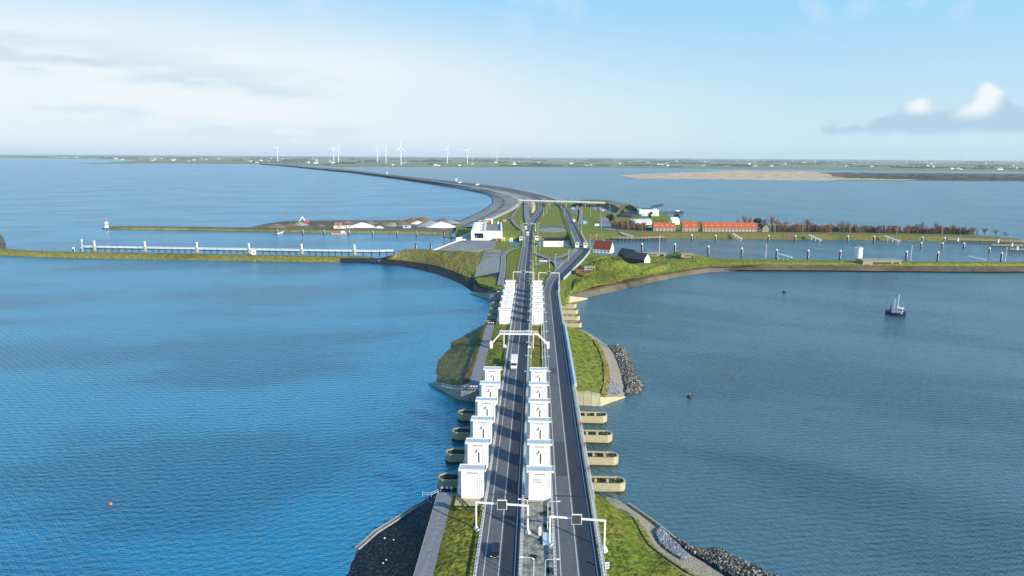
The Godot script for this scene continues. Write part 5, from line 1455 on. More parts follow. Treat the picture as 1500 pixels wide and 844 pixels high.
	for p in v3([194.93, 0, -739.07, 220.23, 0, -736.72, 277.56, 0, -736.64, 306.54, 0, -736.91, 363.2, 0, -736.2, 391.17, 0, -735.22, 441.96, 0, -733.03, 462.14, 0, -726.98]):
		mooring("%s mooring post along the far bank of the right harbour, counted from the lock" % nth(k), p, 6.2, M.white, "mooring posts along the far bank")
		k += 1
	k = 0
	for p in v3([122.86, 0, -642.67, 153.63, 0, -641.26, 181.3, 0, -627, 207.94, 0, -613.77, 236.33, 0, -605.31, 263.53, 0, -603.16, 291.56, 0, -601.89, 349.13, 0, -599.44, 375.19, 0, -596.51, 430.03, 0, -594.81]):
		mooring("%s mooring post along the near bank of the right harbour, counted from the lock" % nth(k), p, 8.4, M.white, "mooring posts along the near bank")
		k += 1
	k = 0
	for p in v3([414.47, 0, -688.08, 435.25, 0, -686.97, 455.63, 0, -684.81, 456.52, 0, -648.4]):
		mooring("%s free standing mooring post in the middle of the right harbour" % nth(k), p, 5.6, M.white, "mooring posts in mid harbour")
		k += 1
	ramp("white landing ramp on the far bank below the long terrace", Vector3(247.42, 4.6, -762.76), Vector3(247.5, 2.4, -732.39))
	ramp("white landing ramp on the far bank below the hedge, nearer the cottage", Vector3(329.66, 4.6, -756.53), Vector3(330.08, 2.2, -726.18))
	ramp("white landing ramp on the far bank below the hedge, farther from the cottage", Vector3(410.6, 4.6, -750.39), Vector3(411.65, 2.2, -722.04))
	ramp("white landing ramp on the near bank left of the beacon tower", Vector3(244.13, 3, -590.34), Vector3(235.46, 5, -600.87))
	ramp("white landing ramp on the near bank right of the casemate", Vector3(407.53, 3, -580.91), Vector3(398.75, 5, -591.19))
	ramp("white gangway down the bank to the lock jetty", Vector3(120.91, 5, -765.82), Vector3(131.64, 3, -738.69))
	jetty("lock_jetty", "grey waiting jetty along the bank beside the lock", v3([106.41, 0, -732.65, 113.47, 0, -730.59, 137.7, 0, -730.64, 165.78, 0, -738.17]), 3.4, 3.0, 4.0, M.concrete)
	jetty("timber_jetty", "long timber jetty at the right end of the harbour nearest the bank", v3([468.95, 0, -733.21, 497.67, 0, -728.76, 522.1, 0, -721.88, 552.67, 0, -714.31]), 3.0, 3.2, 3.6, M.concrete)
	jetty("timber_jetty", "middle timber jetty at the right edge of the harbour", v3([484.5, 0, -687.22, 502.95, 0, -684.97, 528.31, 0, -682.04]), 4.0, 3.2, 3.6, M.concrete)
	jetty("timber_jetty", "nearest timber jetty at the right edge of the harbour", v3([481, 0, -657.07, 494.57, 0, -654.82, 510.16, 0, -653.63]), 4.0, 3.0, 3.6, M.concrete)
	k = 0
	for p in v3([469.5, 3.2, -716.3, 505.15, 3.2, -706.56, 495.62, 3.2, -673.48, 482.46, 3.2, -647.87]):
		var o := thing("jetty_bollard", "%s pale bollard tower on the right hand jetties, counted from the bank" % nth(k), "bollard", p, 0.0, "bollard towers on the jetties")
		st = mb(); post(st, Vector3.ZERO, 3.6, 0.9, 0.9, 8); put(st, "shaft", M.white, o)
		st = mb(); post(st, Vector3(0, 3.6, 0), 0.4, 1.1, 1.1, 8); put(st, "cap", M.concrete, o)
		k += 1
	k = 0
	for q in [[Vector3(130, 3.4, -598.84), 17.0], [Vector3(217.42, 3.4, -580.07), 12.0], [Vector3(338.09, 3.4, -573.44), 12.5], [Vector3(415.19, 3.4, -569.03), 12.0]]:
		var o := thing("harbour_mast", "%s thin white mast on the near harbour bank, counted from the lock" % nth(k), "mast", q[0], 0.0, "thin masts on the near bank")
		st = mb(); post(st, Vector3.ZERO, q[1], 0.22, 0.14, 6); put(st, "pole", M.white, o)
		st = mb(); box(st, Vector3(0, q[1], 0), 0.7, 0.35, 0.5); put(st, "lamp_head", M.white, o)
		k += 1

# ---------------------------------------------------------------- the long dike and the far shore
func build_dike() -> void:
	var d0 := v3([-83.53, -0.3, -873.05, -69.19, -0.3, -980.49, -54.76, -0.3, -1083.16, -43.93, -0.3, -1200.68, -39.27, -0.3, -1325.58, -44.52, -0.3, -1453.96, -60.93, -0.3, -1580.07, -86.41, -0.3, -1712.62, -151.05, -0.3, -1884.2, -234.21, -0.3, -2132.94, -375.13, -0.3, -2513.38, -554.44, -0.3, -2939.13, -872.73, -0.3, -3670, -1180.37, -0.3, -4260, -1766.05, -0.3, -5415, -2395.57, -0.3, -6557])
	var d1 := v3([-64.32, 4.2, -817.64, -50.41, 4.2, -906.84, -37.34, 4.2, -993.19, -25.17, 4.2, -1111.43, -19.35, 4.2, -1232.8, -24.27, 4.2, -1371.1, -41.52, 4.2, -1501.9, -68.25, 4.2, -1643.25, -137.13, 4.2, -1847.93, -227.84, 4.2, -2094.17, -365.18, 4.2, -2446.99, -538.47, 4.2, -2854.77, -845.46, 4.2, -3556, -1136.44, 4.2, -4102, -1706.83, 4.2, -5234, -2307.21, 4.2, -6316])
	var d1b := v3([-58.48, 4.4, -816.05, -43.55, 4.4, -915, -30.7, 4.4, -1003.1, -19.59, 4.4, -1109.25, -13.19, 4.4, -1230.44, -17.43, 4.4, -1368.54, -34, 4.4, -1499.17, -59.99, 4.4, -1640.34, -128.31, 4.4, -1852.75, -220.76, 4.4, -2105.84, -358.27, 4.4, -2449.43, -535.31, 4.4, -2868.11, -840.32, 4.4, -3564, -1135.39, 4.4, -4113, -1708.53, 4.4, -5255, -2304.92, 4.4, -6326])
	var d2 := v3([-41.97, 8, -797.58, -24.4, 8, -916.96, -5.86, 8, -1029.19, 7.16, 8, -1154.56, 10.36, 8, -1271.9, -3.95, 8, -1398.89, -35.42, 8, -1560.88, -92.78, 8, -1769.98, -204.5, 8, -2047.45, -342.97, 8, -2393.59, -517.48, 8, -2802.48, -818.01, 8, -3484, -1109.53, 8, -4034, -1661.24, 8, -5126, -2225.68, 8, -6126])
	var d3 := v3([-37.75, 5, -827.63, -18.67, 5, -951.56, 1.38, 5, -1074.91, 14.78, 5, -1215.42, 17.57, 5, -1340.79, 1.68, 5, -1476.85, -30.8, 5, -1644.82, -89.78, 5, -1852.83, -208.48, 5, -2151.4, -355.06, 5, -2512.74, -534.83, 5, -2927.89, -852.26, 5, -3645, -1158.28, 5, -4226, -1729.14, 5, -5351, -2311.82, 5, -6380])
	land("dike_slope", M.dike_stone, [smooth_line(d0, 5), smooth_line(d1, 5)], 260, 4, 0.2, 0.4)
	land("dike_path", M.gravel, [smooth_line(d1, 5), smooth_line(d1b, 5)], 260, 1, 0.0, 0.3)
	land("dike_crest", M.dike_stone, [smooth_line(d1b, 5), smooth_line(d2, 5), smooth_line(d3, 5)], 260, 4, 0.3, 0.5)
	var w0 := v3([109.25, -0.3, -1405.94, 84.31, -0.3, -1568.65, 51.36, -0.3, -1780.13, 17.34, -0.3, -1926.91, -21.97, -0.3, -2029.33, -111.68, -0.3, -2215.01, -219.29, -0.3, -2437.74, -428.06, -0.3, -2869.84, -706.74, -0.3, -3563, -1105.08, -0.3, -4466, -1614.46, -0.3, -5444, -2445.3, -0.3, -7076])
	var w1 := v3([95.22, 4.9, -1308.75, 71.28, 4.9, -1460.86, 40.91, 4.9, -1642.86, 10.71, 4.9, -1775.71, -24.02, 4.9, -1876.5, -108.18, 4.9, -2064.67, -207.04, 4.9, -2276.46, -401.76, 4.9, -2693.5, -662.83, 4.9, -3342, -1035.4, 4.9, -4184, -1520.02, 4.9, -5125, -2284.69, 4.9, -6611])
	land("dike_top", M.dike_stone, [v3([17.57, 5, -1340.79, 1.68, 5, -1476.85, -30.8, 5, -1644.82, -89.78, 5, -1852.83, -208.48, 5, -2151.4, -355.06, 5, -2512.74, -534.83, 5, -2927.89, -852.26, 5, -3645, -1158.28, 5, -4226, -1729.14, 5, -5351, -2311.82, 5, -6380]), w1, w0], 200, 3, 0.1, 0.4)
	land("dike_foot", M.dark_slope, [d0.map(func(p): return p + Vector3(2.2, 0.9, -1.5)), d0.map(func(p): return p + Vector3(-2.0, -0.4, 2.0))], 200, 1, 0.2, 0.3)
	land("sand_slope", M.sand, [v3([24.82, 4.6, -981.53, 24.32, 4.6, -1095.89, 25.81, 4.6, -1222.23, 29.48, 4.6, -1277.63]), v3([28.07, 7.5, -994.11, 32.09, 7.5, -1101.45, 33.63, 7.5, -1198.04, 33.38, 7.5, -1233.99]), v3([31.13, 4.6, -1029.81, 37.94, 4.6, -1111.37, 41.09, 4.6, -1206.28, 40.65, 4.6, -1269.16])], 20, 4, 0.3, 0.3)
	# viaduct across the motorway
	var v := thing("viaduct", "pale concrete viaduct crossing above both roads beyond the lock", "bridge")
	var a := Vector3(11.03, 12, -1207.02); var b := Vector3(155.49, 12, -1156.44)
	var st := mb(); bar(st, a - Vector3.UP, b - Vector3.UP, 9.0, 1.5); put(st, "deck", M.concrete, v)
	for z in [-4.6, 4.6]:
		st = mb(); bar(st, a + Vector3(0, 0.4, z), b + Vector3(0, 0.4, z), 0.3, 1.5); put(st, "parapet", M.white, v)
	for f in [0.12, 0.36, 0.56, 0.78]:
		var p: Vector3 = a.lerp(b, f)
		st = mb(); span(st, p.x - 0.8, p.x + 0.8, 4.0, 10.4, p.z - 4, p.z + 4); put(st, "pier", M.concrete, v)

func turbine(label: String, base: Vector3, h: float, blade: float, phase: float, group: String) -> void:
	var o := thing("wind_turbine", label, "wind turbine", base, 0.0, group)
	var st := mb(); post(st, Vector3.ZERO, h, h * 0.026, h * 0.017, 8); put(st, "tower", M.white, o)
	st = mb(); box(st, Vector3(0, h + h * 0.015, -h * 0.02), h * 0.045, h * 0.045, h * 0.12); put(st, "nacelle", M.white, o)
	st = mb(); tube(st, [Vector3(0, h * 1.015, h * 0.04), Vector3(0, h * 1.015, h * 0.075)], [h * 0.026, h * 0.01], 8); put(st, "hub", M.white, o)
	for k in 3:
		st = mb()
		var d := Vector3(sin(phase + TAU * k / 3), cos(phase + TAU * k / 3), 0)
		var c := Vector3(0, h * 1.015, h * 0.055)
		var s := d.cross(Vector3.FORWARD)
		var z := Vector3(0, 0, blade * 0.012)
		var p := [c + d * blade * 0.03 - s * blade * 0.02, c + d * blade * 0.2 - s * blade * 0.028, c + d * blade, c + d * blade * 0.2 + s * blade * 0.05, c + d * blade * 0.03 + s * blade * 0.02]
		for i in range(1, 4):
			tri(st, p[0] + z, p[i] + z, p[i + 1] + z)
			tri(st, p[0] - z, p[i + 1] - z, p[i] - z)
		for i in 5:
			quad(st, p[i] + z, p[(i + 1) % 5] + z, p[(i + 1) % 5] - z, p[i] - z)
		put(st, "blade", M.white, o)

func build_far_land() -> void:
	var shore := v3([-8854, 0.8, -11101, -7885, 0.8, -11603, -6832, 0.8, -11008, -5562, 0.8, -10079, -4758, 0.8, -8776, -3875, 0.8, -6549, -3833, 0.8, -6091, -3543, 0.8, -5986, -3191, 0.8, -6468, -2574.79, 0.8, -6362, -2226.63, 0.8, -6442, -1824.34, 0.8, -5955, -1443.19, 0.8, -5405, -1240.27, 0.8, -5054, -1011.46, 0.8, -5374, -792.78, 0.8, -5327, -271.79, 0.8, -5399, 265.14, 0.8, -5507, 808.89, 0.8, -5517, 1322.33, 0.8, -5394, 1845.76, 0.8, -5371, 2350.93, 0.8, -5317, 2690.11, 0.8, -4975, 3682, 0.8, -4990, 4090, 0.8, -4890])
	var poly := shore.duplicate()
	poly.append_array([Vector3(40000, 0, -9000), Vector3(40000, 0, -48000), Vector3(-40000, 0, -48000)])
	plate("far_land", M.field, poly, -1, 0.9)
	plate("sand_bank", M.sand, v3([500.71, 0.7, -3295, 619.25, 0.7, -3508, 984.73, 0.7, -4012, 1301.22, 0.7, -4273, 1553.84, 0.7, -4519, 1939.29, 0.7, -4588, 1965.04, 0.7, -4325, 1626.48, 0.7, -3427, 1282.13, 0.7, -2767.45, 961.29, 0.7, -2788.53, 706.95, 0.7, -2874.98, 510.79, 0.7, -2889.74]), -1, 0.7)
	land("mud_bank", M.mud, [v3([1872.2, 0.6, -4269, 2084.39, 0.6, -4325, 2304.79, 0.6, -4260, 2653.45, 0.6, -4280, 3124, 0.6, -4231, 3529, 0.6, -4217]), v3([1726.75, 1.6, -3750, 1785.57, 1.6, -3628, 1911.58, 1.6, -3530, 2262.33, 1.6, -3534, 2573.32, 1.6, -3483, 2931.5, 1.6, -3500]), v3([1280.75, 0.4, -2752.59, 1407.02, 0.4, -2798.5, 1496.94, 0.4, -2760.16, 1690.13, 0.4, -2809.67, 1827.14, 0.4, -2764.72, 2090.27, 0.4, -2825.44, 2342.31, 0.4, -2793])], 200, 10, 1.0, 0.9)
	land("mud_edge_sand", M.sand, [v3([1531.23, 1.9, -3411, 1511.29, 1.9, -3197, 1534.09, 1.9, -3053, 1602.78, 1.9, -2956.91, 1694.44, 1.9, -2913.44]), v3([1282.54, 0.8, -2780.31, 1357.06, 0.8, -2809.67, 1439.8, 0.8, -2808.66, 1528.36, 0.8, -2792.97, 1661.85, 0.8, -2832.64])], 60, 4, 0.8, 0.5)
	plate("low_spit", M.sand, v3([1234.6, 0.6, -4412, 1394.51, 0.6, -4581, 1654.52, 0.6, -4745, 1429.08, 0.6, -4408]), -1, 0.6)
	# a band of dark scrub on the mud, and woods far off that read as masses
	var r := RandomNumberGenerator.new()
	r.seed = 31
	var belts := []
	for p in v3([-12856, 0.9, -17531, -11447, 0.9, -16150, -10574, 0.9, -15565, -11249, 0.9, -17311, -9910, 0.9, -16232, -8444, 0.9, -14782, -7677, 0.9, -14433, -9003, 0.9, -17578, -7860, 0.9, -16281, -5976, 0.9, -13181, -6751, 0.9, -15930, -5148, 0.9, -12891, -3172, 0.9, -8503, -2635.27, 0.9, -7627, -2523.36, 0.9, -7863, -2448.09, 0.9, -8263, -2726.25, 0.9, -7567, -3730, 0.9, -12193, -4358, 0.9, -15771, -1685.72, 0.9, -6959, -1647.55, 0.9, -6172, -2971.76, 0.9, -13076, -2221.05, 0.9, -10956, -2326.71, 0.9, -13827, -1328.31, 0.9, -10298, -1066.8, 0.9, -9338, -1211.76, 0.9, -11086, -1606.82, 0.9, -17931, -962.05, 0.9, -15999, -549.47, 0.9, -10921, -320.24, 0.9, -10450, -258.2, 0.9, -16236, 132.64, 0.9, -15298, 235.41, 0.9, -6150, 112.59, 0.9, -6058, -6.83, 0.9, -6171, 326.11, 0.9, -6148, 478.27, 0.9, -12528, 1564.12, 0.9, -20197, 570.21, 0.9, -6170, 1846.01, 0.9, -15807, 2455.08, 0.9, -19395, 2540.72, 0.9, -15312, 1704.51, 0.9, -9690, 2596.59, 0.9, -12647, 1423, 0.9, -6050, 2448.79, 0.9, -9260, 2075.13, 0.9, -7175, 2495.47, 0.9, -8213, 2506.42, 0.9, -7630, 4942, 0.9, -14414, 4755, 0.9, -12769, 5272, 0.9, -13117, 3967, 0.9, -9295, 4621, 0.9, -10470, 5851, 0.9, -12830, 4400, 0.9, -9150, 3552, 0.9, -7092, 3998, 0.9, -7756, 4070, 0.9, -7535, 3650, 0.9, -6518, 3719, 0.9, -6361, 3891, 0.9, -6387, 4396, 0.9, -6991, 4180, 0.9, -6348, 4195, 0.9, -6186, 4551, 0.9, -6477, 4443, 0.9, -6108, 5496, 0.9, -9330, 5971, 0.9, -9214, 6127, 0.9, -8665, 3746, 0.9, -15319, 4481, 0.9, -14763, -1743.95, 0.9, -15959, -3636, 0.9, -19351, -10520, 0.9, -23731, -12566, 0.9, -21272, -1378.32, 0.9, -27405, 3456, 0.9, -32332, 9507, 0.9, -24888, 10572, 0.9, -21146, 9931, 0.9, -17161, 9976, 0.9, -14733]):
		belts.append(p)
	for i in 90:
		var f := r.randf()
		var q: Vector3 = _on(v3([-9844, 0.9, -13331, -5178, 0.9, -10507, -3074, 0.9, -8901, -934.5, 0.9, -6281, 307.68, 0.9, -6395, 1573.05, 0.9, -6421, 2808.7, 0.9, -6356, 4346, 0.9, -5894]), f)
		var w: Vector3 = _on(v3([-12864, 0.9, -17426, -11348, 0.9, -23044, -9498, 0.9, -27530, -4584, 0.9, -30864, 1683.37, 0.9, -35117, 9526, 0.9, -38982, 18421, 0.9, -41790, 23963, 0.9, -32578]), f)
		belts.append(q.lerp(w, pow(r.randf(), 1.2) * 0.8))
	var k := 0
	for p in belts:
		var st := mb()
		var sc: float = -p.z / 6000.0
		var len := r.randf_range(70, 260) * sc
		var n := int(8 + len / 18.0)
		for i in n:
			var c := Vector3((i + r.randf() - n / 2.0) * len / n, 0, r.randf_range(-30, 30) * sc)
			var hh := r.randf_range(6, 13) * minf(sc, 2.0)
			var ww := len / n * r.randf_range(0.6, 1.1)
			var top := c + Vector3(r.randf_range(-3, 3), hh, 0)
			var ring := []
			for q in 6:
				ring.append(c + Vector3(cos(TAU * q / 6) * ww, hh * r.randf_range(0.35, 0.75), sin(TAU * q / 6) * ww))
			for q in 6:
				tri(st, top, ring[q], ring[(q + 1) % 6])
				quad(st, ring[q], ring[(q + 1) % 6], Vector3(ring[(q + 1) % 6].x, 0, ring[(q + 1) % 6].z), Vector3(ring[q].x, 0, ring[q].z))
		var o := put(st, "distant_wood", M.far_wood)
		o.position = Vector3(p.x, 0.8, p.z)
		tag(o, "dark belt of trees on the far flat land", "woods", "tree belts on the far shore")
		stuff(o)
		k += 1
	var scrub := mb()
	for i in 420:
		var p: Vector3 = _on(v3([1782.87, 1, -3815, 2053.86, 1, -3794, 2410.67, 1, -3767, 3031, 1, -3799]), r.randf()).lerp(_on(v3([1476.04, 1, -3089, 1598.29, 1, -2948.39, 1903.6, 1, -2970.64, 2373.34, 1, -2971.17]), r.randf()), pow(r.randf(), 0.8))
		var w := r.randf_range(12, 34)
		for q in 4:
			var e := Vector3(cos(TAU * q / 4 + i), 0, sin(TAU * q / 4 + i)) * w
			var f := Vector3(cos(TAU * (q + 1) / 4 + i), 0, sin(TAU * (q + 1) / 4 + i)) * w
			tri(scrub, p + Vector3(0, r.randf_range(1.5, 3.5), 0), p + e, p + f)
	var so := put(scrub, "marsh_scrub", M.far_wood)
	tag(so, "dark low scrub covering the mud bank far off on the right", "scrub")
	stuff(so)
	# farms and villages
	k = 0
	var farm: Node3D = null
	for i in 140:
		var p := Vector3.ZERO
		var f := r.randf()
		var q: Vector3 = _on(v3([-10057, 0.9, -14803, -4017, 0.9, -8146, -2508.78, 0.9, -7260, -873.96, 0.9, -5873, 291.29, 0.9, -6053, 1488.81, 0.9, -6076, 2659.69, 0.9, -6018, 4061, 0.9, -5581]), f)
		var w: Vector3 = _on(v3([-11785, 0.9, -17349, -9638, 0.9, -19569, -8472, 0.9, -24554, -3919, 0.9, -26384, 1458.22, 0.9, -30416, 8132, 0.9, -33274, 14980, 0.9, -33979, 19676, 0.9, -27109]), f)
		p = q.lerp(w, pow(r.randf(), 1.6) * 0.5)
		if farm == null:
			farm = thing("farmhouse", "small pale farmhouse among the fields of the far shore", "house", Vector3.ZERO, 0.0, "farmhouses on the far shore")
			var a := mb(); var b := mb()
			gable(a, b, 26, 14, 5, 11)
			put(a, "wall", M.white, farm); put(b, "roof", M.brick, farm)
			farm.position = p
		else:
			copy(farm, p, r.randf_range(-0.7, 0.7), "small pale farmhouse among the fields of the far shore").scale = Vector3.ONE * r.randf_range(0.8, 1.7)
	# wind turbines: foot, height of the hub, blade length, blade angle
	var T := [[Vector3(-3150, 0, -9306), 176, 85, 2.8, "lone turbine left of the dike's far end"], [Vector3(-2085.53, 0, -8086), 150, 70, 0.9, "left one of the close pair of turbines"], [Vector3(-1842.06, 0, -7337), 140, 66, 0.4, "right one of the close pair of turbines"], [Vector3(-1664.77, 0, -8540), 150, 72, 0.2, "turbine left of the tallest three"], [Vector3(-1412.24, 0, -7731), 140, 70, 2.4, "turbine just left of the tallest turbine"], [Vector3(-1016.65, 0, -6311), 150, 78, 0.0, "tallest turbine, one blade pointing straight up"], [Vector3(-752.96, 0, -7976), 150, 76, 0.5, "turbine midway between the tallest and the road bend"], [Vector3(-480.51, 0, -7327), 138, 70, 0.7, "turbine above the bend of the dike"], [Vector3(-703.51, 0, -12301), 150, 60, 0.3, "small turbine right behind the one above the bend"], [Vector3(-196.31, 0, -8620), 130, 62, 2.0, "turbine right of the one above the bend"], [Vector3(-518.48, 0, -18078), 170, 60, 1.2, "faint turbine left of the one above the viaduct"], [Vector3(-26.79, 0, -12557), 120, 60, 0.9, "small turbine above the viaduct"], [Vector3(357.98, 0, -15960), 150, 60, 0.1, "faint turbine right of the one above the viaduct"]]
	for q in T:
		turbine("white %s" % q[4], q[0], q[1], q[2], q[3], "wind turbines on the far shore")
	k = 0
	var small := v3([3975, 0.9, -16865, 4247, 0.9, -9752, 9531, 0.9, -20257, 9217, 0.9, -18506, 5814, 0.9, -11331, 10498, 0.9, -20014, 9831, 0.9, -17680, 9252, 0.9, -15799, 7443, 0.9, -12475, 6920, 0.9, -11354, 7784, 0.9, -12672, 9982, 0.9, -15322, 9310, 0.9, -13552, 8565, 0.9, -24710, 8604, 0.9, -26555])
	for p in small:
		var q := 0
		for o in small:
			if o.x / -o.z < p.x / -p.z:
				q += 1
		turbine("small far turbine above the lake shore, %s from the left" % (nth(q) if q < 12 else ["thirteenth", "fourteenth", "fifteenth"][q - 12]), p, 75.0 * -p.z / 9000.0, 42.0 * -p.z / 9000.0, k * 0.77, "small turbines above the lake shore")
		k += 1

# ---------------------------------------------------------------- road furniture
func guardrail(label: String, t: float, s0: float, s1: float, m: Material) -> void:
	var o := thing("guardrail", label, "guardrail", Vector3.ZERO, 0.0, "white guardrails beside the roads")
	for q in [[0.0, 0.72], [0.5, 0.72]]:
		var st := mb()
		bar(st, F(t + q[0], s0, 5.5 + q[1]), F(t + q[0], s1, 5.5 + q[1]), 0.10, 0.22); put(st, "rail", m, o)
	var st := mb()
	var s := s0
	while s < s1:
		bar(st, F(t + 0.25, s, 5.0), F(t + 0.25, s, 6.3), 0.14)
		bar(st, F(t, s, 6.28), F(t + 0.5, s, 6.28), 0.16, 0.1)
		s += 1.33
	stuff(put(st, "posts", m, o))

func lamp_post(called: String, label: String, at: Vector3, h: float, arm: float, group: String) -> void:
	var o := thing(called, label, "lamp post", at, yaw, group)
	var st := mb(); tube(st, [Vector3.ZERO, Vector3(0, h - 0.3, 0), Vector3(arm * 0.15, h, 0)], [0.12, 0.09, 0.07], 6); put(st, "pole", M.steel, o)
	st = mb(); bar(st, Vector3(arm * 0.1, h, 0), Vector3(arm, h + 0.1, 0), 0.1); put(st, "arm", M.steel, o)
	st = mb(); bar(st, Vector3(arm * 0.85, h + 0.08, 0), Vector3(arm * 1.15, h + 0.14, 0), 0.3, 0.14); put(st, "lamp_head", M.white, o)

func gantry(label: String, t0: float, t1: float, s0: float, s1: float, h: float, at: float) -> void:
	var o := thing("sign_gantry", label, "gantry", Vector3.ZERO, 0.0, "sign gantries over the roads")
	var a := F(t0, s0, 5.2); var b := F(t1, s1, 5.2)
	var up := Vector3.UP * h
	for p in [a, b]:
		var st := mb(); bar(st, p, p + up + Vector3.UP * 0.15, 0.32); put(st, "post", M.white, o)
		st = mb(); tube(st, [p - Vector3.UP * 0.3, p + Vector3.UP * 0.5, p + Vector3.UP * 1.1], [0.85, 0.6, 0.25], 4); put(st, "foot", M.white, o)
	var st := mb(); bar(st, a + up, b + up, 0.34); put(st, "beam", M.white, o)
	var c := a.lerp(b, at) + up + Vector3(0, 0.1, 0.5)
	var ba := Basis(Vector3.UP, yaw)
	st = mb(); box(st, c, 2.2, 2.3, 0.3, ba); var fr := put(st, "sign_frame", M.white, o)
	st = mb(); box(st, c + Vector3(0, 0, 0.17), 1.96, 2.06, 0.1, ba); put(st, "matrix_board", M.board, fr)

func build_road_furniture() -> void:
	guardrail("white guardrail along the left edge of the left road", -11.4, 60, 440, M.steel)
	guardrail("white guardrail between the left road and the median towers", -2.25, 60, 440, M.steel)
	guardrail("white guardrail between the median towers and the right road", 4.75, 60, 425, M.steel)
	guardrail("white guardrail along the right edge of the right road", 14.65, 60, 418, M.steel)
	railing("deck_railing", "tall grey railing along the lake side of the nearer sluice deck", fl([[15.5, 156, 5.3], [15.5, 239, 5.3]]), 1.3, M.pale_sheet, 1.2)
	railing("deck_railing", "tall grey railing along the lake side of the farther sluice deck", fl([[15.5, 331, 5.3], [15.5, 417, 5.3]]), 1.3, M.pale_sheet, 1.2)
	railing("walkway_railing", "pale railing on the seaward edge of the nearer tower walkway", fl([[-18.7, 158, 5.15], [-18.7, 238, 5.15]]), 1.1, M.pale_sheet, 1.6)
	railing("walkway_railing", "pale railing on the seaward edge of the farther tower walkway", fl([[-18.7, 334, 5.15], [-18.7, 417, 5.15]]), 1.1, M.pale_sheet, 1.6)
	for z in [[240.0, 331.0, "middle island"], [420.0, 446.0, "far end of the sluices"]]:
		var o := thing("sheet_barrier", "pale blue sheet metal barrier beside the right road at the %s" % z[2], "barrier")
		var n := int((z[1] - z[0]) / 4.0)
		for k in n:
			var st := mb(); bar(st, F(15.7 + (0.12 * k if z[0] > 400 else 0.0), lerpf(z[0], z[1], float(k) / n) + 0.06, 6.0), F(15.7 + (0.12 * (k + 1) if z[0] > 400 else 0.0), lerpf(z[0], z[1], (k + 1.0) / n), 6.0), 0.9, 1.5); put(st, "panel", M.pale_sheet, o)
	var ob := thing("sheet_barrier", "pale barrier curving along the outer edge of the right road before the lock", "barrier")
	var ol := smooth_line(v3([35.57, 5.8, -461.14, 42.6, 5.8, -489.39, 49.69, 5.8, -517.84, 58.56, 5.8, -553.45, 69.07, 5.8, -602.92, 72.36, 5.8, -621.35]), 3)
	for i in ol.size() - 1:
		var s3 := mb(); bar(s3, ol[i] + Vector3.UP * 0.3, ol[i].lerp(ol[i + 1], 0.97) + Vector3.UP * 0.3, 0.7, 1.5); put(s3, "panel", M.pale_sheet, ob)
	railing("road_railing", "white rail along the left edge of the left road up to the lock", v3([3.55, 5.5, -472.5, 9.09, 5.5, -615.94, 12.74, 5.5, -724.64]), 0.9, M.steel, 4.0)
	railing("road_railing", "white rail along the right edge of the left road up to the lock", v3([13.83, 5.5, -478.48, 18.53, 5.5, -616.38, 22.79, 5.5, -725.19]), 0.9, M.steel, 4.0)
	railing("road_railing", "white rail along the inner edge of the right road past the slip roads", v3([22.72, 5.5, -451.98, 30.44, 5.5, -489.22, 45.38, 5.5, -556.4, 57.87, 5.5, -609.97]), 0.9, M.steel, 4.0)
	gantry("white sign gantry over the left road nearest the camera", -12.4, -0.7, 141.1, 140.1, 6.9, 0.5)
	gantry("white sign gantry over the right road nearest the camera", 4.1, 15.8, 135.5, 134.3, 7.0, 0.48)
	gantry("white sign gantry over the left road past the farther towers", -14.1, -0.2, 452, 452, 6.9, 0.5)
	gantry("white sign gantry over the right road past the farther towers", 3.0, 16.6, 450, 450, 6.9, 0.5)
	gantry("white sign gantry over the left road just before the lock bridge", -13.5, 0.5, 775, 775, 8.0, 0.5)
	# walkway portal over the left road
	var p := thing("walkway_portal", "white steel walkway portal with stairs bridging the left road", "footbridge", F(-6.55, 290.5, 5.2), yaw)
	var st := mb(); span(st, -8.2, 8.4, 6.42, 6.7, -0.9, 0.9); put(st, "deck", M.white, p)
	for z in [-0.85, 0.85]:
		st = mb(); span(st, -8.2, 8.4, 6.7, 6.85, z - 0.06, z + 0.06); span(st, -8.2, 8.4, 7.75, 7.9, z - 0.06, z + 0.06)
		for k in 18:
			span(st, -8.2 + k * 0.976 - 0.05, -8.2 + k * 0.976 + 0.05, 6.85, 7.75, z - 0.05, z + 0.05)
		put(st, "railing", M.white, p)
	for q in [[-6.4], [6.5]]:
		for z in [-0.6, 0.6]:
			st = mb(); bar(st, Vector3(q[0], 0, z), Vector3(q[0], 6.3, z), 0.35); put(st, "leg", M.white, p)
	for q in [[-8.2, -11.4], [8.4, 12.4]]:
		for z in [-0.8, 0.8]:
			st = mb(); bar(st, Vector3(q[0], 6.6, z), Vector3(q[1], 2.6, z), 0.2, 0.5); put(st, "stair_side", M.white, p)
		st = mb(); bar(st, Vector3(q[0], 6.4, 0), Vector3(q[1], 2.4, 0), 1.5, 0.2); put(st, "stair", M.white, p)
		st = mb(); span(st, minf(q[1], q[1] + signf(q[1]) * 1.2), maxf(q[1], q[1] + signf(q[1]) * 1.2), 0.0, 3.2, -0.8, 0.8); put(st, "end_cabinet", M.white, p)
	for q in [[-12.1, "left"], [-1.8, "right"]]:
		var w := thing("warning_sign", "small white triangular sign by the %s leg of the walkway portal" % q[1], "sign", F(q[0], 286.5, 5.2), yaw)
		st = mb(); bar(st, Vector3.ZERO, Vector3(0, 1.6, 0), 0.1); put(st, "post", M.grey_steel, w)
		st = mb(); tri(st, Vector3(0, 2.9, 0), Vector3(0.75, 1.6, 0), Vector3(-0.75, 1.6, 0)); tri(st, Vector3(0, 2.9, -0.08), Vector3(-0.75, 1.6, -0.08), Vector3(0.75, 1.6, -0.08)); put(st, "plate", M.white, w)
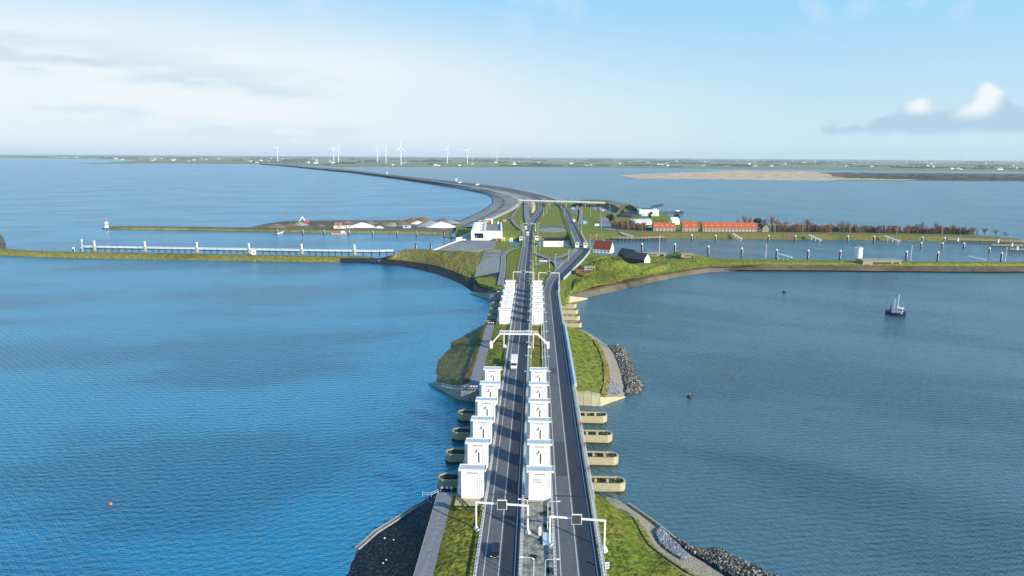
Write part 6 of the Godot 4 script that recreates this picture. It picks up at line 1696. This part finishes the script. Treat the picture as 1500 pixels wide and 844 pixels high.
	var ch := thing("chevron_sign", "small white striped marker board on the grass right of the nearest gantry", "sign", F(15.6, 126.2, 5.2), yaw)
	st = mb(); span(st, -0.4, 0.4, 1.0, 2.4, -0.05, 0.05); put(st, "board", M.white, ch)
	for k in 2:
		st = mb(); bar(st, Vector3(-0.3, 1.2 + k * 0.6, 0.07), Vector3(0.3, 1.6 + k * 0.6, 0.07), 0.06, 0.16); put(st, "stripe", M.dark, ch)
	st = mb(); bar(st, Vector3(0, 0, 0), Vector3(0, 1.0, 0), 0.08); put(st, "post", M.grey_steel, ch)
	for q in [[170.8, "nearest"], [186.5, "middle"], [202.1, "farthest"]]:
		var b := thing("lifebuoy_box", "%s red lifebuoy box on the lake side railing" % q[1], "lifebuoy", F(15.3, q[0], 5.9), yaw, "lifebuoys on the lake side railing")
		st = mb(); span(st, -0.25, 0.1, 0, 0.9, -0.45, 0.45); put(st, "case", M.red, b)
		st = mb(); span(st, -0.3, 0.15, 0.9, 1.0, -0.5, 0.5); put(st, "lid", M.red, b)
		st = mb(); bar(st, Vector3(-0.05, -0.7, 0), Vector3(-0.05, 0, 0), 0.1); put(st, "post", M.steel, b)
	# lamp posts: two rows on the median
	var k := 0
	for s in [119.4, 142.0, 235.4, 255.0, 274.5, 293.8, 313.0, 332.5, 424.0, 444.0, 470.0, 500.0]:
		lamp_post("lamp_post", "%s lamp post of the median row reaching over the left road" % nth(k), F(0.6 if s < 140 else -0.9, s, 5.2), 7.3, -2.4 if s < 140 else -1.9, "median lamp posts")
		k += 1
	k = 0
	for s in [119.0, 141.4, 235.6, 254.4, 273.6, 293.0, 311.4, 330.0, 424.0]:
		lamp_post("lamp_post", "%s lamp post of the median row reaching over the right road" % nth(k), F(2.8 if s < 120 else 3.7, s, 5.2), 7.3, 2.4, "median lamp posts")
		k += 1
	var masts := v3([19.51, 5.2, -591.92, 18.55, 5.2, -527.07, 9.98, 5.2, -634.89, 28.37, 5.2, -510.94, 32.32, 5.2, -507.91, 45.38, 5.2, -545.76, 25.16, 5.2, -614.29, 73.23, 5.2, -640.41, 77.61, 5.2, -628.46, 27.41, 5.2, -728.06, 44.16, 5.2, -975.95, 50.18, 5.2, -999.6, 61.65, 5.2, -1120.07, 58.32, 5.2, -1166.16, 78.57, 5.2, -1106.81, 74.52, 5.2, -978.17, 104.44, 5.2, -1203.36, 96.63, 5.2, -1027.5, 101.42, 5.2, -1003.44, 77.76, 5.2, -764.32, 114.15, 5.2, -1109.74, 123.56, 5.2, -1125.25, 111.92, 5.2, -980.9, 129.21, 5.2, -1068.98, 122.52, 5.2, -948.6, 149.96, 5.2, -1057.29, 129.22, 5.2, -1096.63, 104.86, 5.2, -802.6, 9.68, 5.2, -774.6, 12.09, 5.2, -685.08])
	var hs := [16, 16, 15, 7, 12, 10, 12, 12, 14, 14, 12, 12, 13, 12, 12, 12, 13, 13, 14, 14, 14, 14, 14, 12, 14, 13, 12, 14, 12, 12]
	var where := ["tall mast right of the left road before the control building", "tall mast right of the left road where the slip road ends", "mast on the sea side of the left road at the near lock bank", "short mast on the grass triangle between the slip roads", "mast beside the right road at the slip road fork", "mast inside the slip road loop close to the right road", "mast at the left corner of the control building lawn", "mast at the near end of the right lock bridge", "mast left of the red roofed house"]
	var lefts := 0
	var far := []
	for i in range(14, 28):
		far.append(-masts[i].z)
	far.sort()
	for i in masts.size():
		var word := ""
		if i < 9:
			word = where[i]
		elif i < 14:
			word = "%s thin mast along the left road beyond the lock, counted from the lock" % nth(lefts)
			lefts += 1
		elif i < 28:
			var q := far.find(-masts[i].z)
			word = "%s thin mast around the right road beyond the lock, counted from the lock" % (nth(q) if q < 12 else ["thirteenth", "fourteenth"][q - 12])
		else:
			word = "thin mast left of the left lock bridge, %s one" % ["farther", "nearer"][i - 28]
		var o := thing("street_mast", word, "lamp post", masts[i], 0.0, "thin lamp masts round the lock")
		st = mb(); post(st, Vector3(0, -1, 0), hs[i], 0.16, 0.1, 5); put(st, "pole", M.steel, o)
		st = mb(); box(st, Vector3(0.6, hs[i] - 1.0, 0), 1.5, 0.16, 0.3); put(st, "lamp_head", M.white, o)
	for q in [[Vector3(93.97, 6, -1056.02), 7.0, 4.0, "blue direction sign above the slip road near the viaduct"], [Vector3(89.43, 5, -839.75), 6.0, 4.6, "blue direction sign at the roadside near the lock"]]:
		var o := thing("direction_sign", q[3], "sign", q[0], 0.0, "blue direction signs")
		st = mb(); span(st, -q[1] / 2, q[1] / 2, 1.6, 1.6 + q[2], -0.1, 0.1); put(st, "panel", M.sign_blue, o)
		for y in [0.3, 0.62]:
			st = mb(); span(st, -q[1] * 0.38, q[1] * 0.25, 1.6 + q[2] * y, 1.6 + q[2] * (y + 0.12), 0.1, 0.13); put(st, "lettering_bar", M.white, o)
		for x in [-q[1] * 0.35, q[1] * 0.35]:
			st = mb(); bar(st, Vector3(x, -0.5, 0), Vector3(x, 1.6, 0), 0.2); put(st, "post", M.grey_steel, o)
	var wp := thing("white_panel", "plain white panel on posts on the grass left of the evergreen", "sign", Vector3(103.47, 4.4, -834.11), 0.0)
	st = mb(); span(st, -2.6, 2.6, 1.0, 3.4, -0.2, 0.2); put(st, "panel", M.white, wp)
	for x in [-2.0, 2.0]:
		st = mb(); bar(st, Vector3(x, 0, 0), Vector3(x, 1.0, 0), 0.2); put(st, "post", M.grey_steel, wp)

# ---------------------------------------------------------------- vehicles: front towards +z
func car(label: String, at: Vector3, turn: float, m: Material, w := 1.8, l := 4.4, h := 1.5, group := "") -> Node3D:
	var o := thing("car", label, "car", at, turn, group)
	var prof := [Vector2(-0.5, 0.2), Vector2(-0.5, 0.58), Vector2(-0.44, 0.66), Vector2(0.2, 0.64), Vector2(0.46, 0.5), Vector2(0.5, 0.36), Vector2(0.5, 0.18)]
	var st := mb()
	for i in prof.size():
		var a: Vector2 = prof[i]; var b: Vector2 = prof[(i + 1) % prof.size()]
		quad(st, Vector3(-w / 2, a.y * h, a.x * l), Vector3(w / 2, a.y * h, a.x * l), Vector3(w / 2, b.y * h, b.x * l), Vector3(-w / 2, b.y * h, b.x * l))
	for s in [-1, 1]:
		for i in range(1, prof.size() - 1):
			tri(st, Vector3(s * w / 2, prof[0].y * h, prof[0].x * l), Vector3(s * w / 2, prof[i].y * h, prof[i].x * l), Vector3(s * w / 2, prof[i + 1].y * h, prof[i + 1].x * l))
	put(st, "body", m, o)
	var lo := [Vector3(-w * 0.47, 0.64 * h, -0.45 * l), Vector3(w * 0.47, 0.64 * h, -0.45 * l), Vector3(w * 0.47, 0.64 * h, 0.22 * l), Vector3(-w * 0.47, 0.64 * h, 0.22 * l)]
	var hi := [Vector3(-w * 0.38, 0.96 * h, -0.36 * l), Vector3(w * 0.38, 0.96 * h, -0.36 * l), Vector3(w * 0.38, 0.96 * h, 0.06 * l), Vector3(-w * 0.38, 0.96 * h, 0.06 * l)]
	st = mb()
	for i in 4:
		quad(st, hi[i], hi[(i + 1) % 4], lo[(i + 1) % 4], lo[i])
	put(st, "window", M.glass, o)
	st = mb(); span(st, -w * 0.4, w * 0.4, 0.955 * h, h, -0.37 * l, 0.07 * l); put(st, "roof", m, o)
	for x in [-1, 1]:
		for z in [-0.31, 0.31]:
			st = mb(); tube(st, [Vector3(x * w * 0.5, 0.32, z * l), Vector3(x * w * 0.38, 0.32, z * l)], [0.32, 0.32], 10); put(st, "wheel", M.tyre, o)
		st = mb(); span(st, x * w * 0.36 - 0.2, x * w * 0.36 + 0.2, 0.4 * h, 0.5 * h, 0.485 * l, 0.503 * l); put(st, "headlight", M.lamp_glass, o)
	st = mb(); span(st, -0.26, 0.26, 0.24 * h, 0.32 * h, 0.49 * l, 0.507 * l); put(st, "number_plate", M.yellow, o)
	return o

func lorry(label: String, at: Vector3, turn: float, l: float, group := "") -> void:
	var o := thing("lorry", label, "lorry", at, turn, group)
	var st := mb(); span(st, -1.25, 1.25, 1.1, 3.9, -l, -2.6); put(st, "cargo_box", M.car_white, o)
	st = mb()
	var pr := [Vector2(-2.3, 0.55), Vector2(-2.3, 3.0), Vector2(-0.5, 3.1), Vector2(-0.05, 1.9), Vector2(0, 0.5)]
	for s in [-1.2, 1.2]:
		for i in range(1, 4):
			tri(st, Vector3(s, pr[0].y, pr[0].x), Vector3(s, pr[i].y, pr[i].x), Vector3(s, pr[i + 1].y, pr[i + 1].x))
	for i in 5:
		var a: Vector2 = pr[i]; var b: Vector2 = pr[(i + 1) % 5]
		quad(st, Vector3(-1.2, a.y, a.x), Vector3(1.2, a.y, a.x), Vector3(1.2, b.y, b.x), Vector3(-1.2, b.y, b.x))
	put(st, "cab", M.car_white, o)
	st = mb(); quad(st, Vector3(-1.1, 2.95, -0.4), Vector3(1.1, 2.95, -0.4), Vector3(1.1, 1.95, -0.02), Vector3(-1.1, 1.95, -0.02)); put(st, "windscreen", M.glass, o)
	st = mb(); span(st, -1.22, 1.22, 0.45, 0.95, 0.0, 0.12); put(st, "bumper", M.grey_steel, o)
	st = mb(); span(st, -0.28, 0.28, 0.55, 0.7, 0.12, 0.15); put(st, "number_plate", M.yellow, o)
	for s in [-1, 1]:
		st = mb(); span(st, s * 1.42 - 0.14, s * 1.42 + 0.14, 2.0, 2.7, -0.35, -0.15); put(st, "mirror", M.dark, o)
		st = mb(); span(st, s * 0.95 - 0.2, s * 0.95 + 0.2, 1.0, 1.2, 0.0, 0.04); put(st, "headlight", M.lamp_glass, o)
		for z in [-1.2, -l + 3.2, -l + 1.6]:
			st = mb(); tube(st, [Vector3(s * 1.22, 0.5, z), Vector3(s * 0.8, 0.5, z)], [0.5, 0.5], 12); put(st, "wheel", M.tyre, o)
	st = mb(); span(st, -0.9, 0.9, 0.7, 1.1, -l, -0.6); put(st, "chassis", M.dark, o)

func build_vehicles() -> void:
	car("dark blue car driving towards the camera on the left road", F(-7.6, 131.5, 5.6), yaw, M.car_blue, 1.85, 4.5, 1.55)
	lorry("white box lorry driving towards the camera under the walkway portal", F(-7.6, 257.7, 5.6), yaw, 9.5)
	lorry("white lorry on the left road at the lock bridge", Vector3(16.22, 5.6, -717.66), -0.02, 9.0)
	lorry("white lorry on the left road just past the lock", Vector3(15.57, 5.6, -778.49), 0.05, 8.0)
	lorry("white lorry on the right road between the lock and the viaduct", Vector3(77.44, 5.6, -881.4), PI + 0.15, 10.0)
	car("dark car leaving on the right road at the lock bridge", Vector3(64.02, 5.6, -632.02), PI + 0.1, M.car_blue)
	car("white van parked on the grass beside the slip road crossing", Vector3(24.68, 5.5, -539.35), 1.3, M.car_white, 2.1, 6.0, 2.6)
	car("grey car on the left road near the farther sign gantry", F(-4.6, 455, 5.6), yaw, M.car_blue)
	car("grey car on the left road beyond the lock", Vector3(35.2, 5.6, -970.63), 0.5, M.car_grey)
	var k := 0
	for q in [[Vector3(-77.08, 5.6, -1925.44), M.car_grey], [Vector3(-24.73, 5.6, -1793.51), M.car_grey], [Vector3(-361.05, 5.6, -2485.58), M.car_white], [Vector3(-267.85, 5.6, -2296.29), M.car_white]]:
		car("%s small car far off on the long dike, counted from the camera" % ["second", "first", "fourth", "third"][k], q[0], -0.9, q[1], 2.0, 4.6, 1.7, "cars on the long dike")
		k += 1
	lorry("white lorry far off where the long dike bends", Vector3(-105.96, 5.6, -1966.2), -0.9, 12.0)
	lorry("white lorry far off on the long dike beside a tall sign", Vector3(-167.33, 5.6, -2115.35), -0.9, 12.0)
	for q in [[Vector3(-178.16, 5, -2184.25), "tall white sign beside the long dike road, nearer one"], [Vector3(-539.39, 5, -2969.05), "tall white sign beside the long dike road, farther one"]]:
		var o := thing("tall_sign", q[1], "sign", q[0], 0.0, "tall signs on the long dike")
		var st := mb(); bar(st, Vector3.ZERO, Vector3(0, 7, 0), 0.6); put(st, "post", M.white, o)
		st = mb(); span(st, -3.2, 3.2, 7, 12, -0.3, 0.3); put(st, "panel", M.white, o)
	k = 0
	for p in v3([143.43, 4.4, -1131.6, 146.83, 4.4, -1123, 155.64, 4.4, -1138.63, 147.52, 4.4, -1094.39, 156.03, 4.4, -1100.69, 139.15, 4.4, -1152.53, 137.2, 4.4, -1099.17]):
		car("%s parked car in the lot behind the slip road, counted from the road" % nth([2, 3, 5, 4, 6, 0, 1][k]), p, 0.8 + 0.1 * k, [M.car_white, M.car_grey, M.car_blue, M.car_white][k % 4], 1.8, 4.4, 1.5, "cars in the parking lot")
		k += 1
	var sv := thing("camper", "white camper standing in the parking lot", "van", Vector3(140.27, 4.4, -1071.9), 0.4)
	var st := mb(); span(st, -1.2, 1.2, 0.6, 3.2, -5, 1.5); put(st, "body", M.car_white, sv)
	st = mb(); span(st, -1.1, 1.1, 0.6, 2.0, 1.5, 2.6); put(st, "cab", M.car_white, sv)
	st = mb(); span(st, -1.0, 1.0, 1.9, 2.8, 1.48, 1.56); put(st, "windscreen", M.glass, sv)
	for x in [-1.1, 1.1]:
		for z in [-3.5, 1.6]:
			st = mb(); tube(st, [Vector3(x, 0.4, z), Vector3(x * 0.75, 0.4, z)], [0.4, 0.4], 10); put(st, "wheel", M.tyre, sv)

# ---------------------------------------------------------------- boats and buoys
func build_boats() -> void:
	var o := thing("fishing_boat", "dark blue fishing boat with white masts on the lake", "boat", Vector3(220.71, 0, -383.41), -0.62)
	o.scale = Vector3(0.76, 1.0, 0.95)
	# bow towards +x
	var secs := [[-6.4, 1.5, 1.5, 1.9], [-6.0, 1.9, 1.7, 1.8], [-3.0, 2.15, 1.9, 1.55], [1.0, 2.1, 1.9, 1.6], [4.0, 1.55, 1.3, 2.1], [6.2, 0.7, 0.4, 2.7], [7.2, 0.06, 0.04, 3.0]]
	var st := mb(true)
	for i in secs.size() - 1:
		var a: Array = secs[i]; var b: Array = secs[i + 1]
		for s in [-1, 1]:
			quad(st, Vector3(a[0], a[3], a[1] * s), Vector3(b[0], b[3], b[1] * s), Vector3(b[0], -0.4, b[2] * s * 0.85), Vector3(a[0], -0.4, a[2] * s * 0.85))
	quad(st, Vector3(-6.4, 1.9, -1.5), Vector3(-6.4, 1.9, 1.5), Vector3(-6.4, -0.4, 1.2), Vector3(-6.4, -0.4, -1.2))
	put(st, "hull", M.navy, o)
	st = mb()
	for i in secs.size() - 1:
		var a: Array = secs[i]; var b: Array = secs[i + 1]
		quad(st, Vector3(a[0], a[3] - 0.5, -a[1] * 0.97), Vector3(b[0], b[3] - 0.5, -b[1] * 0.97), Vector3(b[0], b[3] - 0.5, b[1] * 0.97), Vector3(a[0], a[3] - 0.5, a[1] * 0.97))
	put(st, "deck", M.brick, o)
	st = mb(); span(st, 1.4, 5.0, 1.2, 4.3, -1.5, 1.5); var wh := put(st, "wheelhouse", M.white, o)
	for q in [-0.85, 0.0, 0.85]:
		st = mb(); span(st, 4.98, 5.06, 3.0, 3.8, q - 0.32, q + 0.32); put(st, "window", M.glass, wh)
	for q in [2.5, 3.4, 4.2]:
		st = mb(); span(st, q - 0.28, q + 0.28, 3.0, 3.8, 1.48, 1.56); put(st, "window", M.glass, wh)
	st = mb(); span(st, 1.2, 5.2, 4.3, 4.5, -1.7, 1.7); put(st, "wheelhouse_roof", M.white, wh)
	for z in [-1.1, 1.1]:
		st = mb(); bar(st, Vector3(1.2, 1.2, z), Vector3(1.4, 12.0, z * 0.8), 0.32); put(st, "mast", M.white, o)
		st = mb(); bar(st, Vector3(-0.6, 1.2, z * 1.5), Vector3(-1.0, 9.6, z * 2.0), 0.26); put(st, "derrick", M.white, o)
	for y in [5.2, 8.2, 11.3]:
		st = mb(); bar(st, Vector3(1.35, y, -1.0), Vector3(1.35, y, 1.0), 0.28); put(st, "crossbar", M.white, o)
	st = mb(); post(st, Vector3(-3.2, 1.2, 0), 4.4, 0.45, 0.35, 8); put(st, "funnel", M.dark, o)
	st = mb(); span(st, -5.4, -3.9, 1.2, 2.6, -1.2, 1.2); put(st, "winch", M.brown_paint, o)
	st = mb(); post(st, Vector3(-5.9, 1.6, 0), 3.4, 0.1, 0.07, 5); put(st, "stern_pole", M.dark, o)
	st = mb(); span(st, -2.4, 0.4, 1.2, 2.0, -1.3, 1.3); put(st, "hatch", M.pale_sheet, o)
	st = mb(); bar(st, Vector3(1.4, 11.2, 0), Vector3(-5.8, 2.6, 0), 0.06); bar(st, Vector3(1.4, 11.2, 0), Vector3(7.0, 3.0, 0), 0.06); put(st, "rigging", M.steel, o)
	for q in [[Vector3(182.34, 0, -448.28), 1.15, "dark buoy floating off the fort shore"], [Vector3(66.94, 0, -244.09), 0.85, "dark round buoy nearer the middle island"]]:
		var b := thing("buoy", q[2], "buoy", q[0], 0.0)
		var s: float = q[1]
		st = mb(true); tube(st, [Vector3(0, -0.6, 0) * s, Vector3(0, -0.2, 0) * s, Vector3(0, 0.3, 0) * s, Vector3(0, 0.8, 0) * s, Vector3(0, 1.1, 0) * s], [0.5 * s, 1.0 * s, 1.15 * s, 0.9 * s, 0.3 * s], 12); put(st, "float", M.dark, b)
		st = mb(); post(st, Vector3(0, 1.0, 0) * s, 0.7 * s, 0.3 * s, 0.2 * s, 8); put(st, "top_mark", M.orange, b)
	var b := thing("buoy", "small orange buoy alone on the open sea at left", "buoy", Vector3(-102.85, 0, -161.62), 0.0)
	st = mb(true); tube(st, [Vector3(0, -0.3, 0), Vector3(0, 0, 0), Vector3(0, 0.35, 0), Vector3(0, 0.6, 0)], [0.2, 0.42, 0.38, 0.1], 10); put(st, "float", M.orange, b)
	st = mb(); post(st, Vector3(0, 0.55, 0), 0.35, 0.08, 0.06, 6); put(st, "eye", M.dark, b)
